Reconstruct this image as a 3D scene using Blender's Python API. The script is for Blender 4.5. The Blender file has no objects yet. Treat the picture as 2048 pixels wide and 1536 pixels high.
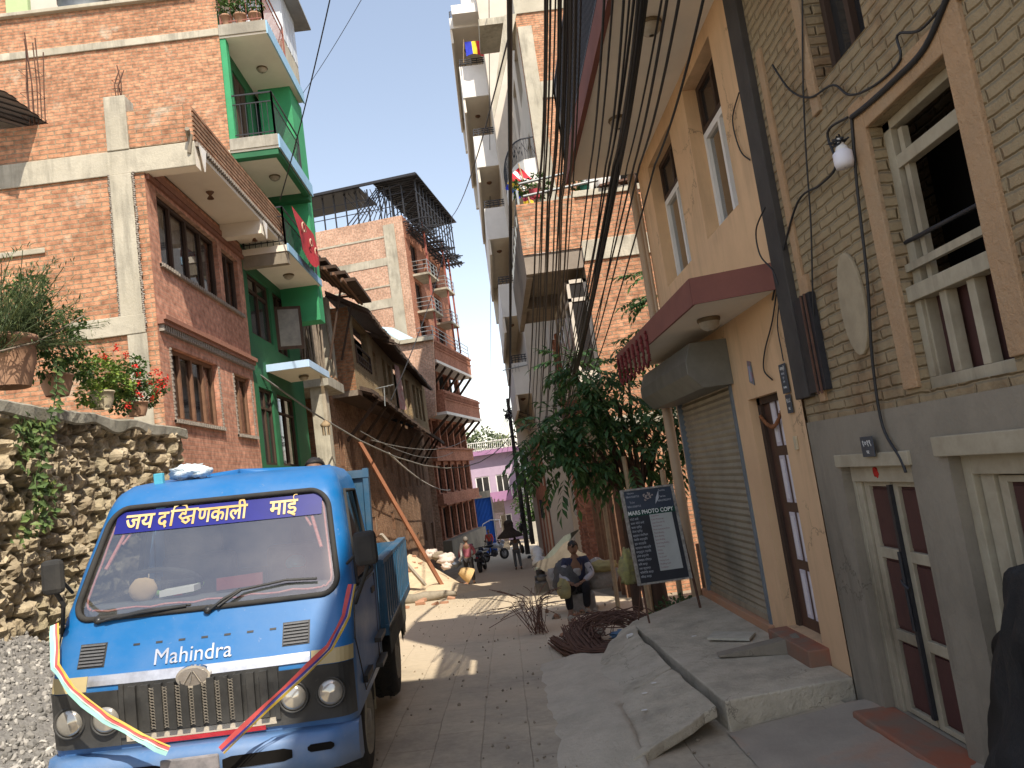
import bpy, bmesh, math, random
import numpy as np
from mathutils import Vector, Matrix, Euler, noise
S = bpy.context.scene
COL = S.collection
R = math.radians
# ---------------- camera, world, sun, exposure ----------------
F, PX0, PY0, VPX, VPY, ROLL, EYE = 1540.0, 1024.0, 768.0, 1000.0, 955.0, R(8.0), 1.7
_y = Vector((VPX-PX0, -(VPY-PY0), F)).normalized()
_z = Vector((-math.sin(ROLL), math.cos(ROLL), 0)); _z.z = -(_z.x*_y.x+_z.y*_y.y)/_y.z; _z.normalize()
_x = -_y.cross(_z)
RT, UP, FW = (Vector((_x[i], _y[i], _z[i])) for i in range(3))
EYEV = Vector((0, 0, EYE))
cam = bpy.data.cameras.new('camera'); camo = bpy.data.objects.new('camera', cam); COL.objects.link(camo)
cam.sensor_width = 36; cam.lens = 36*F/2048; cam.clip_start = .05; cam.clip_end = 5000
m = Matrix((RT, UP, -FW)).transposed().to_4x4(); m.translation = EYEV; camo.matrix_world = m
S.camera = camo
def ray(px, py): return RT*(px-PX0) - UP*(py-PY0) + FW*F
def AX(px, py, x): d = ray(px, py); return EYEV + d*(x/d.x)
def AY(px, py, y): d = ray(px, py); return EYEV + d*(y/d.y)
def AZ(px, py, z): d = ray(px, py); return EYEV + d*((z-EYE)/d.z)
SUND = Vector((-1, 2.0, -2.94)).normalized()
w = bpy.data.worlds.new('World'); S.world = w; w.use_nodes = True
nt = w.node_tree; sky = nt.nodes.new('ShaderNodeTexSky'); sky.sky_type = 'NISHITA'; sky.sun_disc = False
sky.sun_elevation = math.asin(-SUND.z); sky.sun_rotation = math.atan2(-SUND.x, -SUND.y)
sky.air_density = 1.15; sky.dust_density = 1.3; sky.ozone_density = 1.5; sky.altitude = 1300
bg = nt.nodes['Background']; bg.inputs[1].default_value = 0.15
hs = nt.nodes.new('ShaderNodeHueSaturation'); hs.inputs['Saturation'].default_value = 1.05; nt.links.new(sky.outputs[0], hs.inputs['Color'])
tm = nt.nodes.new('ShaderNodeMix'); tm.data_type = 'RGBA'; tm.blend_type = 'MULTIPLY'; tm.inputs[0].default_value = 1; tm.inputs[7].default_value = (1.5, 1.24, 1.07, 1)
ga = nt.nodes.new('ShaderNodeGamma'); ga.inputs[1].default_value = .76; nt.links.new(hs.outputs[0], ga.inputs[0]); nt.links.new(ga.outputs[0], tm.inputs[6]); nt.links.new(tm.outputs[2], bg.inputs[0])
sl = bpy.data.lights.new('sun', 'SUN'); slo = bpy.data.objects.new('sun', sl); COL.objects.link(slo)
sl.energy = 3.05; sl.angle = R(.5); sl.color = (1, .91, .77)
slo.rotation_euler = SUND.to_track_quat('-Z', 'Y').to_euler(); slo.location = (6, -8, 20)
S.view_settings.view_transform = 'Standard'; S.view_settings.look = 'None'
S.view_settings.exposure = 1.16; S.view_settings.gamma = 1
# ---------------- mesh builder ----------------
class MB:
    def __init__(s): s.v = []; s.f = []; s.m = []; s.sm = []
    def add(s, vs, fs, m=0, sm=False):
        o = len(s.v); s.v += [tuple(v) for v in vs]
        for f in fs: s.f.append(tuple(i+o for i in f)); s.m.append(m); s.sm.append(sm)
        return s
    def quad(s, a, b, c, d, m=0): return s.add([a, b, c, d], [(0, 1, 2, 3)], m)
    def box(s, x0, x1, y0, y1, z0, z1, m=0):
        return s.add([(x, y, z) for z in (z0, z1) for y in (y0, y1) for x in (x0, x1)],
              [(0,2,3,1),(4,5,7,6),(0,1,5,4),(2,6,7,3),(0,4,6,2),(1,3,7,5)], m)
    def obox(s, O, U, V, W, m=0):
        O, U, V, W = map(Vector, (O, U, V, W))
        vs = [O+U*a+V*b+W*c for c in (0, 1) for b in (0, 1) for a in (0, 1)]
        fs = [(0,2,3,1),(4,5,7,6),(0,1,5,4),(2,6,7,3),(0,4,6,2),(1,3,7,5)]
        if U.cross(V).dot(W) < 0: fs = [tuple(reversed(f)) for f in fs]
        return s.add(vs, fs, m)
    def bar(s, a, b, w, h=None, up=(0, 0, 1), m=0):
        a, b = Vector(a), Vector(b); d = b-a; h = h or w; up = Vector(up)
        if abs(d.normalized().dot(up)) > .98: up = Vector((0, 1, 0))
        u = d.cross(up).normalized(); v = u.cross(d).normalized()
        return s.obox(a-u*w/2-v*h/2, u*w, d, v*h, m)
    def prism(s, poly, ext, m=0):     # poly of 3D points, extruded by vector
        n = len(poly); e = Vector(ext); P = [Vector(p) for p in poly]
        nrm = Vector((0, 0, 0))
        for i in range(n): nrm += P[i].cross(P[(i+1) % n])
        if nrm.dot(e) > 0: P.reverse()
        s.add(P + [p+e for p in P], [tuple(range(n)), tuple(range(2*n-1, n-1, -1))] + [(i, i+n, (i+1) % n+n, (i+1) % n) for i in range(n)], m)
        return s
    def tube(s, pts, r, n=6, m=0, cap=True, sm=True):
        P = [Vector(p) for p in pts]; k = len(P); vs = []; fs = []; pu = None
        rr = r if isinstance(r, (list, tuple)) else [r]*k
        for i in range(k):
            d = (P[min(i+1, k-1)]-P[max(i-1, 0)]).normalized()
            if pu is None: pu = d.orthogonal().normalized()
            else:
                pu = (pu - d*pu.dot(d)); pu = pu.normalized() if pu.length > 1e-6 else d.orthogonal().normalized()
            q = d.cross(pu)
            for j in range(n):
                a = 2*math.pi*j/n; vs.append(P[i]+(pu*math.cos(a)+q*math.sin(a))*rr[i])
        for i in range(k-1):
            for j in range(n): fs.append((i*n+j, i*n+(j+1) % n, (i+1)*n+(j+1) % n, (i+1)*n+j))
        s.add(vs, fs, m, sm)
        if cap: s.add(vs[:n], [tuple(range(n-1, -1, -1))], m); s.add(vs[-n:], [tuple(range(n))], m)
        return s
    def lathe(s, c, prof, n=16, m=0, axis=(0, 0, 1), sm=True):    # prof: (r, h)
        c = Vector(c); ax = Vector(axis).normalized(); u = ax.orthogonal().normalized(); v = ax.cross(u)
        vs = []; fs = []; k = len(prof)
        for r, h in prof:
            for j in range(n): a = 2*math.pi*j/n; vs.append(c+ax*h+(u*math.cos(a)+v*math.sin(a))*max(r, 1e-4))
        for i in range(k-1):
            for j in range(n): fs.append((i*n+j, i*n+(j+1) % n, (i+1)*n+(j+1) % n, (i+1)*n+j))
        return s.add(vs, fs, m, sm)
    def blob(s, c, rx, ry, rz, seed=0, amp=.25, fr=2., nu=18, nv=12, m=0, flat=0, rot=None):
        c = Vector(c); vs = []; fs = []
        for i in range(nv+1):
            th = math.pi*i/nv
            for j in range(nu):
                ph = 2*math.pi*j/nu; d = Vector((math.sin(th)*math.cos(ph), math.sin(th)*math.sin(ph), math.cos(th)))
                k = 1+amp*noise.noise(d*fr+Vector((seed*3.7, seed, 0)))+amp*.4*noise.noise(d*fr*3+Vector((seed, 5, 0)))
                p = Vector((d.x*rx*k, d.y*ry*k, d.z*rz*k))
                if flat and p.z < -rz*flat: p.z = -rz*flat
                if rot: p = rot @ p
                vs.append(c+p)
        for i in range(nv):
            for j in range(nu): fs.append((i*nu+j, (i+1)*nu+j, (i+1)*nu+(j+1) % nu, i*nu+(j+1) % nu))
        return s.add(vs, fs, m, True)
    def wall(s, O, U, V, W, H, holes=(), t=.12, m=0, mr=None):
        # front face spanned by unit U (width W) and unit V (height H); holes (u0,u1,v0,v1); reveal depth t against the outward normal U x V
        O, U, V = Vector(O), Vector(U), Vector(V); N = U.cross(V).normalized(); mr = m if mr is None else mr
        us = sorted({0, W} | {min(max(x, 0), W) for h in holes for x in h[:2]}); vs = sorted({0, H} | {min(max(x, 0), H) for h in holes for x in h[2:4]})
        for a, b in zip(us, us[1:]):
            for c, d in zip(vs, vs[1:]):
                if b-a < 1e-5 or d-c < 1e-5: continue
                x, y = (a+b)/2, (c+d)/2
                if any(h[0] < x < h[1] and h[2] < y < h[3] for h in holes): continue
                s.quad(O+U*a+V*c, O+U*b+V*c, O+U*b+V*d, O+U*a+V*d, m)
        for a, b, c, d in holes:
            q = [O+U*a+V*c, O+U*b+V*c, O+U*b+V*d, O+U*a+V*d]
            for i in range(4): s.quad(q[i], q[(i+1) % 4], q[(i+1) % 4]-N*t, q[i]-N*t, mr)
        return s
# ---------------- objects ----------------
WM = {}
def _mk(name, mb, mats, parent, world):
    me = bpy.data.meshes.new(name)
    V = mb.v
    if parent is not None and world:
        inv = WM[parent].inverted(); V = [tuple(inv @ Vector(v)) for v in V]
    me.from_pydata(V, [], mb.f)
    for mt in (mats if isinstance(mats, (list, tuple)) else [mats]): me.materials.append(mt)
    me.polygons.foreach_set('material_index', mb.m); me.polygons.foreach_set('use_smooth', mb.sm); me.update()
    return me
def root_of(p): return p if p is None or p.parent is None else p.parent
SPLIT = set('column balcony_beam balcony_wing shutter_rail bumper_slot brick_pier wheel_arch concrete_band drain_pipe bamboo_prop eave_strut timber_strut steel_post drain_spout pendant_tile translucent_panel plaster_margin iron_bar roof_strut brick_band roof_sheet window_sill_trim tinsel_trim timber_frame concrete_frame loose_frame cross_arm cornice_band mesh_inserts vent_slot panel_frames drop_beam bamboo_fence_pole chrome_trim door_trim cab_step frame_post clothes_rail plank hanging_bundle bracket leg steel_rod window_trim smooth_panel grip_wrap balcony_slab water_pipe swirl_pattern concrete_bracket shop_front_timber louvre_set parapet rear_volume rubble_part'.split())
def clusters(mb, gap=.004):
    par = list(range(len(mb.v)))
    def fd(i):
        while par[i] != i: par[i] = par[par[i]]; i = par[i]
        return i
    for f in mb.f:
        a = fd(f[0])
        for k in f[1:]: par[fd(k)] = a
    comp = {}
    for fi, f in enumerate(mb.f): comp.setdefault(fd(f[0]), []).append(fi)
    C = []
    for fs in comp.values():
        P = [mb.v[i] for fi in fs for i in mb.f[fi]]; C.append([[min(p[k] for p in P)-gap for k in range(3)], [max(p[k] for p in P)+gap for k in range(3)], fs])
    ch = len(C) < 900
    while ch:
        ch = False; out = []
        for c in C:
            for o in out:
                if all(c[0][k] <= o[1][k] and o[0][k] <= c[1][k] for k in range(3)):
                    o[0] = [min(a, b) for a, b in zip(o[0], c[0])]; o[1] = [max(a, b) for a, b in zip(o[1], c[1])]; o[2] = o[2]+c[2]; ch = True; break
            else: out.append(c)
        C = out
    return [c[2] for c in C]
def obj(name, mb, mats, parent=None, world=True, bevel=0, label=None):
    if parent is not None and name in SPLIT:
        cl = clusters(mb)
        if 1 < len(cl) <= 60:
            first = None
            for fs in cl:
                q = MB(); mp = {}
                for fi in fs:
                    for i in mb.f[fi]:
                        if i not in mp: mp[i] = len(q.v); q.v.append(mb.v[i])
                    q.f.append(tuple(mp[i] for i in mb.f[fi])); q.m.append(mb.m[fi]); q.sm.append(mb.sm[fi])
                o = obj1(name, q, mats, parent, world, bevel, label); first = first or o
            return first
    return obj1(name, mb, mats, parent, world, bevel, label)
def obj1(name, mb, mats, parent=None, world=True, bevel=0, label=None):
    ref = parent
    me = _mk(name, mb, mats, ref, world)
    o = bpy.data.objects.new(name, me); COL.objects.link(o)
    if parent is not None: o.parent = parent; WM[o] = WM[parent].copy()
    else: WM[o] = Matrix()
    if bevel:
        b = o.modifiers.new('bevel', 'BEVEL'); b.width = bevel; b.segments = 2; b.limit_method = 'ANGLE'; b.angle_limit = R(40)
    if label: o['label'] = label
    return o
def thing(name, label, cat, loc=(0, 0, 0), rot=(0, 0, 0), group=None):
    o = bpy.data.objects.new(name, None); COL.objects.link(o); o.empty_display_size = .2
    o.location = loc; o.rotation_euler = rot; o['label'] = label; o['category'] = cat
    if group: o['group'] = group
    WM[o] = Matrix.Translation(Vector(loc)) @ Euler(rot).to_matrix().to_4x4()
    return o
def tag(o, label, cat, group=None, kind=None):
    o['label'] = label; o['category'] = cat
    if group: o['group'] = group
    if kind: o['kind'] = kind
    return o
def struct(o, kind='structure', label=None, cat=None):
    o['kind'] = kind
    if label: o['label'] = label
    if cat: o['category'] = cat
    return o
# ---------------- materials ----------------
def newmat(name):
    mt = bpy.data.materials.new(name); mt.use_nodes = True; n = mt.node_tree
    return mt, n, n.nodes, n.links, n.nodes['Principled BSDF']
def nz(N, L, vec, scale, detail=4, rough=.55):
    t = N.new('ShaderNodeTexNoise'); t.inputs['Scale'].default_value = scale; t.inputs['Detail'].default_value = detail
    t.inputs['Roughness'].default_value = rough
    if vec is not None: L.new(vec, t.inputs['Vector'])
    return t
def ramp(N, L, fac, pts):
    r = N.new('ShaderNodeValToRGB'); e = r.color_ramp.elements
    while len(e) < len(pts): e.new(.5)
    for i, (p, c) in enumerate(pts): e[i].position = p; e[i].color = (*c, 1) if len(c) == 3 else c
    L.new(fac, r.inputs[0]); return r
def mixc(N, L, fac, a, b, mode='MIX'):
    x = N.new('ShaderNodeMix'); x.data_type = 'RGBA'; x.blend_type = mode
    for k, val in ((0, fac), (6, a), (7, b)):
        if hasattr(val, 'is_linked') or hasattr(val, 'links'): L.new(val, x.inputs[k])
        elif k == 0: x.inputs[0].default_value = val
        else: x.inputs[k].default_value = (*val, 1)
    return x.outputs[2]
def bump(N, L, B, h, strength=.5, dist=.01):
    b = N.new('ShaderNodeBump'); b.inputs['Strength'].default_value = strength; b.inputs['Distance'].default_value = dist
    L.new(h, b.inputs['Height']); L.new(b.outputs[0], B.inputs['Normal'])
def sc(c, k): return tuple(min(1, x*k) for x in c)
_mc = {}
def rough(name, c, c2=None, scale=6, r=.85, bmp=.4, bs=None, bd=.01, metal=0, stain=None, spec=.3, stretch=None, crack=0, streak=0):
    """mottled surface: two colours blended by noise, fine bump, optional stain colour in patches"""
    if name in _mc: return _mc[name]
    mt, n, N, L, B = newmat(name); tc = N.new('ShaderNodeTexCoord'); vec = tc.outputs['Object']
    if stretch:
        mp = N.new('ShaderNodeMapping'); mp.inputs['Scale'].default_value = stretch; L.new(vec, mp.inputs[0]); vec = mp.outputs[0]
    c2 = c2 or sc(c, .7)
    a = nz(N, L, vec, scale, 6, .65); rr = ramp(N, L, a.outputs[0], [(.32, c2), (.66, c)])
    out = rr.outputs[0]
    if stain:
        s2 = nz(N, L, vec, scale*.25, 5, .7); st = ramp(N, L, s2.outputs[0], [(.5, (0, 0, 0)), (.68, (1, 1, 1))])
        out = mixc(N, L, st.outputs[0], out, stain)
    if streak:
        m2 = N.new('ShaderNodeMapping'); m2.inputs['Scale'].default_value = (1, 1, .12); L.new(tc.outputs['Object'], m2.inputs[0]); s3 = nz(N, L, m2.outputs[0], 7, 6, .7); s4 = nz(N, L, tc.outputs['Object'], .9, 3)
        ml = N.new('ShaderNodeMath'); ml.operation = 'MULTIPLY'; L.new(s3.outputs[0], ml.inputs[0]); L.new(s4.outputs[0], ml.inputs[1]); sr = ramp(N, L, ml.outputs[0], [(.24, (0, 0, 0)), (.36, (streak, streak, streak))]); out = mixc(N, L, sr.outputs[0], out, sc(c, .45))
    if crack:
        wv = nz(N, L, tc.outputs['Object'], 2.5, 5, .7); av = N.new('ShaderNodeVectorMath'); av.operation = 'MULTIPLY_ADD'; L.new(wv.outputs['Color'], av.inputs[0]); av.inputs[1].default_value = (.5, .5, .5); L.new(tc.outputs['Object'], av.inputs[2])
        vo = N.new('ShaderNodeTexVoronoi'); vo.feature = 'DISTANCE_TO_EDGE'; vo.inputs['Scale'].default_value = crack; L.new(av.outputs[0], vo.inputs['Vector']); cr = ramp(N, L, vo.outputs[0], [(.0, (1, 1, 1)), (.009, (0, 0, 0))])
        cm = nz(N, L, tc.outputs['Object'], .8, 3); c2_ = ramp(N, L, cm.outputs[0], [(.52, (0, 0, 0)), (.56, (.8, .8, .8))]); ml = N.new('ShaderNodeMath'); ml.operation = 'MULTIPLY'; L.new(cr.outputs[0], ml.inputs[0]); L.new(c2_.outputs[0], ml.inputs[1]); out = mixc(N, L, ml.outputs[0], out, sc(c, .3))
    L.new(out, B.inputs['Base Color']); B.inputs['Roughness'].default_value = r; B.inputs['Metallic'].default_value = metal
    B.inputs['Specular IOR Level'].default_value = spec
    if bmp:
        b = nz(N, L, vec, bs or scale*6, 5, .7); bump(N, L, B, b.outputs[0], bmp, bd)
    _mc[name] = mt; return mt
def uvn(N, L):
    """wall coordinates: (along wall, height) chosen by the face normal"""
    tc = N.new('ShaderNodeTexCoord'); sp = N.new('ShaderNodeSeparateXYZ'); L.new(tc.outputs['Object'], sp.inputs[0])
    sn = N.new('ShaderNodeSeparateXYZ'); L.new(tc.outputs['Normal'], sn.inputs[0])
    ab = N.new('ShaderNodeMath'); ab.operation = 'ABSOLUTE'; L.new(sn.outputs[0], ab.inputs[0])
    gt = N.new('ShaderNodeMath'); gt.operation = 'GREATER_THAN'; gt.inputs[1].default_value = .7; L.new(ab.outputs[0], gt.inputs[0])
    mx = N.new('ShaderNodeMix'); mx.data_type = 'FLOAT'; L.new(gt.outputs[0], mx.inputs[0]); L.new(sp.outputs[0], mx.inputs[2]); L.new(sp.outputs[1], mx.inputs[3])
    cb = N.new('ShaderNodeCombineXYZ'); L.new(mx.outputs[0], cb.inputs[0]); L.new(sp.outputs[2], cb.inputs[1])
    return cb.outputs[0], tc.outputs['Object']
def brick(name, c1, c2, mortar, bw=.24, rh=.075, ms=.009, plaster=None, pth=(.56, .66), wob=.02, dirt=.55, bd=.012, dark=None, smo=.25):
    if name in _mc: return _mc[name]
    mt, n, N, L, B = newmat(name); uv, ob = uvn(N, L)
    wn = nz(N, L, ob, 3.2, 3); ad = N.new('ShaderNodeVectorMath'); ad.operation = 'MULTIPLY_ADD'
    L.new(wn.outputs['Color'], ad.inputs[0]); ad.inputs[1].default_value = (wob*2.5, wob, 0); L.new(uv, ad.inputs[2])
    wn2 = nz(N, L, ob, 16, 3); a2 = N.new('ShaderNodeVectorMath'); a2.operation = 'MULTIPLY_ADD'
    L.new(wn2.outputs['Color'], a2.inputs[0]); a2.inputs[1].default_value = (.014, .014, 0); L.new(ad.outputs[0], a2.inputs[2])
    b = N.new('ShaderNodeTexBrick'); L.new(a2.outputs[0], b.inputs['Vector']); b.inputs['Scale'].default_value = 1
    b.inputs['Brick Width'].default_value = bw; b.inputs['Row Height'].default_value = rh; b.inputs['Mortar Size'].default_value = ms
    b.inputs['Mortar Smooth'].default_value = smo; b.inputs['Bias'].default_value = -.1
    b.inputs['Color1'].default_value = (*c1, 1); b.inputs['Color2'].default_value = (*c2, 1); b.inputs['Mortar'].default_value = (*mortar, 1)
    v = nz(N, L, ob, 9, 4); vr = ramp(N, L, v.outputs[0], [(.3, (.58, .54, .52)), (.7, (1.2, 1.16, 1.12))])
    col = mixc(N, L, 1, b.outputs[0], vr.outputs[0], 'MULTIPLY')
    d = nz(N, L, ob, .7, 6, .7); dr = ramp(N, L, d.outputs[0], [(.38, (dirt, dirt*.96, dirt*.92)), (.6, (1, 1, 1))])
    col = mixc(N, L, .6, col, dr.outputs[0], 'MULTIPLY'); hfac = b.outputs['Fac']
    inv = N.new('ShaderNodeMath'); inv.operation = 'MULTIPLY_ADD'; inv.inputs[1].default_value = -1; inv.inputs[2].default_value = 1; L.new(hfac, inv.inputs[0])
    h = inv.outputs[0]
    fn = nz(N, L, ob, 45, 4, .7); hh = N.new('ShaderNodeMath'); hh.operation = 'MULTIPLY_ADD'; hh.inputs[1].default_value = .45
    L.new(fn.outputs[0], hh.inputs[0]); L.new(h, hh.inputs[2])
    if plaster:
        p = nz(N, L, ob, 1.1, 8, .68); pr = ramp(N, L, p.outputs[0], [(pth[0], (0, 0, 0)), (pth[1], (1, 1, 1))])
        pv = mixc(N, L, v.outputs[0], sc(plaster, .78), sc(plaster, 1.15)); col = mixc(N, L, pr.outputs[0], col, pv)
    L.new(col, B.inputs['Base Color']); B.inputs['Roughness'].default_value = .92; B.inputs['Specular IOR Level'].default_value = .15
    bump(N, L, B, hh.outputs[0], .9, bd)
    _mc[name] = mt; return mt
def plain(name, c, r=.5, metal=0, spec=.5, coat=0, emit=0, alpha=1, trans=0):
    if name in _mc: return _mc[name]
    mt, n, N, L, B = newmat(name); B.inputs['Roughness'].default_value = r; B.inputs['Metallic'].default_value = metal
    B.inputs['Specular IOR Level'].default_value = spec; B.inputs['Coat Weight'].default_value = coat; B.inputs['Coat Roughness'].default_value = .12
    tc = N.new('ShaderNodeTexCoord'); a = nz(N, L, tc.outputs['Object'], 7, 5, .6)
    rr = ramp(N, L, a.outputs[0], [(.3, sc(c, .86)), (.7, sc(c, 1.08))]); L.new(rr.outputs[0], B.inputs['Base Color'])
    if trans: B.inputs['Transmission Weight'].default_value = trans
    _mc[name] = mt; return mt
ORANGE = brick('brick_orange', (.69, .37, .225), (.49, .25, .155), (.42, .33, .23), rh=.07, ms=.009, plaster=(.55, .48, .37), pth=(.57, .70), wob=.035, bd=.03)
FACING = brick('brick_facing_pink', (.62, .33, .235), (.54, .28, .2), (.54, .36, .28), rh=.066, ms=.006, wob=.006, bd=.006)
TOWERB = brick('brick_tower', (.74, .45, .32), (.62, .36, .255), (.66, .57, .47), rh=.07, ms=.012, plaster=(.5, .44, .38), pth=(.7, .8))
TOWERF = brick('brick_tower_red', (.52, .25, .17), (.47, .22, .15), (.42, .25, .19), rh=.07, ms=.006, wob=.005)
OLDB = brick('brick_old_brown', (.40, .23, .145), (.33, .185, .12), (.33, .25, .175), rh=.065, ms=.012, plaster=(.3, .23, .165), pth=(.6, .7), dirt=.45)
MUDB = brick('brick_mud_plastered', (.38, .245, .14), (.30, .2, .115), (.31, .23, .14), rh=.066, ms=.014, plaster=(.34, .26, .155), pth=(.33, .52), wob=.03, bd=.022, dirt=.6, smo=1.0)
CONC = rough('concrete_raw', (.46, .43, .36), (.31, .29, .24), 3, .92, .5, 30, .012, stain=(.25, .23, .19), streak=.6)
CONCL = rough('concrete_pale', (.56, .52, .42), (.38, .35, .28), 3, .92, .5, 26, .015, stain=(.33, .3, .23), streak=.7)
CEMENT = rough('cement_grey_plaster', (.31, .268, .205), (.21, .182, .14), 1.8, .9, .5, 22, .012, stain=(.18, .152, .115), crack=1.1, streak=.6)
SOFFIT = rough('soffit_cream', (.8, .74, .63), (.72, .66, .56), 1.5, .85, .1)
YELLOW = rough('plaster_peach', (.72, .48, .275), (.61, .40, .23), 1.0, .85, .2, 30, .006, stain=(.56, .37, .22), crack=.9, streak=.3)
WHITEP = rough('paint_white', (.8, .78, .74), (.7, .68, .64), 1.4, .8, .1)
CREAMP = rough('paint_cream', (.62, .56, .48), (.52, .47, .4), 1.2, .85, .15)
GREENP = rough('paint_green_shaded', (.028, .15, .065), (.022, .11, .05), 1.5, .7, .1)  # green darkened in the colour for the house's shaded faces
GREENF = rough('paint_green_sunlit', (.05, .34, .15), (.045, .27, .12), 1.5, .7, .1)  # same green lightened in the colour for the sunlit wing
BLUEP = rough('paint_sky_blue', (.3, .5, .68), (.24, .42, .58), 3, .7, .1)
WOODD = rough('wood_dark', (.075, .045, .03), (.045, .028, .02), 9, .75, .5, 50, .006, stretch=(1, 1, .15))
WOODM = rough('wood_brown', (.22, .12, .07), (.15, .08, .05), 9, .7, .4, 50, .006)
WOODG = rough('wood_weathered', (.27, .22, .17), (.16, .13, .1), 8, .85, .6, 40, .006)
BAMBOO = rough('bamboo', (.4, .3, .18), (.28, .2, .12), 9, .75, .3)
BLACKM = rough('metal_black', (.035, .035, .04), (.022, .022, .026), 10, .5, .2, metal=.3, spec=.5)
RUST = rough('rusty_steel', (.17, .09, .06), (.1, .055, .042), 12, .85, .5, 60, .004, metal=.2)
GLASSD = rough('window_glass_dark', (.035, .035, .035), (.02, .02, .022), 2, .12, 0, spec=.6)
VOID = plain('dark_interior', (.012, .011, .01), .95, spec=.05)  # near-black colour stands for the shade inside rooms and slots
CURTAIN = rough('curtain_cloth', (.42, .36, .32), (.22, .15, .14), 11, .9, .3, 20, .01, stretch=(4, 4, .6))
STEELG = rough('galvanised_sheet', (.35, .37, .37), (.25, .27, .27), 3, .5, .15, metal=.5, spec=.5)
WIRE = plain('cable_black', (.018, .018, .019), .55)
TINROOF = rough('tin_roof_grey', (.12, .12, .125), (.08, .08, .085), 3, .6, .2, metal=.3)
CLAYP = rough('terracotta', (.42, .25, .16), (.33, .19, .12), 5, .85, .2)
TILEOLD = rough('old_roof_tiles', (.12, .085, .065), (.07, .05, .04), 14, .9, .8, 30, .03)
# ---------------- ground profile ----------------
_PY = [-30, 0, 4, 6.5, 10, 16, 22, 27, 33, 42, 60, 80, 150, 400]
_PZ = [.3, -.02, -.08, -.14, -.33, -.8, -1.35, -1.78, -2.2, -2.65, -3.55, -4.5, -6.5, -8]
def gz(x, y):
    z = float(np.interp(y, _PY, _PZ))
    k = max(0, min(1, (30-y)/15))
    z += -.055*max(-3.5, min(x, 1.3))*k
    if x > 1.3 and y < 6: z += (min(x, 2.3)-1.3)*.09
    return z
X_, Y_, Z_ = Vector((1, 0, 0)), Vector((0, 1, 0)), Vector((0, 0, 1))
def window(parent, O, U, w, h, mat, n=2, trans=None, fw=.05, rec=.07, dep=.06, pane=GLASSD, curtain=None, name='window', label=None, gap=()):
    O, U = Vector(O), Vector(U); V = Z_; N = U.cross(V)
    b = MB(); o = O-N*rec
    def bar(u0, u1, v0, v1, t=0): b.obox(o+U*u0+V*v0+N*t, U*(u1-u0), V*(v1-v0), -N*dep)
    bar(0, w, 0, fw); bar(0, w, h-fw, h); bar(0, fw, fw, h-fw); bar(w-fw, w, fw, h-fw)
    for i in range(1, n):
        u = w*i/n; bar(u-fw*.45, u+fw*.45, fw, h-fw, .003)
    if trans: bar(fw, w-fw, h*trans-fw*.4, h*trans+fw*.4, .006)
    fr = obj(name, b, mat, parent, label=label)
    p = MB(); q = o-N*dep*.6
    p.quad(q, q+U*w, q+U*w+V*h, q+V*h); obj('pane', p, pane, fr)
    if curtain:
        c = MB(); q = o-N*(dep+.05)
        for i in range(n):
            if i in gap: continue
            u0 = w*i/n+.04; k = 12; ww = w/n-.08
            vs = [q+U*(u0+ww*j/k)+V*z-N*(.015*math.sin(j*2.4+i)) for z in (0.03, h*.93) for j in range(k+1)]
            c.add(vs, [(j, j+1, j+k+2, j+k+1) for j in range(k)], 0, True)
        obj('curtain', c, curtain, fr)
    return fr
def frost(t): return rough('curtain_'+t, dict(a=(.5, .46, .42), b=(.4, .2, .2))[t], (.25, .2, .2), 14, .9, .1)
GLASSW = None
def clearglass(name, tint=(.55, .58, .58), r=.06, mixf=.35):
    mt, n, N, L, B = newmat(name); out = N['Material Output']; tr = N.new('ShaderNodeBsdfTransparent'); tr.inputs[0].default_value = (*tint, 1)
    g = N.new('ShaderNodeBsdfGlossy'); g.inputs['Roughness'].default_value = r; g.inputs[0].default_value = (.9, .9, .9, 1)
    fr = N.new('ShaderNodeFresnel'); fr.inputs[0].default_value = 1.5; ad = N.new('ShaderNodeMath'); ad.operation = 'ADD'; ad.inputs[1].default_value = mixf
    L.new(fr.outputs[0], ad.inputs[0]); ad.use_clamp = True
    mx = N.new('ShaderNodeMixShader'); L.new(ad.outputs[0], mx.inputs[0]); L.new(tr.outputs[0], mx.inputs[1]); L.new(g.outputs[0], mx.inputs[2]); L.new(mx.outputs[0], out.inputs[0])
    return mt
GLASSW = clearglass('window_glass_clear', (.5, .5, .5), .03, .12)
def leafmat(name, c, tr=.25):
    mt, n, N, L, B = newmat(name); g = N.new('ShaderNodeNewGeometry'); rr = ramp(N, L, g.outputs['Random Per Island'], [(0, sc(c, .55)), (.6, c), (1, (c[0]*1.7, c[1]*1.35, c[2]*1.1))])
    L.new(rr.outputs[0], B.inputs['Base Color']); B.inputs['Roughness'].default_value = .55; B.inputs['Specular IOR Level'].default_value = .35
    out = N['Material Output']; t = N.new('ShaderNodeBsdfTranslucent'); L.new(rr.outputs[0], t.inputs[0]); mx = N.new('ShaderNodeMixShader'); mx.inputs[0].default_value = tr
    L.new(B.outputs[0], mx.inputs[1]); L.new(t.outputs[0], mx.inputs[2]); L.new(mx.outputs[0], out.inputs[0]); return mt
LEAF = leafmat('leaf_green', (.06, .125, .03)); LEAFD = leafmat('leaf_dark', (.055, .125, .042), .35); LEAFY = leafmat('leaf_light', (.16, .26, .05)); LEAFG = leafmat('leaf_grey_green', (.12, .17, .075))
PETAL = leafmat('petal_red', (.7, .035, .03))
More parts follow.
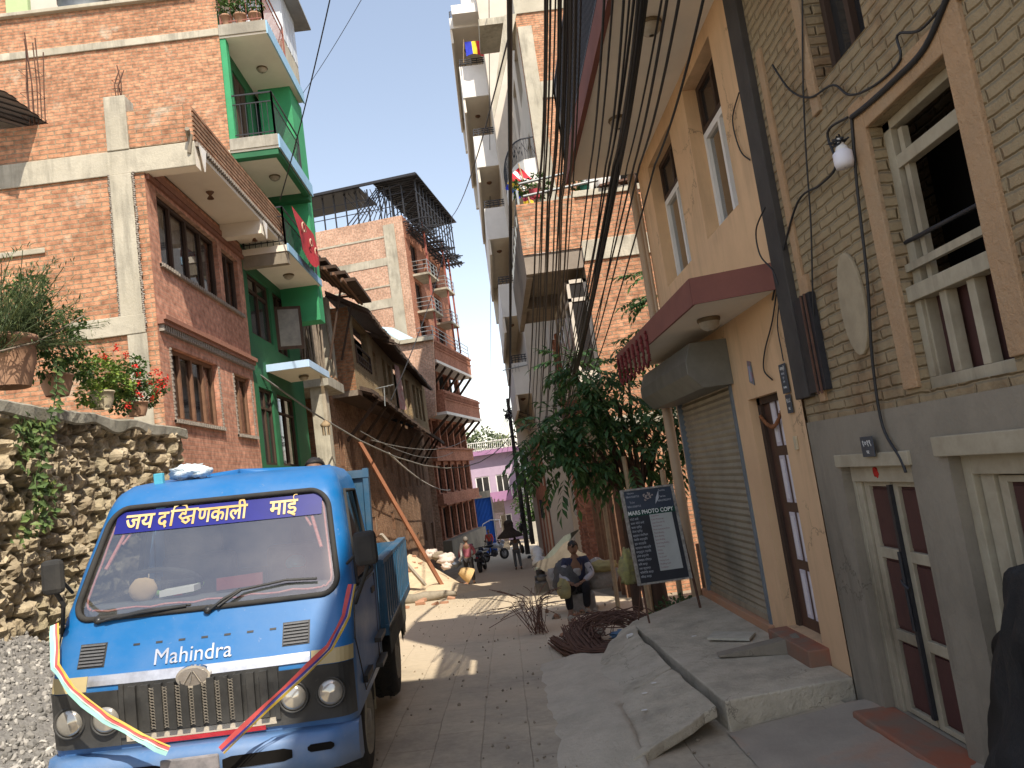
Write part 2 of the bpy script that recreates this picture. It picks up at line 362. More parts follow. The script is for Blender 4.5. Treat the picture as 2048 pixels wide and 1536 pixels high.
def leaf(mb, p, d, up, l, w, m=0, fold=.15):
    d = d.normalized(); s = d.cross(up); s = s.normalized() if s.length > 1e-4 else d.orthogonal(); n = s.cross(d)
    mb.add([p, p+d*l*.45+s*w/2+n*w*fold, p+d*l-n*l*.12, p+d*l*.45-s*w/2+n*w*fold, p+d*l*.5], [(0, 1, 4), (1, 2, 4), (2, 3, 4), (3, 0, 4)], m)
def foliage(mb, blobs, cnt, l, w, rnd, m=0, droop=.2, shell=.55):
    tot = sum(b[1]**2 for b in blobs)
    for c, r, *sq in blobs:
        c = Vector(c); sx = sq[0] if sq else 1; sz = sq[1] if len(sq) > 1 else .85
        for _ in range(max(3, int(cnt*r*r/tot))):
            d = Vector((rnd.gauss(0, 1), rnd.gauss(0, 1), rnd.gauss(0, 1))).normalized()
            k = r*(shell+(1-shell)*rnd.random())*(1+.25*noise.noise(d*2+c*3))
            p = c+Vector((d.x*k*sx, d.y*k, d.z*k*sz))
            ld = (d*.6+Vector((rnd.gauss(0, .6), rnd.gauss(0, .6), rnd.gauss(0, .5)-droop))).normalized(); q = rnd.uniform(.65, 1.25)
            leaf(mb, p, ld, Vector((rnd.gauss(0, .5), rnd.gauss(0, .5), 1)), l*q, w*q, m)
ico = [Vector(v) for v in ((0, 0, 1), (.89, 0, .45), (.28, .85, .45), (-.72, .53, .45), (-.72, -.53, .45), (.28, -.85, .45), (.72, .53, -.45), (-.28, .85, -.45), (-.89, 0, -.45), (-.28, -.85, -.45), (.72, -.53, -.45), (0, 0, -1))]
icf = [(0,1,2),(0,2,3),(0,3,4),(0,4,5),(0,5,1),(1,6,2),(2,7,3),(3,8,4),(4,9,5),(5,10,1),(6,7,2),(7,8,3),(8,9,4),(9,10,5),(10,6,1),(6,11,7),(7,11,8),(8,11,9),(9,11,10),(10,11,6)]
def stone(mb, p, r, rnd, m=0, flat=.7):
    M = Euler((rnd.random()*6, rnd.random()*6, rnd.random()*6)).to_matrix(); s = Vector((r*rnd.uniform(.7, 1.3), r*rnd.uniform(.7, 1.2), r*rnd.uniform(.45, .9)*flat/.7))
    mb.add([Vector(p)+M @ Vector((v.x*s.x*rnd.uniform(.8, 1.2), v.y*s.y*rnd.uniform(.8, 1.2), v.z*s.z)) for v in ico], icf, m)
# ================= GROUND =================
def grid(mb, xs, ys, zf, m=0):
    n = len(xs); vs = [(x, y, zf(x, y)) for y in ys for x in xs]
    mb.add(vs, [(j*n+i, j*n+i+1, (j+1)*n+i+1, (j+1)*n+i) for j in range(len(ys)-1) for i in range(n-1)], m, True)
DIRT = rough('ground_dirt', (.36, .30, .22), (.24, .2, .15), 2.2, .95, .7, 18, .03, stain=(.2, .17, .13))
g = MB(); grid(g, [-1500, -300, -60, -20, -8, -4, -3, -2, -1, 0, 1, 1.7, 2.3, 4, 8, 20, 60, 300, 1500], [-300, -30, -8, -3]+[i*1.0 for i in range(0, 60)]+[60, 64, 70, 80, 100, 150, 250, 400, 1500], lambda x, y: gz(x, y)-.02)
struct(obj('ground', g, DIRT))
def pavemat():
    mt, n, N, L, B = newmat('street_paving'); tc = N.new('ShaderNodeTexCoord'); ob = tc.outputs['Object']
    mp = N.new('ShaderNodeMapping'); mp.inputs['Location'].default_value = (.02, 0, 0); mp.inputs['Rotation'].default_value = (0, 0, 0); L.new(ob, mp.inputs[0])
    wn = nz(N, L, ob, 2.5, 3); ad = N.new('ShaderNodeVectorMath'); ad.operation = 'MULTIPLY_ADD'; L.new(wn.outputs['Color'], ad.inputs[0]); ad.inputs[1].default_value = (.03, .05, 0); L.new(mp.outputs[0], ad.inputs[2])
    rot = N.new('ShaderNodeVectorRotate'); rot.rotation_type = 'Z_AXIS'; rot.inputs['Angle'].default_value = R(90); L.new(ad.outputs[0], rot.inputs[0])
    b = N.new('ShaderNodeTexBrick'); L.new(rot.outputs[0], b.inputs['Vector']); b.inputs['Scale'].default_value = 1
    b.inputs['Brick Width'].default_value = .62; b.inputs['Row Height'].default_value = .33; b.inputs['Mortar Size'].default_value = .006; b.inputs['Mortar Smooth'].default_value = .8
    b.inputs['Color1'].default_value = (.44, .40, .325, 1); b.inputs['Color2'].default_value = (.39, .35, .285, 1); b.inputs['Mortar'].default_value = (.31, .275, .22, 1)
    d = nz(N, L, ob, .8, 7, .7); dr = ramp(N, L, d.outputs[0], [(.3, (.72, .7, .68)), (.62, (1.2, 1.12, 1.0))]); col = mixc(N, L, 1, b.outputs[0], dr.outputs[0], 'MULTIPLY')
    d3 = nz(N, L, ob, 14, 6, .75); dr3 = ramp(N, L, d3.outputs[0], [(.25, (.8, .8, .8)), (.75, (1.15, 1.15, 1.15))]); col = mixc(N, L, 1, col, dr3.outputs[0], 'MULTIPLY')
    # dust that has drifted over the joints, more of it down the street
    sp = N.new('ShaderNodeSeparateXYZ'); L.new(ob, sp.inputs[0]); mr = N.new('ShaderNodeMapRange'); mr.inputs[1].default_value = 5.5; mr.inputs[2].default_value = 13; mr.inputs[3].default_value = -.1; mr.inputs[4].default_value = .36; L.new(sp.outputs[1], mr.inputs[0])
    d2 = nz(N, L, ob, .55, 6, .65); s2 = N.new('ShaderNodeMath'); L.new(mr.outputs[0], s2.inputs[0]); L.new(d2.outputs[0], s2.inputs[1])
    r2 = ramp(N, L, s2.outputs[0], [(.42, (0, 0, 0)), (.6, (1, 1, 1))]); dust = mixc(N, L, d3.outputs[0], (.46, .38, .27), (.58, .48, .35)); f = N.new('ShaderNodeMath'); f.operation = 'MULTIPLY'; f.inputs[1].default_value = .8; L.new(r2.outputs[0], f.inputs[0])
    col = mixc(N, L, f.outputs[0], col, dust)
    L.new(col, B.inputs['Base Color']); B.inputs['Roughness'].default_value = .85; B.inputs['Specular IOR Level'].default_value = .25
    h = N.new('ShaderNodeMath'); h.operation = 'MULTIPLY_ADD'; h.inputs[1].default_value = -1; L.new(b.outputs['Fac'], h.inputs[0]); L.new(d3.outputs[0], h.inputs[2]); bump(N, L, B, h.outputs[0], .6, .008)
    return mt
def xl(y): return float(np.interp(y, [0, 20, 30, 42, 60, 80], [-2.95, -2.7, -2.4, -2.2, -.9, .2]))
def xr(y): return float(np.interp(y, [0, 12, 20, 42, 60, 80], [2.15, 2.0, 1.3, 1.25, 2.2, 3.4]))
g = MB(); ys = [-4+.5*i for i in range(170)]; nx = 12
vs = []
for y in ys:
    for i in range(nx+1):
        x = xl(y)+(xr(y)-xl(y))*i/nx; vs.append((x, y, gz(x, y)+.008+.012*noise.noise(Vector((x*1.3, y*1.3, 0)))))
g.add(vs, [(j*(nx+1)+i, j*(nx+1)+i+1, (j+1)*(nx+1)+i+1, (j+1)*(nx+1)+i) for j in range(len(ys)-1) for i in range(nx)], 0, True)
struct(obj('road', g, pavemat()))
g = MB(); rnd = random.Random(77)
for _ in range(420):
    y = 4.5+16*rnd.random()**1.3; x = rnd.uniform(-1.6, 1.2)+rnd.gauss(0, .2); stone(g, (x, y, gz(x, y)+.014), rnd.uniform(.005, .016), rnd)
struct(obj('grit', g, DIRT), 'stuff', 'grit and pebbles scattered over the street paving', 'grit')
# gravel heap banked against the stone wall
def gh(x, y):
    t = (-2.55-x)/1.75; t = max(0, min(1, t)); e = max(0, min(1, (8.6-y)/1.6))
    return gz(-2.5, y)-.03+(1.02*t**1.25*(.4+.6*e))*(e if y > 7 else 1)+.05*noise.noise(Vector((x*2, y*2, 3)))*t
GRAVEL = rough('gravel_base', (.3, .29, .27), (.18, .17, .16), 30, .95, .9, 60, .02)
g = MB(); xs = [-4.4+.06*i for i in range(32)]; ys = [1.5+.08*i for i in range(92)]; grid(g, xs, ys, gh)
rnd = random.Random(4)
for _ in range(7000):
    x = rnd.uniform(-4.35, -2.5); y = 2.2+5.8*rnd.random()**1.1
    stone(g, (x, y, gh(x, y)+.005), rnd.choice((.011, .014, .018, .023, .031)), rnd, 1)
for _ in range(500):
    x = rnd.uniform(-2.75, -2.3)+rnd.gauss(0, .1); y = rnd.uniform(2, 8); stone(g, (x, y, gz(x, y)+.015), rnd.uniform(.008, .018), rnd, 1)
mt, n, N, L, B = newmat('gravel_stone'); gg = N.new('ShaderNodeNewGeometry'); rr = ramp(N, L, gg.outputs['Random Per Island'], [(0, (.15, .145, .135)), (.6, (.3, .285, .262)), (1, (.48, .46, .42))]); L.new(rr.outputs[0], B.inputs['Base Color']); B.inputs['Roughness'].default_value = .9
struct(obj('gravel', g, [GRAVEL, mt]), 'stuff', 'heap of light grey gravel banked against the rubble wall left of the blue truck', 'gravel')
# ================= RUBBLE STONE WALL =================
rs = np.random.RandomState(5)
WX, WY0, WY1, WZ0, WZ1 = -4.3, .5, 10.75, -.1, 2.95
pts = []
zz = WZ0
while zz < WZ1+.2:
    hh = rs.uniform(.1, .2); yy = WY0+rs.uniform(0, .2)
    while yy < WY1+.2: ww = rs.uniform(.12, .34); pts.append((yy+ww/2, (zz+hh/2)+rs.uniform(-.04, .04), rs.uniform(-.05, .1), rs.random())); yy += ww
    zz += hh
P = np.array(pts)
ys = np.arange(WY0, WY1+.001, .034); zs = np.arange(WZ0, WZ1+.001, .032)
verts = []; cols = []
for z in zs:
    q = np.stack([ys, np.full_like(ys, z)], 1)
    jit = np.array([(noise.noise(Vector((y*7, z*7, 0)))*.04, noise.noise(Vector((y*7, z*7, 9)))*.04) for y in ys]); q = q+jit
    sel = P[np.abs(P[:, 1]-z) < .4]
    dy = (q[:, None, 0]-sel[None, :, 0])*.62; dz = (q[:, None, 1]-sel[None, :, 1]); D = np.sqrt(dy*dy+dz*dz); idx = np.argsort(D, 1)[:, :2]
    d1 = np.take_along_axis(D, idx[:, :1], 1)[:, 0]; d2 = np.take_along_axis(D, idx[:, 1:2], 1)[:, 0]
    e = np.clip((d2-d1)/.05, 0, 1); bulge = np.minimum(e*1.7, 1)*.085-.07+sel[idx[:, 0], 2]*.7*e
    for k, y in enumerate(ys):
        nn = .03*noise.noise(Vector((y*20, z*20, 1)))+.045*noise.noise(Vector((y*8, z*8, 4)))+.05*noise.noise(Vector((y*2.3, z*2.3, 4)))
        verts.append((WX+bulge[k]+nn, y, z)); cols.append((sel[idx[k, 0], 3], e[k]))
n = len(ys); g = MB(); g.add(verts, [(j*n+i, j*n+i+1, (j+1)*n+i+1, (j+1)*n+i) for j in range(len(zs)-1) for i in range(n-1)], 0, False)
g.box(-14, WX-.12, WY0, WY1+.2, -.3, 2.85)
mt, nn_, N, L, B = newmat('rubble_stone'); at = N.new('ShaderNodeAttribute'); at.attribute_name = 'stone'; sp = N.new('ShaderNodeSeparateColor'); L.new(at.outputs['Color'], sp.inputs[0])
tc = N.new('ShaderNodeTexCoord'); a = nz(N, L, tc.outputs['Object'], 9, 7, .7); r1 = ramp(N, L, sp.outputs[0], [(0, (.28, .23, .16)), (.5, (.47, .4, .28)), (1, (.60, .52, .39))])
r2 = ramp(N, L, a.outputs[0], [(.3, (.6, .57, .52)), (.7, (1.25, 1.2, 1.12))]); c = mixc(N, L, 1, r1.outputs[0], r2.outputs[0], 'MULTIPLY')
c = mixc(N, L, sp.outputs[1], (.33, .28, .2), c); b5 = nz(N, L, tc.outputs['Object'], .9, 5, .7); r5 = ramp(N, L, b5.outputs[0], [(.5, (0, 0, 0)), (.7, (.55, .55, .55))]); c = mixc(N, L, r5.outputs[0], c, (.24, .23, .14))
L.new(c, B.inputs['Base Color']); B.inputs['Roughness'].default_value = .95; bb = nz(N, L, tc.outputs['Object'], 40, 5, .75); bump(N, L, B, bb.outputs[0], .8, .02)
t = thing('stone_wall', 'rough rubble stone retaining wall with a grey cement coping, left of the blue truck', 'wall', (WX, 6, 0))
o = obj('stone_face', g, mt, t); ca = o.data.color_attributes.new('stone', 'FLOAT_COLOR', 'POINT')
arr = np.zeros((len(o.data.vertices), 4), 'f'); arr[:len(cols), 0] = [q[0] for q in cols]; arr[:len(cols), 1] = [q[1] for q in cols]; arr[:, 3] = 1; ca.data.foreach_set('color', arr.ravel())
g = MB(); rows = []; k = 120
prof = [(.07, -.12), (.095, -.1), (.10, .0), (.075, .02), (-.45, .03)]
for i in range(k+1):
    y = WY0+(WY1-WY0)*i/k; jx = .03*noise.noise(Vector((y*3, 0, 0))); jz = .03*noise.noise(Vector((y*2, 5, 0)))
    for a_, b_ in prof: rows.append((WX+a_+jx+.015*noise.noise(Vector((y*9, b_*20, 2))), y, WZ1+b_+(jz if b_ > -.05 else jz*2.5)))
g.add(rows, [(i*5+j, i*5+j+1, (i+1)*5+j+1, (i+1)*5+j) for i in range(k) for j in range(4)], 0, False)
obj('coping', g, rough('cement_mossy', (.36, .34, .28), (.22, .21, .17), 3, .95, .6, 25, .02, stain=(.13, .13, .09)), t)
# ================= LEFT BRICK HOUSE (A) =================
LX = -4.6
A = thing('brick_house', 'brick house with pink brick street front and brick parapet terrace above the rubble wall', 'house', (LX, 11, 0))
g = MB(); g.wall((-14, 11, 0), X_, Z_, 14+LX, 7.8, [], .1); g.quad((-14, 11, 7.8), (LX, 11, 7.8), (LX, 11.24, 7.8), (-14, 11.24, 7.8)); g.quad((-14, 11.24, 7), (-14, 11.24, 7.8), (LX, 11.24, 7.8), (LX, 11.24, 7))
obj('side_wall', g, ORANGE, A)
def yz(L_, U0=11.0): return [(a-U0, b-U0, c, d) for a, b, c, d in L_]
holes = [(11.36, 13.9, 5.56, 6.72), (14.1, 15.0, 5.56, 6.66), (11.4, 13.3, 3.2, 4.3), (14.12, 15.05, 3.14, 4.28)]
g = MB(); g.wall((LX, 11, -.8), Y_, Z_, 4.3, 7.9, [(a-11, b-11, c+.8, d+.8) for a, b, c, d in holes], .14)
obj('facade', g, FACING, A)
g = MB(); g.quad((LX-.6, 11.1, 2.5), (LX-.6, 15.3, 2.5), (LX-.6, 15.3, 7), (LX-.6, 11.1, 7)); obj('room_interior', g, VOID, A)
for i, (a, b, c, d) in enumerate(holes):
    window(A, (LX, a, c), Y_, b-a, d-c, WOODM if i > 1 else WOODD, 4 if i in (0, 2) else 2, None, .06, .08, .07, pane=GLASSW, curtain=frost('a') if i != 3 else frost('b'))
# string course with dentils, sills, cornice band
BR2 = rough('terracotta_trim', (.33, .16, .11), (.25, .12, .085), 9, .85, .3)
GREYT = rough('mortar_trim', (.38, .34, .29), (.24, .21, .18), 30, .95, .8, 60, .02)
g = MB(); g.box(LX, LX+.13, 11.02, 15.28, 4.63, 4.7); g.box(LX, LX+.09, 11.02, 15.28, 4.57, 4.63)
for i in range(52): y = 11.06+i*.081; g.box(LX, LX+.07, y, y+.04, 4.47, 4.57, 1)
obj('string_course', g, [BR2, GREYT], A)
for a, b, c, d in holes:
    g = MB(); x = LX+.05; g.box(LX, LX+.03, a-.08, b+.08, c-.055, c-.01)
    for i in range(int((b-a+.16)/.045)): y = a-.08+i*.045; g.box(LX, x+.012*(i % 2), y, y+.036, c-.06, c-.003)
    if c < 5:
        for i in range(int((d-c)/.045)):
            z = c+i*.045
            for y in (a-.06, b+.02): g.box(LX, LX+.018+.01*(i % 2), y, y+.035, z, z+.036)
    obj1('window_sill_trim', g, GREYT, A)
g = MB()
for i in range(95): y = 11.05+i*.045; g.box(LX, LX+.05, y, y+.025, 6.78, 6.86, 1)
g.box(LX, LX+.03, 11.0, 15.3, 6.9, 7.0); obj('cornice', g, [BR2, BR2], A)
# balcony slab with beams, brick parapet
bx1 = -3.83
g = MB(); g.box(LX, bx1, 11.0, 15.85, 7.12, 7.25); g.box(LX-.3, bx1, 10.985, 11.2, 6.86, 7.12); g.box(LX, bx1, 14.15, 14.37, 6.86, 7.12)
obj('balcony_slab', g, SOFFIT, A)
g = MB(); g.box(-14, bx1+.01, 10.965, 10.985, 6.86, 7.23); obj('concrete_beam', g, CONCL, A, bevel=.01)
g = MB(); g.box(bx1-.12, bx1, 11.0, 15.85, 7.25, 7.81); g.box(LX-.17, bx1-.12, 10.98, 11.12, 7.25, 7.83); obj('parapet', g, ORANGE, A)
g = MB()
for i in range(7): z = 7.27+i*.076; g.box(bx1, bx1+.022, 11.0, 15.85, z, z+.05)
obj('parapet_courses', g, OLDB, A)
g = MB()
for i in range(107): y = 11.03+i*.045; g.box(bx1-.01, bx1+.045+.012*(i % 2), y, y+.034, 7.18+.02*(i % 2), 7.25)
obj('dentil_edge', g, GREYT, A)
g = MB(); g.box(-5.09, -4.77, 10.95, 10.985, 4.72, 6.86); g.box(-5.09, -4.77, 10.95, 11.24, 7.23, 8.08); g.box(-5.02, -4.74, 10.955, 10.985, 0, 4.45); obj('column', g, CONCL, A, bevel=.012)
g = MB(); g.box(-5.85, -4.75, 10.945, 10.98, 4.45, 4.73); g.box(-14, -6.1, 10.96, 10.985, 5.82, 5.9); obj('concrete_band', g, CONCL, A, bevel=.01)
rnd = random.Random(8); g = MB()
for i in range(26):    # ragged mortar at the junctions of side wall and columns
    pass
for i in range(75):
    z = 4.5+i*.032; g.blob((-4.75+rnd.uniform(-.012, .012), 10.965, z), .022, .018, .02, i, .5, 2, 6, 4)
    g2 = g2 if i else MB(); g2.blob((-5.1+rnd.uniform(-.012, .012), 10.97, z), .02, .02, .02, i+90, .5, 2, 6, 4)
obj('mortar_squeeze', g, GREYT, A); obj('mortar_squeeze', g2, GREYT, A)
def rebars(name, par, c, spread, h, n, lab=None, rnd=random.Random(3), lean=.05):
    b = MB()
    for i in range(n):
        p = Vector(c)+Vector((rnd.uniform(-spread, spread), rnd.uniform(-spread, spread), 0)); l = h*rnd.uniform(.85, 1.1)
        b.tube([p, p+Vector((rnd.gauss(0, lean*.4), rnd.gauss(0, lean*.4), l*.5)), p+Vector((rnd.gauss(0, lean), rnd.gauss(0, lean), l))], .009, 5)
    for j in range(3):
        z = c[2]+h*(.12+.25*j); s = spread
        b.tube([(c[0]-s, c[1]-s, z), (c[0]+s, c[1]-s, z), (c[0]+s, c[1]+s, z), (c[0]-s, c[1]+s, z), (c[0]-s, c[1]-s, z)], .005, 4)
    return obj(name, b, RUST, par)
rebars('reinforcing_bars', A, (-6.2, 11.12, 7.8), .12, 1.45, 7)
rebars('reinforcing_bars', A, (-4.93, 11.1, 8.05), .05, .55, 4)
g = MB(); g.tube([(-3.9, 11.02, 7.3), (-3.85, 10.82, 7.36)], .035, 8); g.tube([(-3.9, 10.96, 7.05), (-3.85, 10.95, 7.33)], .03, 8); obj('drain_spout', g, CEMENT, A)
g = MB(); g.prism([(bx1+.045, 11.05, 7.2), (bx1+.045, 11.3, 7.2), (bx1+.045, 11.2, 6.84)], (.02, 0, 0)); g.prism([(bx1+.03, 14.2, 7.12), (bx1+.03, 14.42, 7.12), (bx1+.03, 14.33, 6.8)], (.02, 0, 0)); obj('pendant_tile', g, WHITEP, A)
def ceiling_lamp(name, par, c, r=.13, mats=(BLACKM, None)):
    b = MB(); b.lathe(c, [(r, 0), (r*1.05, -.02), (r*.95, -.035)], 20); f = obj(name, b, rough('lamp_brass', (.2, .15, .09), r=.5, metal=.4), par)
    b = MB(); b.lathe(c, [(r*.93, -.036), (r*.85, -.07), (r*.5, -.1), (.02, -.112)], 20); obj('glass_dome', b, rough('lamp_glass_dusty', (.45, .4, .33), (.3, .26, .2), 8, .35, 0), f)
    return f
for y in (12.6, 14.95):
    b = MB(); c = (-4.2, y, 7.12); b.lathe(c, [(.07, 0), (.02, -.06), (.06, -.12)], 8); obj('ceiling_light', b, WOODM, A)
g = MB(); g.quad((-14, 11.24, 7.2), (bx1, 11.24, 7.2), (bx1, 15.3, 7.2), (-14, 15.3, 7.2)); obj('terrace_floor', g, CONC, A)
# tin lean-to roof at the far left edge
g = MB()
for i in range(16):
    u = i/16; v = (i+1)/16; zt = .02*(i % 2)
    def pt(u, s): return Vector((-9.5+3.45*s, 10.2+2.2*u, 9.5-1.62*s*1+.0*u+zt))
    g.quad(pt(u, 0), pt(u, 1), pt(v, 1), pt(v, 0)); g.quad(pt(u, 0)+Z_*.02, pt(v, 0)+Z_*.02, pt(v, 1)+Z_*.02, pt(u, 1)+Z_*.02)
t = thing('shed', 'rusty tin lean-to roof on poles on the terrace at the left edge of the photo', 'shed', (-7, 11.6, 7.2))
obj('tin_roof', g, TINROOF, t)
g = MB()
for p in ((-6.25, 11.5), (-8.6, 11.5), (-6.25, 12.2), (-8.6, 12.2)): g.bar((p[0], p[1], 7.2), (p[0], p[1], 7.93 if p[0] > -7 else 9.05), .07)
g.bar((-9.3, 11.6, 9.3), (-6.1, 11.6, 7.8), .06, .08)
obj('timber_frame', g, WOODG, t)
# ================= GREEN HOUSE (C) =================
Cc = thing('green_house', 'tall green painted house with blue edged balconies and raw brick side wall', 'house', (LX, 15.3, 0))
g = MB(); g.wall((-16, 15.3, 0), X_, Z_, 16+LX, 12.62, [], .1); g.wall((-4.9, 15.3, 12.62), X_, Z_, .3, 1.6, [], .1); g.wall((-16, 15.3, 12.62), X_, Z_, 7.1, 1.6, [], .1)
g.wall((LX-.0, 15.3, 13.9), X_, Z_, .01, .01, [], .01)
obj('side_wall', g, ORANGE, Cc)
g = MB(); g.box(-16, LX, 15.26, 15.3, 11.66, 11.82); g.box(-6.6, LX, 15.27, 15.3, 9.0, 9.12); g.box(-16, -5, 15.2, 15.5, 12.6, 12.68); obj('concrete_band', g, CONCL, Cc, bevel=.01)
g = MB(); g.box(-8.95, -8.5, 15.28, 15.4, 12.68, 14.5); obj('painted_pier', g, rough('paint_lime', (.45, .58, .3), (.4, .5, .27), 2), Cc)
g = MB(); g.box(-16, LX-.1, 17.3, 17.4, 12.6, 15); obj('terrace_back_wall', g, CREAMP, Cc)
FH = [(15.55, 17.05, 5.3, 6.62), (17.35, 18.35, 5.2, 6.65), (15.6, 16.55, 2.6, 4.2), (16.85, 18.3, 2.6, 4.2)]
g = MB(); g.wall((LX, 15.3, -1), Y_, Z_, 4.1, 13.2, [(a-15.3, b-15.3, c+1, d+1) for a, b, c, d in FH+[(16.0, 16.9, 9.35, 11.3), (15.7, 17.6, 7.0, 8.75)]], .12)
obj('facade', g, GREENP, Cc)
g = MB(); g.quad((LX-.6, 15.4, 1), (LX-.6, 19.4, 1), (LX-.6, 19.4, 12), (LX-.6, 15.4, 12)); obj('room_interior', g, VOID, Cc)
for i, (a, b, c, d) in enumerate(FH): window(Cc, (LX, a, c), Y_, b-a, d-c, WOODD, 2, .74, .055, .05, .06, pane=GLASSW if i % 2 else GLASSD, curtain=frost('b') if i == 1 else None)
g = MB(); g.obox((LX, 17.35, 5.25), Vector((.55, .2, 0)), Z_*1.0, Vector((.0, .03, 0))); o = obj('open_casement', g, WOODD, Cc)
g = MB(); g.quad((LX+.07, 17.365, 5.32), (LX+.5, 17.52, 5.32), (LX+.5, 17.52, 6.18), (LX+.07, 17.365, 6.18)); obj('pane', g, rough('window_glass_painted_sunlit', (.26, .25, .22), (.16, .155, .14), 5, .3, 0), o)  # pale glass colour stands for sunlight on the open pane
for i, (c, d) in enumerate(((7.0, 8.75), (9.35, 11.3))):
    a, b = ((15.7, 17.6), (16.0, 16.9))[i]; g = MB(); g.box(LX-.08, LX-.03, a, b, c, d); g.box(LX-.03, LX-.01, a+.1, (a+b)/2-.04, c+.1, d-.1); g.box(LX-.03, LX-.01, (a+b)/2+.04, b-.1, c+.1, d-.1); obj('door', g, WOODD, Cc)
ox = -3.6
def slab(z0, z1, y0, y1, x1, edge=BLUEP, rawfront=True):
    b = MB(); b.box(LX, x1, y0, y1, z0, z1-.02); s = obj('balcony_slab', b, SOFFIT, Cc)
    b = MB(); b.box(x1, x1+.03, y0-.02, y1+.03, z0-.015, z1); obj('painted_edge', b, edge, s)
    if rawfront:
        b = MB(); b.box(LX, x1, y0-.03, y0, z0+.04, z1+.01); obj('raw_edge', b, CONC, s, bevel=.01)
    return s
slab(6.85, 7.0, 15.32, 18.25, -3.66, rawfront=False); s2 = slab(9.06, 9.34, 15.3, 18.1, ox); s3 = slab(11.6, 11.88, 15.3, 18.35, ox)
g = MB(); g.box(LX, ox-.03, 15.32, 15.5, 8.93, 9.06); g.box(LX, ox-.03, 17.85, 18.1, 8.9, 9.06); g.box(-3.75, ox-.02, 15.4, 18, 8.97, 9.06); g.box(LX, -3.68, 15.34, 15.5, 6.6, 6.85, 1); obj('balcony_beam', g, [GREENP, CEMENT], Cc)
for z, y in ((11.6, 16.6), (9.06, 16.7), (6.85, 17.0)): ceiling_lamp('ceiling_light', Cc, (-4.1, y, z), .12)
ceiling_lamp('ceiling_light', Cc, (-4.1, 17.4, 4.58), .11)
g = MB(); g.box(LX+.12, -3.72, 17.5, 18.6, 9.3, 11.6); g.box(LX, LX+.12, 15.32, 15.5, 9.35, 11.6); g.box(LX, -3.72, 18.1, 18.6, 6.0, 9.3); obj('balcony_wing', g, GREENF, Cc)
def railing(par, pts, h, sp=.11, mat=BLACKM, top=.028, bar=.012, mid=.2, name='railing'):
    b = MB()
    for a, c in zip(pts, pts[1:]):
        a, c = Vector(a), Vector(c); d = c-a; L_ = d.length; n = max(1, int(L_/sp))
        b.bar(a+Z_*h, c+Z_*h, top); b.bar(a+Z_*.08, c+Z_*.08, top*.7)
        if mid: b.bar(a+Z_*(h-mid), c+Z_*(h-mid), top*.7)
        for i in range(n+1):
            p = a+d*i/n; b.bar(p, p+Z_*(h-(mid or 0)), bar if i not in (0, n) else top*1.3)
        for p in (a, c): b.bar(p, p+Z_*h, top*1.2)
    return obj(name, b, mat, par)
railing(Cc, [(LX+.05, 15.34, 9.36), (-3.66, 15.34, 9.36), (-3.66, 17.5, 9.36)], .95)
railing(Cc, [(LX+.05, 15.36, 7.0), (-3.7, 15.36, 7.0), (-3.7, 18.1, 7.0)], .8)
railing(Cc, [(LX+.05, 15.34, 11.9), (-3.66, 15.34, 11.9), (-3.66, 17.1, 11.9)], .95, mat=rough('paint_red_brown', (.3, .12, .09), (.22, .09, .07), 6))
g = MB(); g.box(LX, -3.64, 17.1, 18.4, 11.9, 12.55); obj('terrace_wall', g, CONCL, Cc)
g = MB()
for i in range(4): g.box(-3.66, -3.63, 17.12+i*.33, 17.12+i*.33+.28, 12.56, 13.8)
g.box(LX, -3.66, 17.1, 17.12, 12.56, 13.8); obj('plastic_sheeting', g, rough('plastic_sheet', (.62, .66, .7), (.5, .54, .58), 2, .35, .1), Cc)
g = MB(); g.box(-6, -3.3, 16.7, 18.9, 13.85, 13.9); obj('tin_roof', g, STEELG, Cc)
# blue canopy over the ground floor
g = MB(); g.box(LX, -3.72, 16.3, 18.2, 4.6, 4.72); k = obj('canopy_slab', g, SOFFIT, Cc); g = MB(); g.box(-3.72, -3.69, 16.28, 18.22, 4.585, 4.74); g.box(LX, -3.72, 16.26, 16.29, 4.585, 4.74); obj('painted_edge', g, rough('paint_pale_blue', (.5, .66, .85), (.42, .58, .78), 3, .7, .1), k)
g = MB()
for i in range(5): g.tube([(-3.78, 17.6+i*.05, 4.58), (-3.78+.02*i, 17.62+i*.05, 3.5-.1*(i % 2))], .004, 4)
g.lathe((-3.8, 17.7, 3.05), [(.02, .5), (.12, .4), (.1, .35)], 10)
for i in range(6): a = i*1.05; g.tube([(-3.8+.08*math.cos(a), 17.7+.08*math.sin(a), 3.42), (-3.8+.08*math.cos(a), 17.7+.08*math.sin(a), 3.2)], .012, 5)
tag(obj('wind_chime', g, BAMBOO), 'small wooden wind chime hanging below the pale blue canopy', 'wind chime')
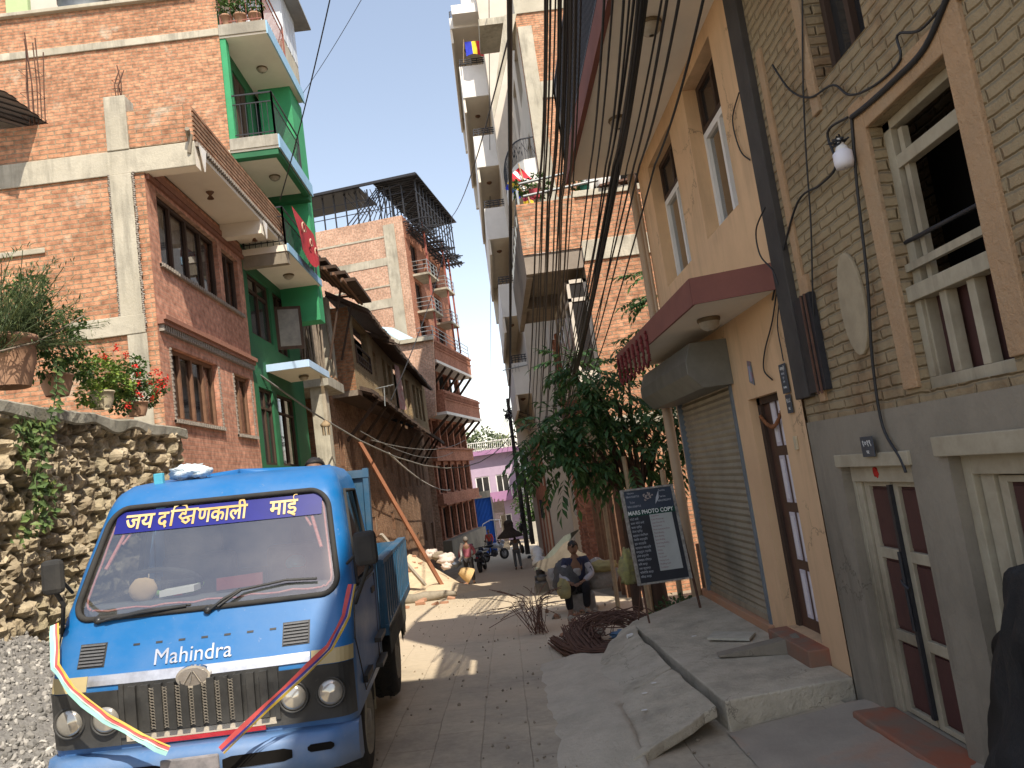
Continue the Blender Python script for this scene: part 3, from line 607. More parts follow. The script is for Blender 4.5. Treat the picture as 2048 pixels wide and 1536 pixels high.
# red banner on the middle balcony
CR = rough('cloth_crimson', (.38, .03, .035), (.28, .02, .03), 5, .85, .3)
g = MB(); nu, nv = 14, 10; vs = []
for j in range(nv+1):
    for i in range(nu+1):
        u, v = i/nu, j/nv; vs.append((-3.58+.05*math.sin(u*7+v*3)*v+.12*v, 15.75+1.95*u*(1-.12*v), 7.95-.25*u*0-v*(1.0-.1*math.sin(u*9))))
g.add(vs, [(j*(nu+1)+i, j*(nu+1)+i+1, (j+1)*(nu+1)+i+1, (j+1)*(nu+1)+i) for j in range(nv) for i in range(nu)], 0, True)
bn = obj('banner', g, CR); tag(bn, 'crimson cloth with pale swirl pattern hung over the balcony railing of the green house', 'cloth'); 
g = MB()
for cy, cz, r0 in ((16.15, 7.55, .2), (16.75, 7.4, .16), (17.2, 7.3, .2)):
    pts = [(-3.47+.015*0, cy+r0*(1-a/9)*math.cos(a*.8), cz+r0*(1-a/9)*math.sin(a*.8)) for a in range(9)]; g.tube(pts, .016, 4)
obj('swirl_pattern', g, rough('cloth_pale_gold', (.6, .42, .3)), bn)
for k, (x, y, z, c) in enumerate(((-4.45, 15.42, 11.9, 0), (-4.15, 15.42, 11.9, 1), (-3.85, 15.45, 11.9, 0))):
    t = thing('potted_plant', 'terracotta pot with green plant behind the rusty top balcony railing of the green house', 'plant', (x, y, z), group='potted plants on the top balcony of the green house')
    b = MB(); b.lathe((x, y, z), [(.09, 0), (.13, .2), (.145, .2), (.145, .24), (.12, .24)], 14); obj('pot', b, CLAYP, t)
    b = MB(); foliage(b, [((x, y, z+.42), .2)], 160, .1, .05, random.Random(k), 0); obj('leaves', b, LEAF, t)
# tank and pots on the upper terrace edge
t = thing('water_drum', 'dark steel water drum standing on the upper terrace ledge at the top left', 'drum', (-7.5, 15.75, 12.68)); b = MB(); b.lathe((-7.5, 15.75, 12.68), [(.55, 0), (.55, .3), (.57, .31), (.57, .34), (.55, .35), (.55, .7), (.5, .72), (0, .73)], 28); obj('drum_body', b, rough('drum_grey', (.2, .22, .23), (.13, .14, .15), 4, .5, .2, metal=.5), t)
for k, (x, r_) in enumerate(((-6.75, .17), (-6.35, .16), (-5.95, .15), (-5.55, .14))):
    t = thing('plant_pot', 'clay pot in the row on the upper terrace ledge right of the dark drum', 'pot', (x, 15.6, 12.68), group='clay pots on the upper terrace ledge'); b = MB(); b.lathe((x, 15.6, 12.68), [(r_*.65, 0), (r_, .3), (r_*1.1, .3), (r_*1.1, .36), (r_*.9, .36)], 16); obj('pot_body', b, CLAYP, t)
    b = MB(); foliage(b, [((x, 15.6, 13.2), .15)], 60, .1, .04, random.Random(k+30)); obj('leaves', b, LEAF, t)
# ================= D: unfinished concrete frame with bamboo =================
D = thing('unfinished_house', 'unfinished concrete frame house packed with bamboo props, next to the green house', 'house', (-4.4, 19.5, -1))
g = MB(); g.box(-4.5, -4.12, 19.55, 19.95, -1.3, 4.6); g.box(-4.42, -4.1, 21.0, 21.35, 4.85, 7.3); obj('column', g, CONCL, D, bevel=.015)
g = MB(); g.box(-14, -3.98, 19.42, 21.45, 4.6, 4.86); obj('floor_slab', g, CONC, D, bevel=.01)
rnd = random.Random(12); g = MB()
for i in range(26): stone(g, (rnd.uniform(-4.6, -4.0), rnd.uniform(19.5, 21.4), 4.92), rnd.uniform(.04, .09), rnd)
obj('rubble', g, OLDB, D)
g = MB(); g.box(-14, -5.2, 19.45, 21.4, -1, 7.2); obj('inner_wall', g, OLDB, D)
g = MB()
for i in range(34):
    y = rnd.uniform(19.5, 21.0); x = rnd.uniform(-4.8, -4.15); g.tube([(x+rnd.gauss(0, .12), y+rnd.gauss(0, .25), 4.87), (x, y, 7.4)], .03, 6)
obj('bamboo_prop', g, WOODG, D)
g = MB()
for i in range(9):
    f = i/8; x = -5.3+1.85*f; z = 8.95-1.65*f
    g.box(x, x+.4, 19.75-.05*(i % 2), 22.3, z, z+.09); g.box(x+.1, x+.16, 19.55-.1*(i % 3), 22.2, z-.07, z, 1)
obj('plank_roof', g, [WOODD, WOODM], D)
g = MB(); g.tube([(-3.55, 20.3, 7.3), (-4.05, 20.3, 5.4)], .035, 6); g.tube([(-3.5, 21.6, 7.2), (-4.0, 21.7, 5.6)], .035, 6); g.tube([(-3.2, 21.3, 7.3), (-4.6, 21.3, 7.34)], .03, 6); obj('roof_strut', g, WOODD, D)
# ================= E: old house with jettied brick storey =================
def fx(y, z=0): return float(np.interp(y, [21.5, 31, 40], [-4.45, -4.1, -3.65]))
E_ = thing('old_brick_house', 'old brown brick house with overhanging upper storey and open loggia, just behind the truck', 'house', (-4.4, 22, -1.3))
e1 = (-3.72, 22.0); e2 = (-3.72, 31.0); UZ0, UZ1 = 4.75, 7.05
g = MB(); g.wall((-9, 22, UZ0), X_, Z_, 9+e1[0], UZ1-UZ0+.15, [], .1); obj('gable_wall', g, ORANGE if False else brick('brick_gable', (.42, .22, .12), (.34, .175, .1), (.32, .24, .16), rh=.085, ms=.012, wob=.03, bd=.02), E_)
g = MB(); g.wall((e1[0], 22, UZ0), Y_, Z_, 9, 2.3, [(.5, 3.0, 1.0, 2.2), (3.9, 4.5, .8, 1.8), (6.0, 6.8, .5, 1.9), (7.4, 8.3, .5, 1.9)], .2); obj('upper_facade', g, MUDB, E_)
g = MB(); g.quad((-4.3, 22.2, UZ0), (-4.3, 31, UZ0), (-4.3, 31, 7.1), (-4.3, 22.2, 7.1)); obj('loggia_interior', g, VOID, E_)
railing(E_, [(e1[0]+.02, 22.5, 5.6), (e1[0]+.02, 25.0, 5.6)], .55, .3, WOODD, .05, .03, .25)
g = MB(); g.box(-9, e1[0]+.05, 22, 31, 4.6, 4.75); g.box(-9, e1[0]+.02, 21.97, 22.0, 4.58, 4.74, 1); obj('floor_beam', g, [WOODD, WOODG], E_)
g = MB(); ys = [21.5, 24.5, 28, 31]; 
for a, b in zip(ys, ys[1:]):
    A0 = Vector((fx(a), a, -1.6)); U = (Vector((fx(b), b, -1.6))-A0); L_ = U.length; U.normalize()
    hs_ = [(.6, 1.2, 4.2, 5.3), (2.0, 2.5, 4.0, 5.2), (1.0, 1.55, 1.9, 2.6)]; g.wall(A0, U, Z_, L_, 6.3, hs_, .18)
    for h in hs_: window(E_, A0+U*h[0]+Z_*h[2], U, h[1]-h[0], h[3]-h[2], WOODM, 2, None, .06, .02, .08, pane=VOID)
g.wall((-9, 21.5, -1.3), X_, Z_, 9+fx(21.5), 6, [], .1); obj('lower_facade', g, OLDB, E_)
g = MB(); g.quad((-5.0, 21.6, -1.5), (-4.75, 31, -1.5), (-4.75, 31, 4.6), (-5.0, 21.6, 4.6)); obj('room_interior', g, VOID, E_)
def roofslab(par, pin, pout, th=.12, mat=TILEOLD, rag=.05, seed=0, name='roof'):
    rr = random.Random(seed); b = MB(); n = 26
    I = [Vector(p) for p in pin]; O = [Vector(p) for p in pout]
    def at(L, t):
        k = t*(len(L)-1); i = min(int(k), len(L)-2); return L[i].lerp(L[i+1], k-i)
    top = []; bot = []
    for i in range(n+1):
        a = at(I, i/n); o = at(O, i/n); d = (o-a).normalized(); o = o+d*rr.uniform(-rag, rag)+Z_*rr.uniform(-.02, .02); top.append((a+Z_*th, o+Z_*th)); bot.append((a, o))
    vs = [p for q in top for p in q]+[p for q in bot for p in q]; m = 2*(n+1); fs = []
    for i in range(n): fs += [(2*i, 2*i+1, 2*i+3, 2*i+2), (m+2*i, m+2*i+2, m+2*i+3, m+2*i+1), (2*i+1, m+2*i+1, m+2*i+3, 2*i+3)]
    fs += [(0, m, m+1, 1), (2*n, 2*n+1, m+2*n+1, m+2*n)]
    b.add(vs, fs); r_ = obj(name, b, mat, par)
    b = MB()
    for i in range(n*2):
        t = (i+.5)/(n*2); a = at(I, t); o = at(O, t); b.bar(a-Z_*.04, o-Z_*.04-(o-a)*.03, .05, .06)
    obj('rafter', b, WOODD, r_); return r_
roofslab(E_, [(-4.4, 22.4, 7.75), (-4.4, 26.4, 7.75)], [(-3.15, 22.3, 6.98), (-3.15, 26.6, 6.98)], seed=1)
roofslab(E_, [(-4.4, 26.2, 7.4), (-4.4, 31.4, 7.4)], [(-3.0, 26.2, 6.75), (-3.0, 31.6, 6.7)], seed=2)
roofslab(E_, [(-4.2, 22.6, 5.0), (-4.0, 31, 4.75)], [(-3.3, 22.4, 4.62), (-3.05, 31, 4.25)], seed=3, rag=.12)
g = MB()
for y in (23.2, 25, 27, 29, 30.6): g.bar((fx(y), y, 3.4), (-3.35, y, 4.5), .09)
obj('eave_strut', g, WOODD, E_)
# ================= F: long old house =================
F_ = thing('old_brick_house', 'long old brown brick house with dark broken eave, touching the red brick tower', 'house', (-4, 31, -1.8))
def seg(b, y0, y1, z0, z1, holes, off=0, t=.15, m=0):
    A0 = Vector((fx(y0)+off, y0, z0)); U = Vector((fx(y1)+off, y1, z0))-A0; L_ = U.length; U.normalize(); b.wall(A0, U, Z_, L_, z1-z0, holes, t, m)
    if off == 0:
        for h in holes: window(F_, A0+U*h[0]+Z_*h[2], U, h[1]-h[0], h[3]-h[2], WOODM, 2, None, .06, .02, .08, pane=VOID)
    return A0, U
g = MB(); seg(g, 31, 35.5, -2.4, 4.6, [(.5, 1.0, 4.2, 5.6), (1.7, 2.1, 4.2, 5.6), (2.9, 3.4, 4.2, 5.6), (.7, 1.3, 1.7, 2.6), (3.3, 3.9, .2, 2.2)]); seg(g, 35.5, 40.2, -2.6, 4.6, [(.4, .9, 4.4, 5.8), (1.5, 2.0, 4.4, 5.8), (2.6, 3.1, 4.4, 5.8), (1.0, 1.6, 1.8, 2.8), (3.4, 4.2, .4, 2.6)])
obj('lower_facade', g, OLDB, F_)
g = MB(); seg(g, 31, 35.5, 4.6, 7.2, [(.2, 1.5, .35, 2.2), (2.0, 2.5, .4, 2.0), (3.0, 4.0, .4, 2.0)], .35); seg(g, 35.5, 40.2, 4.6, 7.2, [(.4, 1.2, .4, 2.0), (1.6, 2.4, .4, 2.0), (2.8, 3.6, .4, 2.0)], .35); obj('upper_facade', g, MUDB, F_)
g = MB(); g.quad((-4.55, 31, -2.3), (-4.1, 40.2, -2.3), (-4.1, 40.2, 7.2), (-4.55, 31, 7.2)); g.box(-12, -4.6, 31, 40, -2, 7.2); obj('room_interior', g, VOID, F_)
roofslab(F_, [(-4.6, 31, 8.0), (-4.2, 39.5, 7.7)], [(-3.25, 31, 7.15), (-2.85, 39.5, 6.6)], seed=5)
roofslab(F_, [(-3.9, 31, 4.85), (-3.5, 39.6, 4.6)], [(-3.05, 31, 4.25), (-2.62, 39.6, 3.8)], seed=6, rag=.14)
g = MB()
for y in (32, 34, 36, 38, 39.3): g.bar((fx(y), y, 2.9), (fx(y)+.85, y, 4.0), .09)
obj('eave_strut', g, WOODD, F_)
g = MB(); g.quad((-3.66, 31.4, 5.0), (-3.5, 32.3, 5.05), (-3.6, 32.3, 6.9), (-3.68, 31.4, 6.9)); tag(obj('hanging_cloth', g, rough('cloth_rose', (.5, .2, .2), (.6, .5, .48), 3)), 'rose and white cloth hanging in the loggia of the long old house', 'cloth')
# ================= TOWER =================
T = thing('brick_tower_house', 'seven storey brick tower house with red front, tiny balconies and black steel roof frame', 'building', (-3.5, 42, -2.8), (0, 0, R(-11)))
def TO(name, mb, mat, par=None, **k): return obj(name, mb, mat, par or T, world=False, **k)
Z0 = 2.8
g = MB(); g.wall((-10, 0, 0), X_, Z_, 10, 17+Z0, [], .1); TO('side_wall', g, TOWERB)
g = MB()
for z, h in ((14.3, .45), (11.9, .5), (15.9, .1), (13.1, .08), (10.6, .1)): g.box(-10, -.6, -.03, 0, z+Z0, z+Z0+h)
g.box(-1.15, -.5, -.05, 0, 9.8+Z0, 16.6+Z0); TO('concrete_frame', g, CONCL)
TW = [(1.0, 2.2, 13.9, 15.7), (1.0, 2.2, 11.75, 13.4), (1.0, 2.2, 9.5, 11.2), (5.0, 6.3, 13.9, 15.7), (5.0, 6.3, 11.75, 13.4), (5.0, 6.3, 9.5, 11.2), (3.3, 3.8, 10.1, 10.9), (3.4, 3.9, 14.2, 15.4)]
TL = [(.5+i*1.55, .5+i*1.55+1.15, 3.95, 5.35) for i in range(5)]+[(.5+i*1.55, .5+i*1.55+1.15, 1.3, 2.85) for i in range(5)]+[(.5+i*1.55, .5+i*1.55+1.15, -1.2, .5) for i in range(5)]+[(.6, 3.2, 6.9, 8.35), (3.6, 5.6, 6.9, 8.35), (6.0, 8.2, 6.9, 8.35)]
g = MB(); g.wall((0, 0, 0), Y_, Z_, 8.7, 17+Z0, [(a, b, c+Z0, d+Z0) for a, b, c, d in TW+TL], .25); TO('facade', g, TOWERF)
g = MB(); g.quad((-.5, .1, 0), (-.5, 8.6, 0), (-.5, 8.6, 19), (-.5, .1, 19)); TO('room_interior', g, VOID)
def win_local(par, O, U, w, h, mat, n, **k):
    O, U = Vector(O), Vector(U); b = MB(); N_ = U.cross(Z_); o = O-N_*.1
    b.obox(o, U*w, Z_*.07, -N_*.06); b.obox(o+Z_*(h-.07), U*w, Z_*.07, -N_*.06)
    for i in range(n+1): b.obox(o+U*((w-.07)*i/n)+Z_*.07, U*.07, Z_*(h-.14), -N_*.055)
    f = obj('window', b, mat, par, world=False); b = MB(); q = o-N_*.04; b.quad(q, q+U*w, q+U*w+Z_*h, q+Z_*h); obj('pane', b, GLASSD, f, world=False)
for a, b, c, d in TW[:7]+TL[5:15]: win_local(T, (0, a, c+Z0), Y_, b-a, d-c, WOODD, 2)
g = MB()
for z in (13.75, 11.6):
    for y in (.8, 4.8): g.box(0, .95, y, y+2.1, z+Z0-.12, z+Z0)
TO('balcony_slab', g, CONCL)
g = MB()
for y in (1.2, 5.3, 6.6): g.bar((.85, y, 9.8+Z0), (.85, y, 16.8+Z0), .1)
TO('steel_post', g, rough('paint_oxide_red', (.36, .12, .09), (.28, .09, .07), 6))
for z, y in ((9.75, .1), (13.75, .8), (11.6, .8), (13.75, 4.8), (11.6, 4.8)):
    yy = 8.6 if z < 10 else y+2.1; x = .9
    b = MB()
    for k in (.3, .6, .9): b.bar((x, y, z+Z0+k*.8), (x, yy, z+Z0+k*.8), .03); b.bar((0, y, z+Z0+k*.8), (x, y, z+Z0+k*.8), .03)
    for q in range(4): b.bar((x, y+(yy-y)*q/3, z+Z0), (x, y+(yy-y)*q/3, z+Z0+.75), .035)
    TO('railing', b, STEELG)
for z0, z1, x in ((8.55, 9.75, .9), (5.65, 6.85, 1.1)):
    g = MB(); g.box(0, x, -.02, 8.8, z0+Z0, z1+Z0); TO('parapet', g, TOWERF)
    g = MB()
    for i in range(44): g.box(x, x+.06, .1+i*.195, .2+i*.195, z1+Z0-.42, z1+Z0-.2)
    g.box(x, x+.09, -.05, 8.85, z1+Z0-.2, z1+Z0-.1); g.box(x, x+.05, -.05, 8.85, z1+Z0-.55, z1+Z0-.48); TO('dentil_band', g, TOWERF)
    g = MB(); g.box(0, x+.06, -.08, 8.86, z0+Z0-.16, z0+Z0-.003); TO('white_cornice', g, WHITEP)
    g = MB()
    for i in range(6): y = .4+i*1.6; g.bar((0, y, z0+Z0-1.2), (x, y, z0+Z0-.2), .13)
    TO('timber_strut', g, WOODD)
g = MB(); g.box(0, .3, -.03, 8.75, 3.05+Z0, 3.8+Z0); g.box(0, .42, -.05, 8.8, 3.7+Z0, 3.8+Z0); g.box(0, .35, -.03, 8.78, .65+Z0, 1.25+Z0); g.box(0, .5, -.05, 8.8, .62+Z0, .72+Z0)
for i in range(6): y = .2+i*1.55; g.box(0, .12, y-.05, y+.2, -1.2+Z0, .6+Z0); g.box(0, .12, y-.05, y+.2, 1.25+Z0, 3.05+Z0); g.box(0, .12, y-.05, y+.2, 3.8+Z0, 5.4+Z0)
TO('brick_band', g, TOWERF)
g = MB(); g.box(0, .5, 0, 8.7, 0, 1.55); TO('plinth', g, CEMENT)
g = MB()
for i in range(15): x = -9.4+i*.68; g.bar((x, .25, 17+Z0), (x, .25, 19+Z0), .07); 
for k in (17.7, 18.4): g.bar((-9.6, .25, k+Z0), (.3, .25, k+Z0), .04)
for i in range(12):
    y = .2+i*.75; g.bar((.95, y, 16.1+Z0), (.95, y, 19.1+Z0), .07); g.bar((-.9, y, 17+Z0), (-.9, y, 19.0+Z0), .06)
    g.bar((-1.2, y, 18.7+Z0), (1.1, y, 19.05+Z0), .06); g.bar((-.9, y, 17.2+Z0), (.9, y+.7, 18.9+Z0), .04)
for k in (17.6, 18.3): g.bar((.95, 0, k+Z0), (.95, 8.6, k+Z0), .04)
for i in range(8): g.bar((-3.4+i*.33, .2, 17+Z0+.0), (-1.2+i*.05, .2+i*.1, 19+Z0), .05); g.bar((-3.4+i*.33, .3, 19+Z0), (-2.4+i*.2, .5, 17.6+Z0), .04)
TO('steel_frame', g, BLACKM)
g = MB(); g.box(-1.4, 1.25, -.35, 8.9, 19.08+Z0, 19.13+Z0); g.box(-10.4, -2.2, -.2, 2.8, 18.98+Z0, 19.03+Z0); g.bar((-10.4, -.25, 19.05+Z0), (1.2, -.3, 19.1+Z0), .14)
for i in range(30): g.box(-1.4, 1.25, -.3+i*.3, -.27+i*.3, 19.05+Z0, 19.08+Z0)
TO('roof_sheet', g, BLACKM)
g = MB()
for x in (-9.3, -8.0, -6.8): g.box(x, x+.6, -.15, 2.7, 18.95+Z0, 18.975+Z0)
TO('translucent_panel', g, rough('fibre_panel', (.6, .55, .3), (.5, .45, .22), 3, .5, .1))
g = MB(); rnd = random.Random(3)
for i in range(60): y = rnd.uniform(0, 8.8); z = 16.1+rnd.uniform(0, .7)-.03*y; g.bar((-.1, y, z+Z0), (1.2+rnd.uniform(0, .3), y+rnd.uniform(-.3, .3), z+Z0+rnd.uniform(-.1, .1)), .07, .05)
for i in range(8): g.bar((.2+.14*i, 0, 16.1+Z0+.09*(i % 3)), (.2+.14*i, 9, 16.05+Z0+.09*(i % 3)), .08)
TO('scaffold_planks', g, BLACKM)
# annex wall with coping in front of the tower's raw side
an = thing('brick_annex', 'raw brick annex with sloping pale coping and pale blue sheet roof beside the tower', 'building', (-5, 41, -2.8))
P_ = [AY(560, 570, 41), AY(800, 686, 41), AY(866, 676, 41), AY(872, 830, 41), AY(560, 980, 41)]
g = MB(); g.prism(P_, (0, .55, 0)); obj('wall', g, TOWERB, an)
g = MB(); a, b, c = P_[:3]; g.bar(a-Y_*.05, b-Y_*.05, .5, .2); g.bar(b-Y_*.05, c-Y_*.05, .4, .22); obj('coping', g, CONCL, an)
g = MB(); p = [AY(757, 655, 40.8), AY(800, 683, 40.8), AY(832, 676, 40.8), AY(780, 650, 40.8)]; g.prism([q+(Y_*.0 if i < 2 else Y_*1.0) for i, q in enumerate(p)], (0, 0, .05)); obj('sheet_roof', g, rough('sheet_pale_blue', (.42, .62, .75), (.36, .55, .68), 3, .4, .2), an)
# ================= far end of the street =================
PU = rough('paint_purple', (.38, .2, .34), (.32, .17, .3), 1.5, .8); LIL = rough('paint_lilac', (.46, .36, .46), (.4, .31, .41), 1.5, .8)
p = thing('purple_house', 'lilac and purple two storey house with white windows at the street end', 'house', (-.5, 72, -4.3))
hs = [(1.2, 2.5, 4.9, 6.6), (3.1, 4.3, 4.9, 6.6), (1.2, 2.4, 1.3, 2.9), (3.0, 4.1, 1.3, 2.9)]
g = MB(); g.wall((-3.5, 72, -4.6), X_, Z_, 5.0, 8.6, hs, .15); g.box(-3.5, 1.5, 72.3, 80, -4.6, 3.9); obj('wall', g, LIL, p)
g = MB(); g.box(-3.6, 2.3, 71.2, 80, 3.95, 4.35); g.box(-3.6, 2.2, 71.3, 72, -.45, -.1); g.box(-3.6, 1.6, 71.35, 71.5, -.1, .45); obj('cornice_band', g, PU, p)
for a, b, c, d in hs: window(p, (-3.5+a, 72, -4.6+c), X_, b-a, d-c, WHITEP, 2, None, .09, .05, .06)
railing(p, [(-3.5, 71.4, 4.35), (2.2, 71.4, 4.35)], .8, .18, WHITEP, .06, .035, 0); railing(p, [(.9, 71.3, -.1), (2.15, 71.3, -.1)], .9, .18, WHITEP, .06, .035, 0)
g = MB(); g.box(1.5, 2.25, 71.6, 76, -4.6, 3.95); obj('stair_tower', g, WHITEP, p)
g = MB(); g.box(-6.5, -4.2, 69, 74, -4.5, 3.2); g.box(-6.4, -3.7, 68.3, 69, -.6, -.35); g.box(-6.4, -3.7, 68.3, 69, 2.3, 2.55); t = tag(obj('concrete_house', g, CONCL), 'pale raw concrete house mostly hidden behind the brick tower, left of the purple house', 'house')
g = MB()
for y in (0,):
    for z in (-3.5, 2.55): 
        for x in (-6.3, -5, -3.75): g.bar((x, 68.4, z), (x, 68.4, z+3), .09)
obj('steel_post', g, RUST, t)
t = thing('corrugated_gate', 'bright blue corrugated sheet gate with a curved white pipe, right of the brick tower', 'gate', (-1.2, 52.5, -3.2))
q = [AY(945, 999, 52.5), AY(981, 994, 52.5)]; zb = -3.3; g = MB(); n = 26
for i in range(n):
    x0 = q[0].x+(q[1].x-q[0].x)*i/n; x1 = q[0].x+(q[1].x-q[0].x)*(i+1)/n; dy = .05*(i % 2); g.quad((x0, 52.5+dy, zb), (x1, 52.5+.05-dy, zb), (x1, 52.5+.05-dy, q[1].z), (x0, 52.5+dy, q[0].z))
obj('sheet', g, rough('paint_blue_gate', (.03, .14, .55), (.025, .12, .48), 2, .5, .1), t)
g = MB(); g.bar((q[0].x-.05, 52.45, zb), (q[0].x-.05, 52.45, q[0].z), .08); g.bar((q[1].x+.05, 52.45, zb), (q[1].x+.05, 52.45, q[1].z), .08); g.box(q[0].x, q[1].x, 52.4, 52.5, q[1].z, q[1].z+.45); obj('gate_frame', g, CONCL, t)
g = MB(); g.tube([(q[0].x+.3, 52.2, -1.6), (q[0].x+.5, 52.1, -1.2), (q[0].x+1.0, 52.1, -1.0), (q[0].x+1.6, 52.1, -1.05), (q[1].x+.4, 52.2, -1.6)], .03, 6); obj('curved_pipe', g, WHITEP, t)
g = MB()
for i in range(11):
    a = AY(985+i*2.1, 1002-i*.3, 53); g.bar((a.x, 53, -3.3), (a.x, 53, a.z+random.Random(i).uniform(-.15, .15)), .06, .02)
g.bar((AY(984, 1010, 53).x, 53.05, -1.2), (AY(1008, 1010, 53).x, 53.05, -1.2), .05); tag(obj('bamboo_fence', g, BAMBOO), 'pale bamboo pole fence leaning beside the blue gate', 'fence')
def tree(name, label, base, H, blobs, cnt, l, w, mat, seed, group=None, limbs=5, tr=.16):
    t = thing(name, label, 'tree', base, group=group); rr = random.Random(seed); b = MB(); B = Vector(base)
    top = B+Vector((rr.gauss(0, .1), rr.gauss(0, .1), H*.55)); b.tube([B, B.lerp(top, .5)+Vector((.05, 0, 0)), top], [tr, tr*.75, tr*.5], 8)
    for c, r, *_ in blobs[:limbs]: c = Vector(c); b.tube([B.lerp(top, rr.uniform(.5, 1)), (top+c)/2+Z_*-.1, c], [tr*.45, tr*.3, tr*.1], 6)
    obj('trunk', b, WOODD, t); b = MB(); foliage(b, blobs, cnt, l, w, rr); obj('crown', b, mat, t); return t
tree('leafy_tree', 'round green tree whose top shows above the purple house roof', (-2.5, 86, -4.6), 9, [((-3.5, 86, 5.2), 2.2), ((-1.2, 86, 5.7), 2.0), ((.6, 87, 5.2), 1.6)], 2600, .4, .22, LEAFG, 3)
tree('leafy_tree', 'sunlit green tree beside the street behind the two utility poles', (2.6, 62, -3.8), 6, [((2.0, 62, -.6), 1.3), ((2.6, 62, 1.2), 1.2), ((3.2, 62, -2.0), 1.3), ((1.8, 62, -2.4), 1.0), ((2.9, 62, 2.6), .8)], 3600, .25, .14, LEAF, 4)
tag(obj('pale_house', MB().box(2.6, 9, 66, 76, -4.5, 6.5), WHITEP), 'pale grey white house at the far end, right of the utility poles', 'house')
g = MB(); g.box(1.9, 6, 60, 60.3, -3.9, -2.0); tag(obj('low_wall', g, CONC), 'low grey cement wall crossing the far right end of the street', 'wall')
# far hill, haze put into its blue grey colour, for any open view
g = MB(); grid(g, [-600+60*i for i in range(21)], [500, 560, 620], lambda x, y: -10+max(0, 28+16*noise.noise(Vector((x*.004, 0, 0))))*((y-500)/120)); struct(obj('hill', g, rough('hill_far', (.2, .25, .27), (.18, .22, .24), .01, 1, 0)))
# ================= RIGHT: grey / mud brick house in the foreground =================
RX = 2.2
def rwall(b, y0, y1, z0, z1, holes, x=RX, t=.14, m=0, mr=None):   # holes in (ylow,yhigh,z0,z1)
    b.wall((x, y1, z0), -Y_, Z_, y1-y0, z1-z0, [(y1-h[1], y1-h[0], h[2]-z0, h[3]-z0) for h in holes], t, m, mr)
Gh = thing('mud_brick_house', 'old mud plastered brick house with grey cement ground floor, nearest on the right', 'house', (RX, 4, 0))
d1 = (4.14, 5.0, -.06, 1.5); d2 = (2.7, 3.78, -.06, 1.5); w1 = (3.17, 3.9, 1.84, 3.27); w2 = (2.55, 2.9, 2.0, 3.2)
g = MB(); rwall(g, -8, 5.41, -.5, 1.78, [d1, d2], t=.16); obj('ground_floor_wall', g, CEMENT, Gh)
g = MB(); rwall(g, -8, 5.41, 1.78, 7.6, [w1, (3.75, 4.35, 3.75, 5.2)], x=RX+.012, t=.2); obj('upper_wall', g, MUDB, Gh)
g = MB(); g.box(RX+.02, 12, 3.3, 5.4, 7.6, 11.2); g.box(RX+.02, 12, -9, .4, 7.6, 10.9); g.box(RX+.9, 12, -9, 5.4, -.5, 7.6); obj('rear_volume', g, MUDB, Gh)  # unseen upper blocks, roof heights shaped to cast shadow on the street
def ledge(b, y, z, n, r=.03):
    for i in range(n): b.blob((RX+.01, y+i*.05, z), .02, .03, .018, i, .4, 2, 6, 5)
# plaster margins round the window (sand cement band)
g = MB(); PEACH = rough('plaster_sand_orange', (.48, .30, .165), (.38, .255, .15), 3.2, .9, .7, 24, .03, stain=(.37, .29, .19))
for (a, b, c, d) in ((3.02, 3.17, 1.9, 3.45), (3.9, 4.04, 1.86, 3.45), (3.17, 3.9, 3.27, 3.42)): g.box(RX-.012, RX+.02, a, b, c, d)
g.box(RX-.01, RX+.02, 5.02, 5.1, 1.9, 4.4); g.box(RX-.015, RX+.02, 4.95, 5.06, 2.55, 2.75); g.box(RX-.01, RX+.02, 4.35, 4.45, 3.6, 5.3); g.box(RX-.01, RX+.02, 3.0, 3.1, 3.42, 4.4)
obj('plaster_margin', g, PEACH, Gh, bevel=.006)
g = MB(); n = 22; c = (4.42, 2.42)
g.prism([(RX+.012, c[0]+.15*math.cos(a*2*math.pi/n)*(1+.1*noise.noise(Vector((a, 0, 0)))), c[1]+.31*math.sin(a*2*math.pi/n)*(1+.06*noise.noise(Vector((a, 3, 0))))) for a in range(n)], (-.022, 0, 0)); obj('plaster_medallion', g, rough('plaster_cream_old', (.40, .325, .215), (.31, .25, .165), 7, .9, .5, 40, .006), Gh, bevel=.006)
# dark drain post between grey and yellow house
g = MB(); g.box(RX-.04, RX+.1, 5.2, 5.43, 1.95, 7.6); obj('corner_post', g, rough('timber_tarred', (.07, .062, .055), (.05, .044, .04), 4, .85, .3), Gh, bevel=.008)
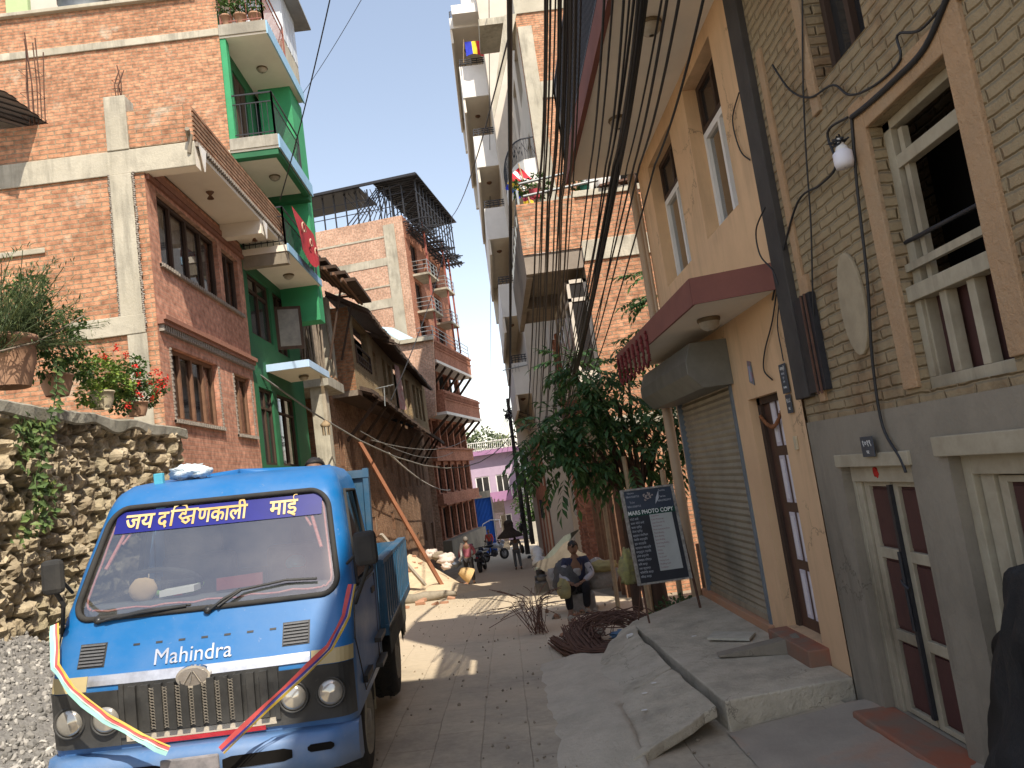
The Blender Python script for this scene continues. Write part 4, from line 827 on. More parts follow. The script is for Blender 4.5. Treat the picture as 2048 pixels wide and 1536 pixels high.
# mud-washed strip of bare brick by the post
g = MB(); g.box(RX-.03, RX+.05, 4.92, 5.19, 1.97, 2.62); obj('side_window_recess', g, BLACKM, Gh)
g = MB()
for y in (4.93, 4.99): g.bar((RX-.04, y+.04, 1.95), (RX-.04, y+.04, 2.62), .012)
obj('iron_bar', g, RUST, Gh)
WCR = rough('paint_cream_worn', (.44, .385, .28), (.33, .28, .195), 5, .75, .3, 40, .004, stain=(.2, .155, .1), streak=.6); MAROON = rough('paint_maroon', (.085, .035, .03), (.06, .026, .024), 4, .6, .2)
def leafdoor(par, y0, y1, z0, z1, rows, x, frame=WCR, panel=MAROON, cols=1, name='door', fr=.058, pn=.02):
    b = MB(); f = fr; b.box(x, x+.05, y0, y0+f, z0, z1); b.box(x, x+.05, y1-f, y1, z0, z1)
    zs = [z0]+rows+[z1]
    for z in zs: b.box(x-.001, x+.049, y0+f, y1-f, max(z-f*.55, z0), min(z+f*.55, z1))
    o = obj(name, b, frame, par, bevel=.004); b = MB()
    b.box(x+.025, x+.04, y0+f, y1-f, z0+.01, z1-.01)
    for a, c in zip(zs, zs[1:]):
        for k in range(cols):
            w_ = (y1-y0-2*f)/cols; b.box(x+.012, x+.026, y0+f+k*w_+.02, y0+f+(k+1)*w_-.02, a+f*.9, c-f*.9)
    obj('panel', b, panel, o); return o
g = MB(); x = RX+.06
g.box(x, x+.08, 4.96, 5.0, -.06, 1.5); g.box(x, x+.08, 4.14, 4.2, -.06, 1.5); g.box(RX-.02, x+.06, 4.12, 5.03, 1.46, 1.54); g.box(x-.02, x+.08, 4.2, 4.96, 1.36, 1.46); g.box(x+.005, x+.08, 4.9, 4.96, -.06, 1.36)
obj('door_frame', g, WCR, Gh, bevel=.005)
leafdoor(Gh, 4.55, 4.89, -.05, 1.36, [.42, .92], x+.02); leafdoor(Gh, 4.2, 4.54, -.05, 1.36, [.42, .92], x+.02)
g = MB(); g.box(x-.005, x+.02, 4.53, 4.56, .0, 1.34); g.tube([(x-.01, 4.545, .5), (x-.012, 4.545, .95)], .012, 6); g.tube([(x-.012, 4.58, .78), (x-.02, 4.545, .76), (x-.012, 4.51, .74)], .01, 6); obj('door_bolt', g, BLACKM, Gh)
g = MB(); g.box(RX-.03, x+.08, 2.7, 3.85, 1.5, 1.6); g.box(x, x+.08, 3.71, 3.78, -.06, 1.5); g.box(x, x+.08, 2.7, 3.71, 1.4, 1.5); g.box(x+.03, x+.08, 3.6, 3.7, -.06, 1.4); obj('door_frame', g, WCR, Gh, bevel=.005)
leafdoor(Gh, 3.18, 3.59, -.05, 1.39, [.42, .92], x+.045, cols=1); leafdoor(Gh, 2.75, 3.16, -.05, 1.39, [.42, .92], x+.045, cols=1)
# red powder marks on the lintel
g = MB(); g.blob((x-.022, 4.62, 1.42), .006, .03, .03, 3, .4); obj('red_powder_mark', g, rough('vermilion', (.5, .03, .02)), Gh)
# upstairs window: cream frame, dark opening, lower balustrade panel
g = MB(); y0, y1, z0, z1 = w1; xx = RX+.08
g.box(xx, xx+.07, y1-.07, y1, z0, z1); g.box(xx, xx+.07, y0, y0+.06, z0, z1); g.box(xx, xx+.07, y0, y1, z1-.05, z1); g.box(xx+.003, xx+.06, y0, y1, 3.0, 3.07)
wf = obj('window', g, WCR, Gh, bevel=.004)
g = MB(); g.box(xx-.02, xx+.05, y0, y1, z0, z0+.06); g.box(xx-.05, xx+.05, y0-.02, y1+.02, 2.3, 2.38)
for i in range(4): y = y0+.03+(y1-y0-.06)*i/3; g.box(xx-.02, xx+.04, y-.028, y+.028, z0+.06, 2.3)
obj('balustrade', g, WCR, Gh, bevel=.004)
g = MB(); g.box(xx-.03, xx, y0, y1+.04, 2.46, 2.5); obj('hand_rail', g, WCR, Gh); g = MB(); g.tube([(xx, y1, 2.62), (xx, y0, 2.6)], .012, 6); obj('iron_rod', g, BLACKM, Gh)
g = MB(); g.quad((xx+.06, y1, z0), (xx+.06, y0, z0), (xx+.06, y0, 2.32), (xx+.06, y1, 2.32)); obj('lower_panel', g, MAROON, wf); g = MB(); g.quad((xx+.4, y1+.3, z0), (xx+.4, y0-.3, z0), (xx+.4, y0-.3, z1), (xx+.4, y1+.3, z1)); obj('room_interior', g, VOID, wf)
g = MB(); g.box(xx+.02, xx+.055, y1-.14, y1-.1, 2.4, 3.2);  obj('shutter_frame', g, WCR, wf)
window(Gh, (RX+.01, 4.33, 3.78), -Y_, .56, 1.4, WOODD, 2, None, .05, .1, .06)
window(Gh, (RX+.01, 2.9, 3.9), -Y_, .56, 1.2, WOODD, 2, None, .05, .1, .06) if False else None
# bulb with cable knot
t = thing('light_bulb', 'white plastic light bulb hanging from a knot of black cables by the upstairs window', 'bulb', (2.12, 4.05, 3.2))
g = MB(); g.lathe((2.12, 4.05, 3.12), [(.005, 0), (.045, .003), (.052, .03), (.052, .085), (.035, .1)], 18); obj('diffuser', g, rough('bulb_white', (.78, .76, .8), (.7, .68, .72), 2, .4, 0), t)
g = MB(); g.lathe((2.12, 4.05, 3.22), [(.035, 0), (.03, .02), (.018, .03), (.018, .07)], 14); obj('socket', g, WHITEP, t)
g = MB(); rr = random.Random(2)
for i in range(5): g.tube([(2.12+rr.gauss(0, .02), 4.05+rr.gauss(0, .02), 3.28+rr.gauss(0, .02)) for _ in range(8)], .006, 5)
obj('cable_knot', g, WIRE, t)
def cable(name, pts, r, label, group=None, mat=WIRE, sub=6, parent=None):
    P = [Vector(p) for p in pts]; out = []
    for i in range(len(P)-1):
        p0 = P[max(i-1, 0)]; p1 = P[i]; p2 = P[i+1]; p3 = P[min(i+2, len(P)-1)]
        for k in range(sub):
            t = k/sub; out.append(.5*((2*p1)+(p2-p0)*t+(2*p0-5*p1+4*p2-p3)*t*t+(3*p1-p0-3*p2+p3)*t**3))
    out.append(P[-1]); b = MB(); b.tube(out, r, 5); o = obj(name, b, mat, parent)
    if parent is None: tag(o, label, 'cable', group)
    return o
wx = RX-.02
def on(px, py, x=wx): return AX(px, py, x)
gw = 'loose cables clipped to the mud brick house'
cable('wall_cable', [on(1900, -20), on(1850, 95), on(1790, 160), on(1735, 210), on(1703, 235)], .016, 'thick black cable running up from the light bulb to the top right', gw)
cable('wall_cable', [on(1703, 235), on(1715, 380), on(1735, 560), on(1745, 720), on(1765, 850), on(1800, 915), on(1812, 945)], .009, 'black cable dropping from the light bulb past the medallion to the double door', gw)
cable('wall_cable', [on(1605, -20), on(1606, 150), on(1612, 300), on(1622, 450), on(1627, 620), on(1640, 760)], .006, 'thin straight black cable hanging down the mud brick wall left of the window', gw)
cable('wall_cable', [on(1695, 235), on(1655, 265), on(1672, 330), on(1640, 370), on(1595, 405), on(1560, 530), on(1545, 600)], .008, 'wavy black cable looping from the bulb down to the yellow house canopy', gw)
cable('wall_cable', [on(1545, 130), on(1580, 180), on(1620, 195), on(1665, 170), on(1700, 190), on(1750, 170), on(1800, 120), on(1795, 70), on(1840, 60), on(1895, 0)], .007, 'sagging black cable crossing the mud brick wall above the window', gw)
cable('wall_cable', [on(1478, 185), on(1465, 240), on(1480, 300), on(1500, 320)], .006, 'small cable loop beside the dark corner post', gw)
cable('wall_cable', [on(1530, 415, wx-.1), on(1512, 460, wx-.1), on(1520, 510, wx-.1), on(1545, 540, wx-.1), on(1556, 570, wx-.1)], .006, 'small cable loop over the end of the maroon canopy edge', gw)
cable('wall_cable', [on(1556, 560), on(1545, 640), on(1530, 700), on(1528, 740), on(1545, 760)], .006, 'black cable drooping beside the dark post above the brown door', gw)
cable('wall_cable', [on(1560, 590), on(1555, 650), on(1563, 700), on(1567, 722)], .005, 'thin cable with a hook end left of the dark post', gw)
# number plates
SLATE = rough('enamel_slate', (.06, .07, .085), (.045, .052, .065), 5, .4, .05); INK = plain('lettering_white', (.75, .75, .72), .5); INKG = plain('lettering_grey', (.45, .47, .5), .5)
def text(s_, size, mat, O, U, V, parent=None, ext=.001, align='LEFT', name='lettering', bold=0, sx=1, world=True):
    cu = bpy.data.curves.new('t', 'FONT'); cu.body = s_; cu.size = size; cu.align_x = align; cu.extrude = ext; cu.offset = bold; cu.resolution_u = 3
    to = bpy.data.objects.new('t', cu); COL.objects.link(to); bpy.context.view_layer.update()
    me = bpy.data.meshes.new_from_object(to.evaluated_get(bpy.context.evaluated_depsgraph_get())); bpy.data.objects.remove(to); O, U, V = Vector(O), Vector(U).normalized(), Vector(V).normalized(); N_ = U.cross(V)
    b = MB(); b.add([O+U*v.co.x*sx+V*v.co.y+N_*v.co.z for v in me.vertices], [tuple(p.vertices) for p in me.polygons]); bpy.data.meshes.remove(me)
    return obj(name, b, mat, parent, world=world)
def plate(y, z, w_, h, lab, lines, x=RX-.012, tilt=0):
    t = thing('house_number_plate', lab, 'sign', (x, y, z)); b = MB(); b.box(x-.006, x, y-w_/2, y+w_/2, z-h/2, z+h/2); obj('plate', b, SLATE, t, bevel=.002)
    for s_, sz, dz, mt_ in lines: text(s_, sz, mt_, (x-.007, y, z+dz), -Y_, Z_, t, .0006, 'CENTER')
    return t
plate(4.5, 1.58, .15, .12, 'small slate house number plate above the cream double door', [('१०१९', .05, .005, INK), ('घर', .03, -.042, INK)], x=RX-.035)
plate(5.62, 1.94, .1, .14, 'small square slate number plate right of the brown door, under the taller blue plate', [('१८८', .045, .01, INK), ('घर', .03, -.045, INK)])
plate(5.63, 2.13, .13, .22, 'tall blue grey enamel plate right of the brown door, above the small slate plate', [('नमस्ते', .035, .065, INK), ('सबैलाई', .022, .03, INKG), ('शुभ', .022, 0, INKG), ('लाभ', .022, -.03, INKG), ('२०७५', .03, -.075, INK)])
# ================= YELLOW HOUSE =================
Yh = thing('peach_house', 'peach plastered house with roller shutter shop, maroon canopy and white framed windows', 'house', (RX, 7, 0))
door = (5.86, 6.55, .16, 2.06); shut = (6.98, 9.0, .1, 2.62); u1 = (5.95, 6.88, 3.6, 5.06); u2 = (7.5, 8.6, 3.58, 5.02)
g = MB(); rwall(g, 5.43, 9.15, -.6, 5.3, [door, shut, u1, u2], t=.2); g.wall((2.2, 9.15, -1), X_, Z_, 0.001, 1, [], .1); obj('facade', g, YELLOW, Yh)
g = MB(); g.quad((12, 9.15, -.8), (RX, 9.15, -.8), (RX, 9.15, 5.32), (12, 9.15, 5.32)); g.box(RX+.25, 12, 5.6, 6.7, 5.3, 7.3); g.box(RX+.25, 12, 6.7, 7.6, 5.3, 7.4); g.box(RX+.7, 12, 5.45, 9.1, -.5, 5.2); g.box(RX, RX+.25, 5.43, 7.2, 5.3, 6.4); obj('rear_volume', g, YELLOW, Yh)  # unseen blocks above the balcony, heights set to shape the sunlit road strip
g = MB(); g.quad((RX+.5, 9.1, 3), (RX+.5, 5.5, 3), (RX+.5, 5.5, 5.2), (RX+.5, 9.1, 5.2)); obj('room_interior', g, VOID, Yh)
for (a, b, c, d) in (u1, u2):
    window(Yh, (RX, b, c+1.0), -Y_, b-a, d-c-1.0, WOODD, 2, None, .05, .13, .05, pane=GLASSD, name='window_transom')
    window(Yh, (RX, b, c), -Y_, b-a, 1.0, WHITEP, 2, None, .06, .13, .06, pane=clearglass('window_glass_blue', (.35, .38, .4), .02, .25) if 'wgb' not in _mc else _mc['wgb'])
# balcony over the street with railing, three soffit lamps
g = MB(); g.box(1.36, RX, 5.0, 9.2, 5.2, 5.33); bs = obj('balcony_slab', g, SOFFIT, Yh); g = MB(); g.box(1.31, 1.36, 5.0, 9.23, 5.18, 5.42); obj('fascia', g, rough('paint_maroon_canopy', (.22, .085, .065), (.18, .07, .055), 3, .75), bs)
railing(Yh, [(1.34, 3.4, 5.42), (1.34, 9.15, 5.42)], 1.0, .055, BLACKM, .03, .016, .0); railing(Yh, [(1.34, 9.15, 5.42), (RX, 9.15, 5.42)], 1.0, .07, BLACKM, .03, .016, .0)
g = MB(); g.box(1.36, RX, 3.4, 5.0, 5.2, 5.33); obj('balcony_slab', g, SOFFIT, Yh)
for y in (5.9, 7.6): ceiling_lamp('ceiling_light', Yh, (1.72, y, 5.2), .1)
# maroon canopy over the ground floor
g = MB(); g.prism([(RX, 5.45, 2.78), (1.62, 5.62, 2.78), (1.62, 9.15, 2.78), (RX, 9.15, 2.78)], (0, 0, .16)); cs = obj('canopy', g, SOFFIT, Yh)
g = MB(); g.obox((1.615, 5.6, 2.765), (-.02, 0, 0), (0, 3.6, 0), (0, 0, .2)); g.obox((1.60, 5.605, 2.765), (.6, -.175, 0), (0, -.02, 0), (0, 0, .2)); obj('fascia', g, rough('paint_maroon_canopy', (.22, .085, .065)), cs)
ceiling_lamp('ceiling_light', Yh, (1.92, 6.35, 2.78), .095)
# red bead garlands on the canopy edge
rr = random.Random(9); GAR = rough('garland_dark_red', (.2, .03, .03), (.12, .02, .02), 30, .8, .6)
for i in range(8):
    y = 7.3+i*.25; b = MB(); b.tube([(1.58, y+.02*math.sin(k), 2.9-.035*k) for k in range(9)], .011, 5)
    for k in range(16): b.blob((1.58+rr.gauss(0, .005), y+rr.gauss(0, .006), 2.88-.018*k), .016, .016, .012, k, .3, 2, 6, 4)
    if i: b.tube([(1.58, y, 2.62), (1.58, y-.12, 2.56), (1.58, y-.25, 2.66)], .012, 5)
    tag(obj('garland', b, GAR), 'dark red dried bead garland hanging from the maroon canopy edge', 'garland', 'dried garlands along the maroon canopy edge')
# roller shutter box
GB = rough('sheet_metal_grey_green', (.2, .2, .175), (.15, .15, .13), 4, .45, .1, metal=.5)
g = MB(); P = [(RX, 2.66), (1.86, 2.66), (1.80, 2.5), (1.80, 2.38), (1.92, 2.24), (RX, 2.24)]
g.prism([(x, 6.85, z) for x, z in P], (0, 2.25, 0)); obj('shutter_box', g, GB, Yh, bevel=.004)
g = MB(); n = 34; x0 = RX+.04
vs = []; 
for i in range(n*4+1):
    z = .12+(2.3-.12)*i/(n*4); ph = i % 4; xo = (0, -.012, -.02, -.010)[ph]; vs += [(x0+xo, 6.98, z), (x0+xo, 9.0, z)]
g.add(vs, [(2*i, 2*i+2, 2*i+3, 2*i+1) for i in range(n*4)]); g.box(x0-.03, x0+.01, 6.98, 9.0, .08, .16)
obj('roller_shutter', g, rough('shutter_steel_tan', (.38, .33, .24), (.28, .245, .18), 3, .55, .15, metal=.3, stain=(.18, .15, .11), streak=.5), Yh)
g = MB(); g.box(RX-.015, RX+.05, 6.93, 6.99, .1, 2.4); g.box(RX-.015, RX+.05, 8.99, 9.05, .1, 2.4); obj('shutter_rail', g, rough('rail_blue_grey', (.16, .19, .21), (.12, .14, .16), 5, .6), Yh)
g = MB(); g.tube([(RX-.1, 9.22, -.1), (RX-.1, 9.22, 2.3)], .06, 12); g.tube([(RX-.06, 9.25, 2.9), (RX-.06, 9.25, 5.2)], .055, 12); g.tube([(RX-.04, 9.12, 2.95), (RX-.04, 9.12, 4.9)], .02, 8); obj('drain_pipe', g, rough('pipe_tan', (.42, .3, .19), (.36, .26, .17), 3, .6, .1), Yh)
# brown door with pale strips
g = MB(); x = RX+.1; y0, y1, z0, z1 = door
g.box(x-.03, x+.06, y1-.07, y1, z0, z1); g.box(x-.03, x+.06, y0, y0+.04, z0, z1); g.box(x-.03, x+.06, y0, y1, z1-.06, z1); obj('door_frame', g, WOODD, Yh)
g = MB(); g.box(x, x+.045, y0+.04, y1-.07, z0, z1-.06); dr = obj('door', g, rough('door_brown', (.09, .045, .03), (.065, .034, .024), 5, .5, .2), Yh)
g = MB()
for k in range(4):
    for j in range(2): za = z0+.1+k*.46; ya = y0+.19+j*.16; g.box(x-.008, x, ya, ya+.1, za, za+.38)
obj('panel', g, rough('panel_pale_lilac', (.62, .57, .6), (.52, .48, .52), 6, .6), dr)
g = MB()
for k in range(4):
    for j in range(2): za = z0+.1+k*.46; ya = y0+.19+j*.16; g.box(x-.011, x-.0075, ya+.025, ya+.075, za+.03, za+.35)
obj('panel_inset', g, rough('panel_white_lines', (.75, .72, .72), (.66, .62, .64), 30, .6), dr)
g = MB(); g.tube([(x-.01, y0+.1, 1.08), (x-.04, y0+.1, 1.06), (x-.04, y0+.1, .96), (x-.01, y0+.1, .94)], .01, 6); obj('handle', g, BLACKM, dr)
rr = random.Random(5); g = MB()
for k in range(18): y = y1-.08-k*.028; g.blob((x-.045, y, 1.9-.1*math.sin(k/17*math.pi)), .016, .018, .018, k, .3, 2, 6, 5)
tag(obj('garland', g, rough('garland_orange_dry', (.3, .12, .05))), 'dry orange flower garland looped across the top of the brown door', 'garland')
t = thing('wall_ornament', 'small narrow coloured paper deity print fixed above and left of the brown door', 'ornament', (RX-.01, 6.35, 2.3)); b = MB(); b.prism([(RX-.004, 6.31, 2.36), (RX-.004, 6.39, 2.38), (RX-.004, 6.41, 2.2), (RX-.004, 6.3, 2.16)], (-.005, 0, 0)); obj('print', b, rough('print_teal', (.1, .25, .28), (.3, .1, .1), 18, .5, 0), t); b = MB(); b.box(RX-.012, RX-.01, 6.33, 6.38, 2.2, 2.33); obj('print_centre', b, rough('print_blue', (.25, .4, .5), (.4, .2, .3), 30, .5, 0), t)
g = MB(); g.box(RX-.02, RX-.002, 5.62, 5.66, 1.6, 1.7); g.box(RX-.024, RX-.02, 5.63, 5.65, 1.64, 1.66); tag(obj('switch', g, rough('plastic_ivory', (.6, .5, .33)), bevel=.003), 'ivory bell switch on the peach wall beside the brown door', 'switch')
# threshold, low ledge
REDC = rough('cement_red_stained', (.26, .12, .075), (.2, .15, .11), 3, .9, .3, stain=(.34, .1, .05))
g = MB(); g.box(RX-.16, RX+.1, 5.75, 6.6, .02, .15); obj('door_step', g, REDC, Yh, bevel=.01)
g = MB(); g.box(RX-.05, RX+.03, 6.9, 9.2, .0, .1); obj('shutter_sill', g, rough('plaster_orange_sill', (.45, .22, .12), (.38, .24, .15), 3), Yh, bevel=.008)
g = MB(); g.prism([(RX-.06, 6.15, .03), (RX-.06, 6.15, .16), (1.55, 6.4, .04), (1.55, 6.4, .03)], (.02, .13, 0)); obj('scooter_ramp', g, CEMENT, Yh)
# ================= platform and tilted slabs =================
PLAT = rough('cement_platform', (.56, .49, .37), (.36, .315, .24), 3.4, .93, .8, 18, .03, stain=(.52, .46, .36), crack=1.3)
def slabpoly(name, top, th, lab, cat='slab', jit=.012, mat=PLAT):
    rr = random.Random(len(top)+int(th*1000)); P = []
    for i in range(len(top)):
        a, b = Vector(top[i]), Vector(top[(i+1) % len(top)])
        for k in range(6): q = a.lerp(b, k/6); P.append(q+Vector((rr.gauss(0, jit), rr.gauss(0, jit), 0)) if k else q)
    b = MB(); b.prism(P, (0, 0, -th)); o = obj(name, b, mat, None, bevel=.012); tag(o, lab, cat); return o
slabpoly('cement_platform', [(1.28, 5.32, .03), (RX-.003, 5.41, .03), (RX-.003, 9.3, .03), (1.75, 9.0, .0), (1.18, 8.45, -.01)], .35, 'grey cement platform in front of the peach house door and shutter', 'platform', .006)
slabpoly('tilted_slab', [(1.21, 5.28, .02), (1.15, 6.33, .02), (.55, 6.02, -.09), (.57, 4.92, -.1)], .075, 'broken cement slab propped as a ramp at the near corner of the platform, hollow below')
slabpoly('tilted_slab', [(1.15, 6.36, .022), (1.13, 7.55, .02), (.52, 7.0, -.13), (.53, 6.05, -.11)], .08, 'cement slab sloping up to the middle of the platform, behind the broken one')
slabpoly('tilted_slab', [(1.13, 7.57, .015), (1.18, 8.4, .0), (.85, 8.0, -.1), (.6, 7.15, -.14)], .09, 'small triangular cement slab at the far end of the platform edge')
g = MB(); xs = [.05+.04*i for i in range(21)]; ys = [4.6+.09*i for i in range(44)]
grid(g, xs, ys, lambda x, y: gz(x, y)+.012-.05+.05*min(1, max(0, (x-.05)/.1))*min(1, max(0, (y-4.6)/.4))*min(1, max(0, (8.5-y)/.4))+.09*max(0, min(1, (x-.15)/.4))*min(1, max(0, (y-4.8)/.5))*min(1, max(0, (8.5-y)/.5))+.016*noise.noise(Vector((x*5, y*5, 0)))-(.22 if x > .66 and y < 5.9 else 0))
struct(obj('cement_apron', g, rough('cement_dusty', (.56, .49, .38), (.42, .37, .285), 3, .93, .7, 20, .02)), 'structure')
g = MB(); grid(g, [1.25+.05*i for i in range(20)], [3.6+.1*i for i in range(18)], lambda x, y: gz(x, y)+.02+.02*noise.noise(Vector((x*4, y*4, 0))))
struct(obj('pavement', g, rough('pavement_red_dust', (.38, .32, .25), (.29, .25, .2), 2, .92, .5, 20, .01, stain=(.4, .18, .1))))
g = MB(); g.box(RX-.2, RX+.06, 3.95, 5.05, -.2, -.055); tag(obj('door_threshold', g, REDC, bevel=.015), 'red stained cement step below the cream double door', 'step')
rr = random.Random(6)
for k, (x, y, z) in enumerate(((.78, 5.6, -.04), (.85, 5.95, -.03), (.5, 5.3, -.08), (1.55, 7.2, .035), (.95, 6.1, -.01))):
    b = MB(); c = Vector((x, y, z)); b.prism([c+Vector((.022*math.cos(a*1.3+k)*(1+.6*(a % 2)), .014*math.sin(a*1.3+k), .004)) for a in range(5)], (0, 0, .001)); tag(obj('paper_scrap', b, WHITEP), 'small scrap of white paper litter lying on the cement slabs', 'litter', 'white scraps on the cement slabs')
g = MB(); g.obox((1.62, 7.0, .035), (.3, -.25, 0), (.12, .2, 0), (0, 0, .02)); tag(obj('loose_board', g, CONCL), 'small flat pale board lying on the platform before the shutter', 'board')
# black covered motorbike at lower right
b = MB(); C0 = Vector((2.03, 2.86, 0)); n1, n2 = 60, 72; vs = []
for i in range(n1+1):
    v = i/n1
    for j in range(n2):
        a = 2*math.pi*j/n2; h = 1.22*v; rx_ = .15+.12*(1-v)**.7+.04*math.sin(v*9); ry_ = .62*(1-v**3*.65)
        k = 1+.25*noise.noise(Vector((a*2.5, v*3, 1)))+.2*noise.noise(Vector((a*9, v*2.5, 4)))+.1*noise.noise(Vector((a*20, v*6, 4)))
        if v > .93: k *= max(.02, (1-v)/.07)
        vs.append(C0+Vector((math.cos(a)*rx_*k, math.sin(a)*ry_*k-.1*v, h-.05+.05*noise.noise(Vector((a, v*4, 0))))))
b.add(vs, [(i*n2+j, i*n2+(j+1) % n2, (i+1)*n2+(j+1) % n2, (i+1)*n2+j) for i in range(n1) for j in range(n2)], 0, True)
tag(obj('covered_motorbike', b, rough('tarp_black', (.022, .023, .025), (.015, .016, .018), 6, .6, .4, 14, .03)), 'motorbike hidden under a crumpled black cover, lower right corner', 'motorbike')
# ================= vacant lot, fence of poles =================
t = tag(obj('lot_fence', MB().box(2.3, 5, 9.7, 9.74, -.4, .55), rough('corrugated_rusty', (.32, .2, .12), (.2, .13, .085), 5, .8, .3, stretch=(1, 1, 6))), 'low rusty corrugated sheet fence behind the photocopy sign', 'fence')
for k, (x, y, h) in enumerate(((2.0, 9.7, 1.9), (1.75, 10.6, 2.2), (1.9, 11.3, 1.9), (2.3, 10.0, 1.6), (1.55, 12.3, 2.1))):
    b = MB(); b.tube([(x, y, gz(x, y)-.05), (x+.03*(-1)**k, y, gz(x, y)+h)], .035, 8); tag(obj('bamboo_post', b, BAMBOO), 'upright weathered bamboo post standing in the tree lot behind the sign', 'post', 'bamboo posts in the tree lot')
b = MB(); rr = random.Random(44); foliage(b, [((1.75+.1*i, 9.2+.12*(i % 3), -.2+.05*(i % 2)), .26) for i in range(6)], 900, .06, .035, rr); struct(obj('weeds', b, LEAFD), 'stuff', 'dark green weeds growing under the photocopy sign', 'weeds')
# ================= BRICK B =================
Bh = thing('brick_house', 'raw orange brick house with dark concrete balcony and cream bay windows behind the tree', 'house', (2.1, 14, -.6))
g = MB(); g.wall((2.1, 14, -1), X_, Z_, 9, 7.75, [], .1); g.wall((.99, 13.97, 5.72), X_, Z_, 1.11, .98, [], .1); obj('side_wall', g, ORANGE, Bh)
g = MB(); g.box(2.1, 8, 13.96, 14, 5.45, 5.85); g.box(2.05, 8, 13.96, 14, 6.7, 6.82); g.box(2.1, 8, 13.965, 14, 2.3, 2.5); obj('concrete_band', g, CONCL, Bh, bevel=.01)
g = MB(); rwall(g, 14, 20.4, -1.4, 6.75, [(14.3, 15.5, 3.4, 5.1), (16, 17.2, 3.4, 5.1), (17.8, 19.6, 3.2, 5.0), (14.4, 15.6, -.6, 1.5), (16.2, 17.6, -.7, 1.5), (18.2, 19.8, -.9, 1.5)], x=2.1, t=.2); obj('facade', g, CEMENT, Bh)
g = MB(); g.quad((2.5, 20, -1), (2.5, 14.1, -1), (2.5, 14.1, 6), (2.5, 20, 6)); g.box(3.0, 8, 14.6, 20.3, 6.7, 8.6); obj('room_interior', g, VOID, Bh)  # dark room backing; upper block added to cast shade on the street
g = MB(); g.box(1.0, 2.1, 14.0, 19.5, 5.5, 5.72); g.box(1.0, 2.1, 14.0, 14.15, 5.35, 5.5); g.box(1.0, 1.12, 14.15, 19.5, 5.3, 5.5); g.box(1.1, 2.1, 16.6, 16.85, 5.25, 5.5); g.box(1.0, 1.1, 14.0, 19.5, 5.72, 6.5); obj('balcony', g, rough('concrete_dark_stained', (.32, .27, .22), (.22, .185, .15), 2, .9, .4, stain=(.1, .085, .07)), Bh)
g = MB(); 
for y0, y1, x1 in ((14.12, 15.6, 1.72), (15.9, 17.4, 1.75)):
    for z in (3.35, 4.75, 5.1): g.box(x1, 2.1, y0, y0+.05, z, z+.07); g.box(x1, x1+.05, y0, y1, z, z+.07)
    for p in ((x1, y0), (x1, y1-.06), (2.04, y0), (x1, (y0+y1)/2)): g.box(p[0], p[0]+.06, p[1], p[1]+.06, 3.35, 5.17)
    g.box(x1-.03, 2.1, y0-.03, y1, 3.2, 3.35)
bw = obj('bay_window', g, CREAMP, Bh)
g = MB(); 
for y0, y1, x1 in ((14.14, 15.58, 1.74), (15.92, 17.38, 1.77)): g.box(x1, 2.1, y0, y1, 3.36, 5.15)
obj('pane', g, GLASSD, bw)
g = MB()
for y in (18.0, 19.2, 20.1):
    g.box(1.88, 2.1, y+.02, y+.28, -1.1, 5.1)
    for k in range(48): z = -1.1+k*.13; g.box(1.86, 2.1, y, y+.3, z, z+.085)
obj('brick_pier', g, TOWERF, Bh)
g = MB()
for y in (14.2, 14.8, 15.7, 16.1, 16.7, 17.7, 18.6): g.box(1.98, 2.1, y, y+.09, -.9, 1.9)
g.box(1.95, 2.1, 14, 20.2, 1.75, 1.95); obj('shop_front_timber', g, WOODM, Bh)
leafdoor(Bh, 14.4, 15.0, -.6, 1.5, [.3, .9], 2.14, WOODM, WOODD); leafdoor(Bh, 15.0, 15.6, -.6, 1.5, [.3, .9], 2.14, WOODM, WOODD)
railing(Bh, [(1.05, 14.05, 6.5), (1.05, 19.4, 6.5)], .5, .6, STEELG, .03, .02, 0)
g = MB(); g.tube([(1.1, 13.98, 7.1), (2.5, 13.98, 7.25)], .025, 6); g.tube([(1.15, 13.98, 6.85), (2.6, 13.98, 6.98)], .025, 6); obj('clothes_rail', g, STEELG, Bh)
for k, (x, c) in enumerate(((1.4, 'r'), (2.35, 'g'))):
    b = MB(); b.lathe((x, 14.1, 6.83), [(.07, 0), (.1, .15), (.105, .16)], 12); o = obj('bucket', b, rough('plastic_'+c, (.6, .1, .12) if c == 'r' else (.04, .2, .14))); tag(o, 'small %s plastic bucket on the rail of the raw orange brick house' % ('red' if c == 'r' else 'dark green'), 'bucket')
g = MB(); g.obox((2.6, 13.9, 6.83), (3, 0, .3), (0, 1.2, .25), (0, 0, .04)); obj('tin_roof', g, RUST, Bh)
for k, (x, r) in enumerate(((1.5, .28), (2.2, .2), (1.12, .18))):
    b = MB(); foliage(b, [((x, 14.3, 7.15), r)], 150, .1, .05, random.Random(k)); tag(obj('roof_plant', b, LEAF), 'green foliage plant along the roof edge of the raw orange brick house', 'plant', 'plants along the roof edge of the orange brick house')
for k, x in enumerate((2.45, 2.7, 2.95)):
    b = MB(); b.lathe((x, 14.25, 6.84), [(.09, 0), (.13, .2), (.14, .28), (.08, .32)], 12); tag(obj('white_jar', b, WHITEP), 'white plastic jar on the roof edge of the raw orange brick house', 'jar', 'white jars on the roof edge')
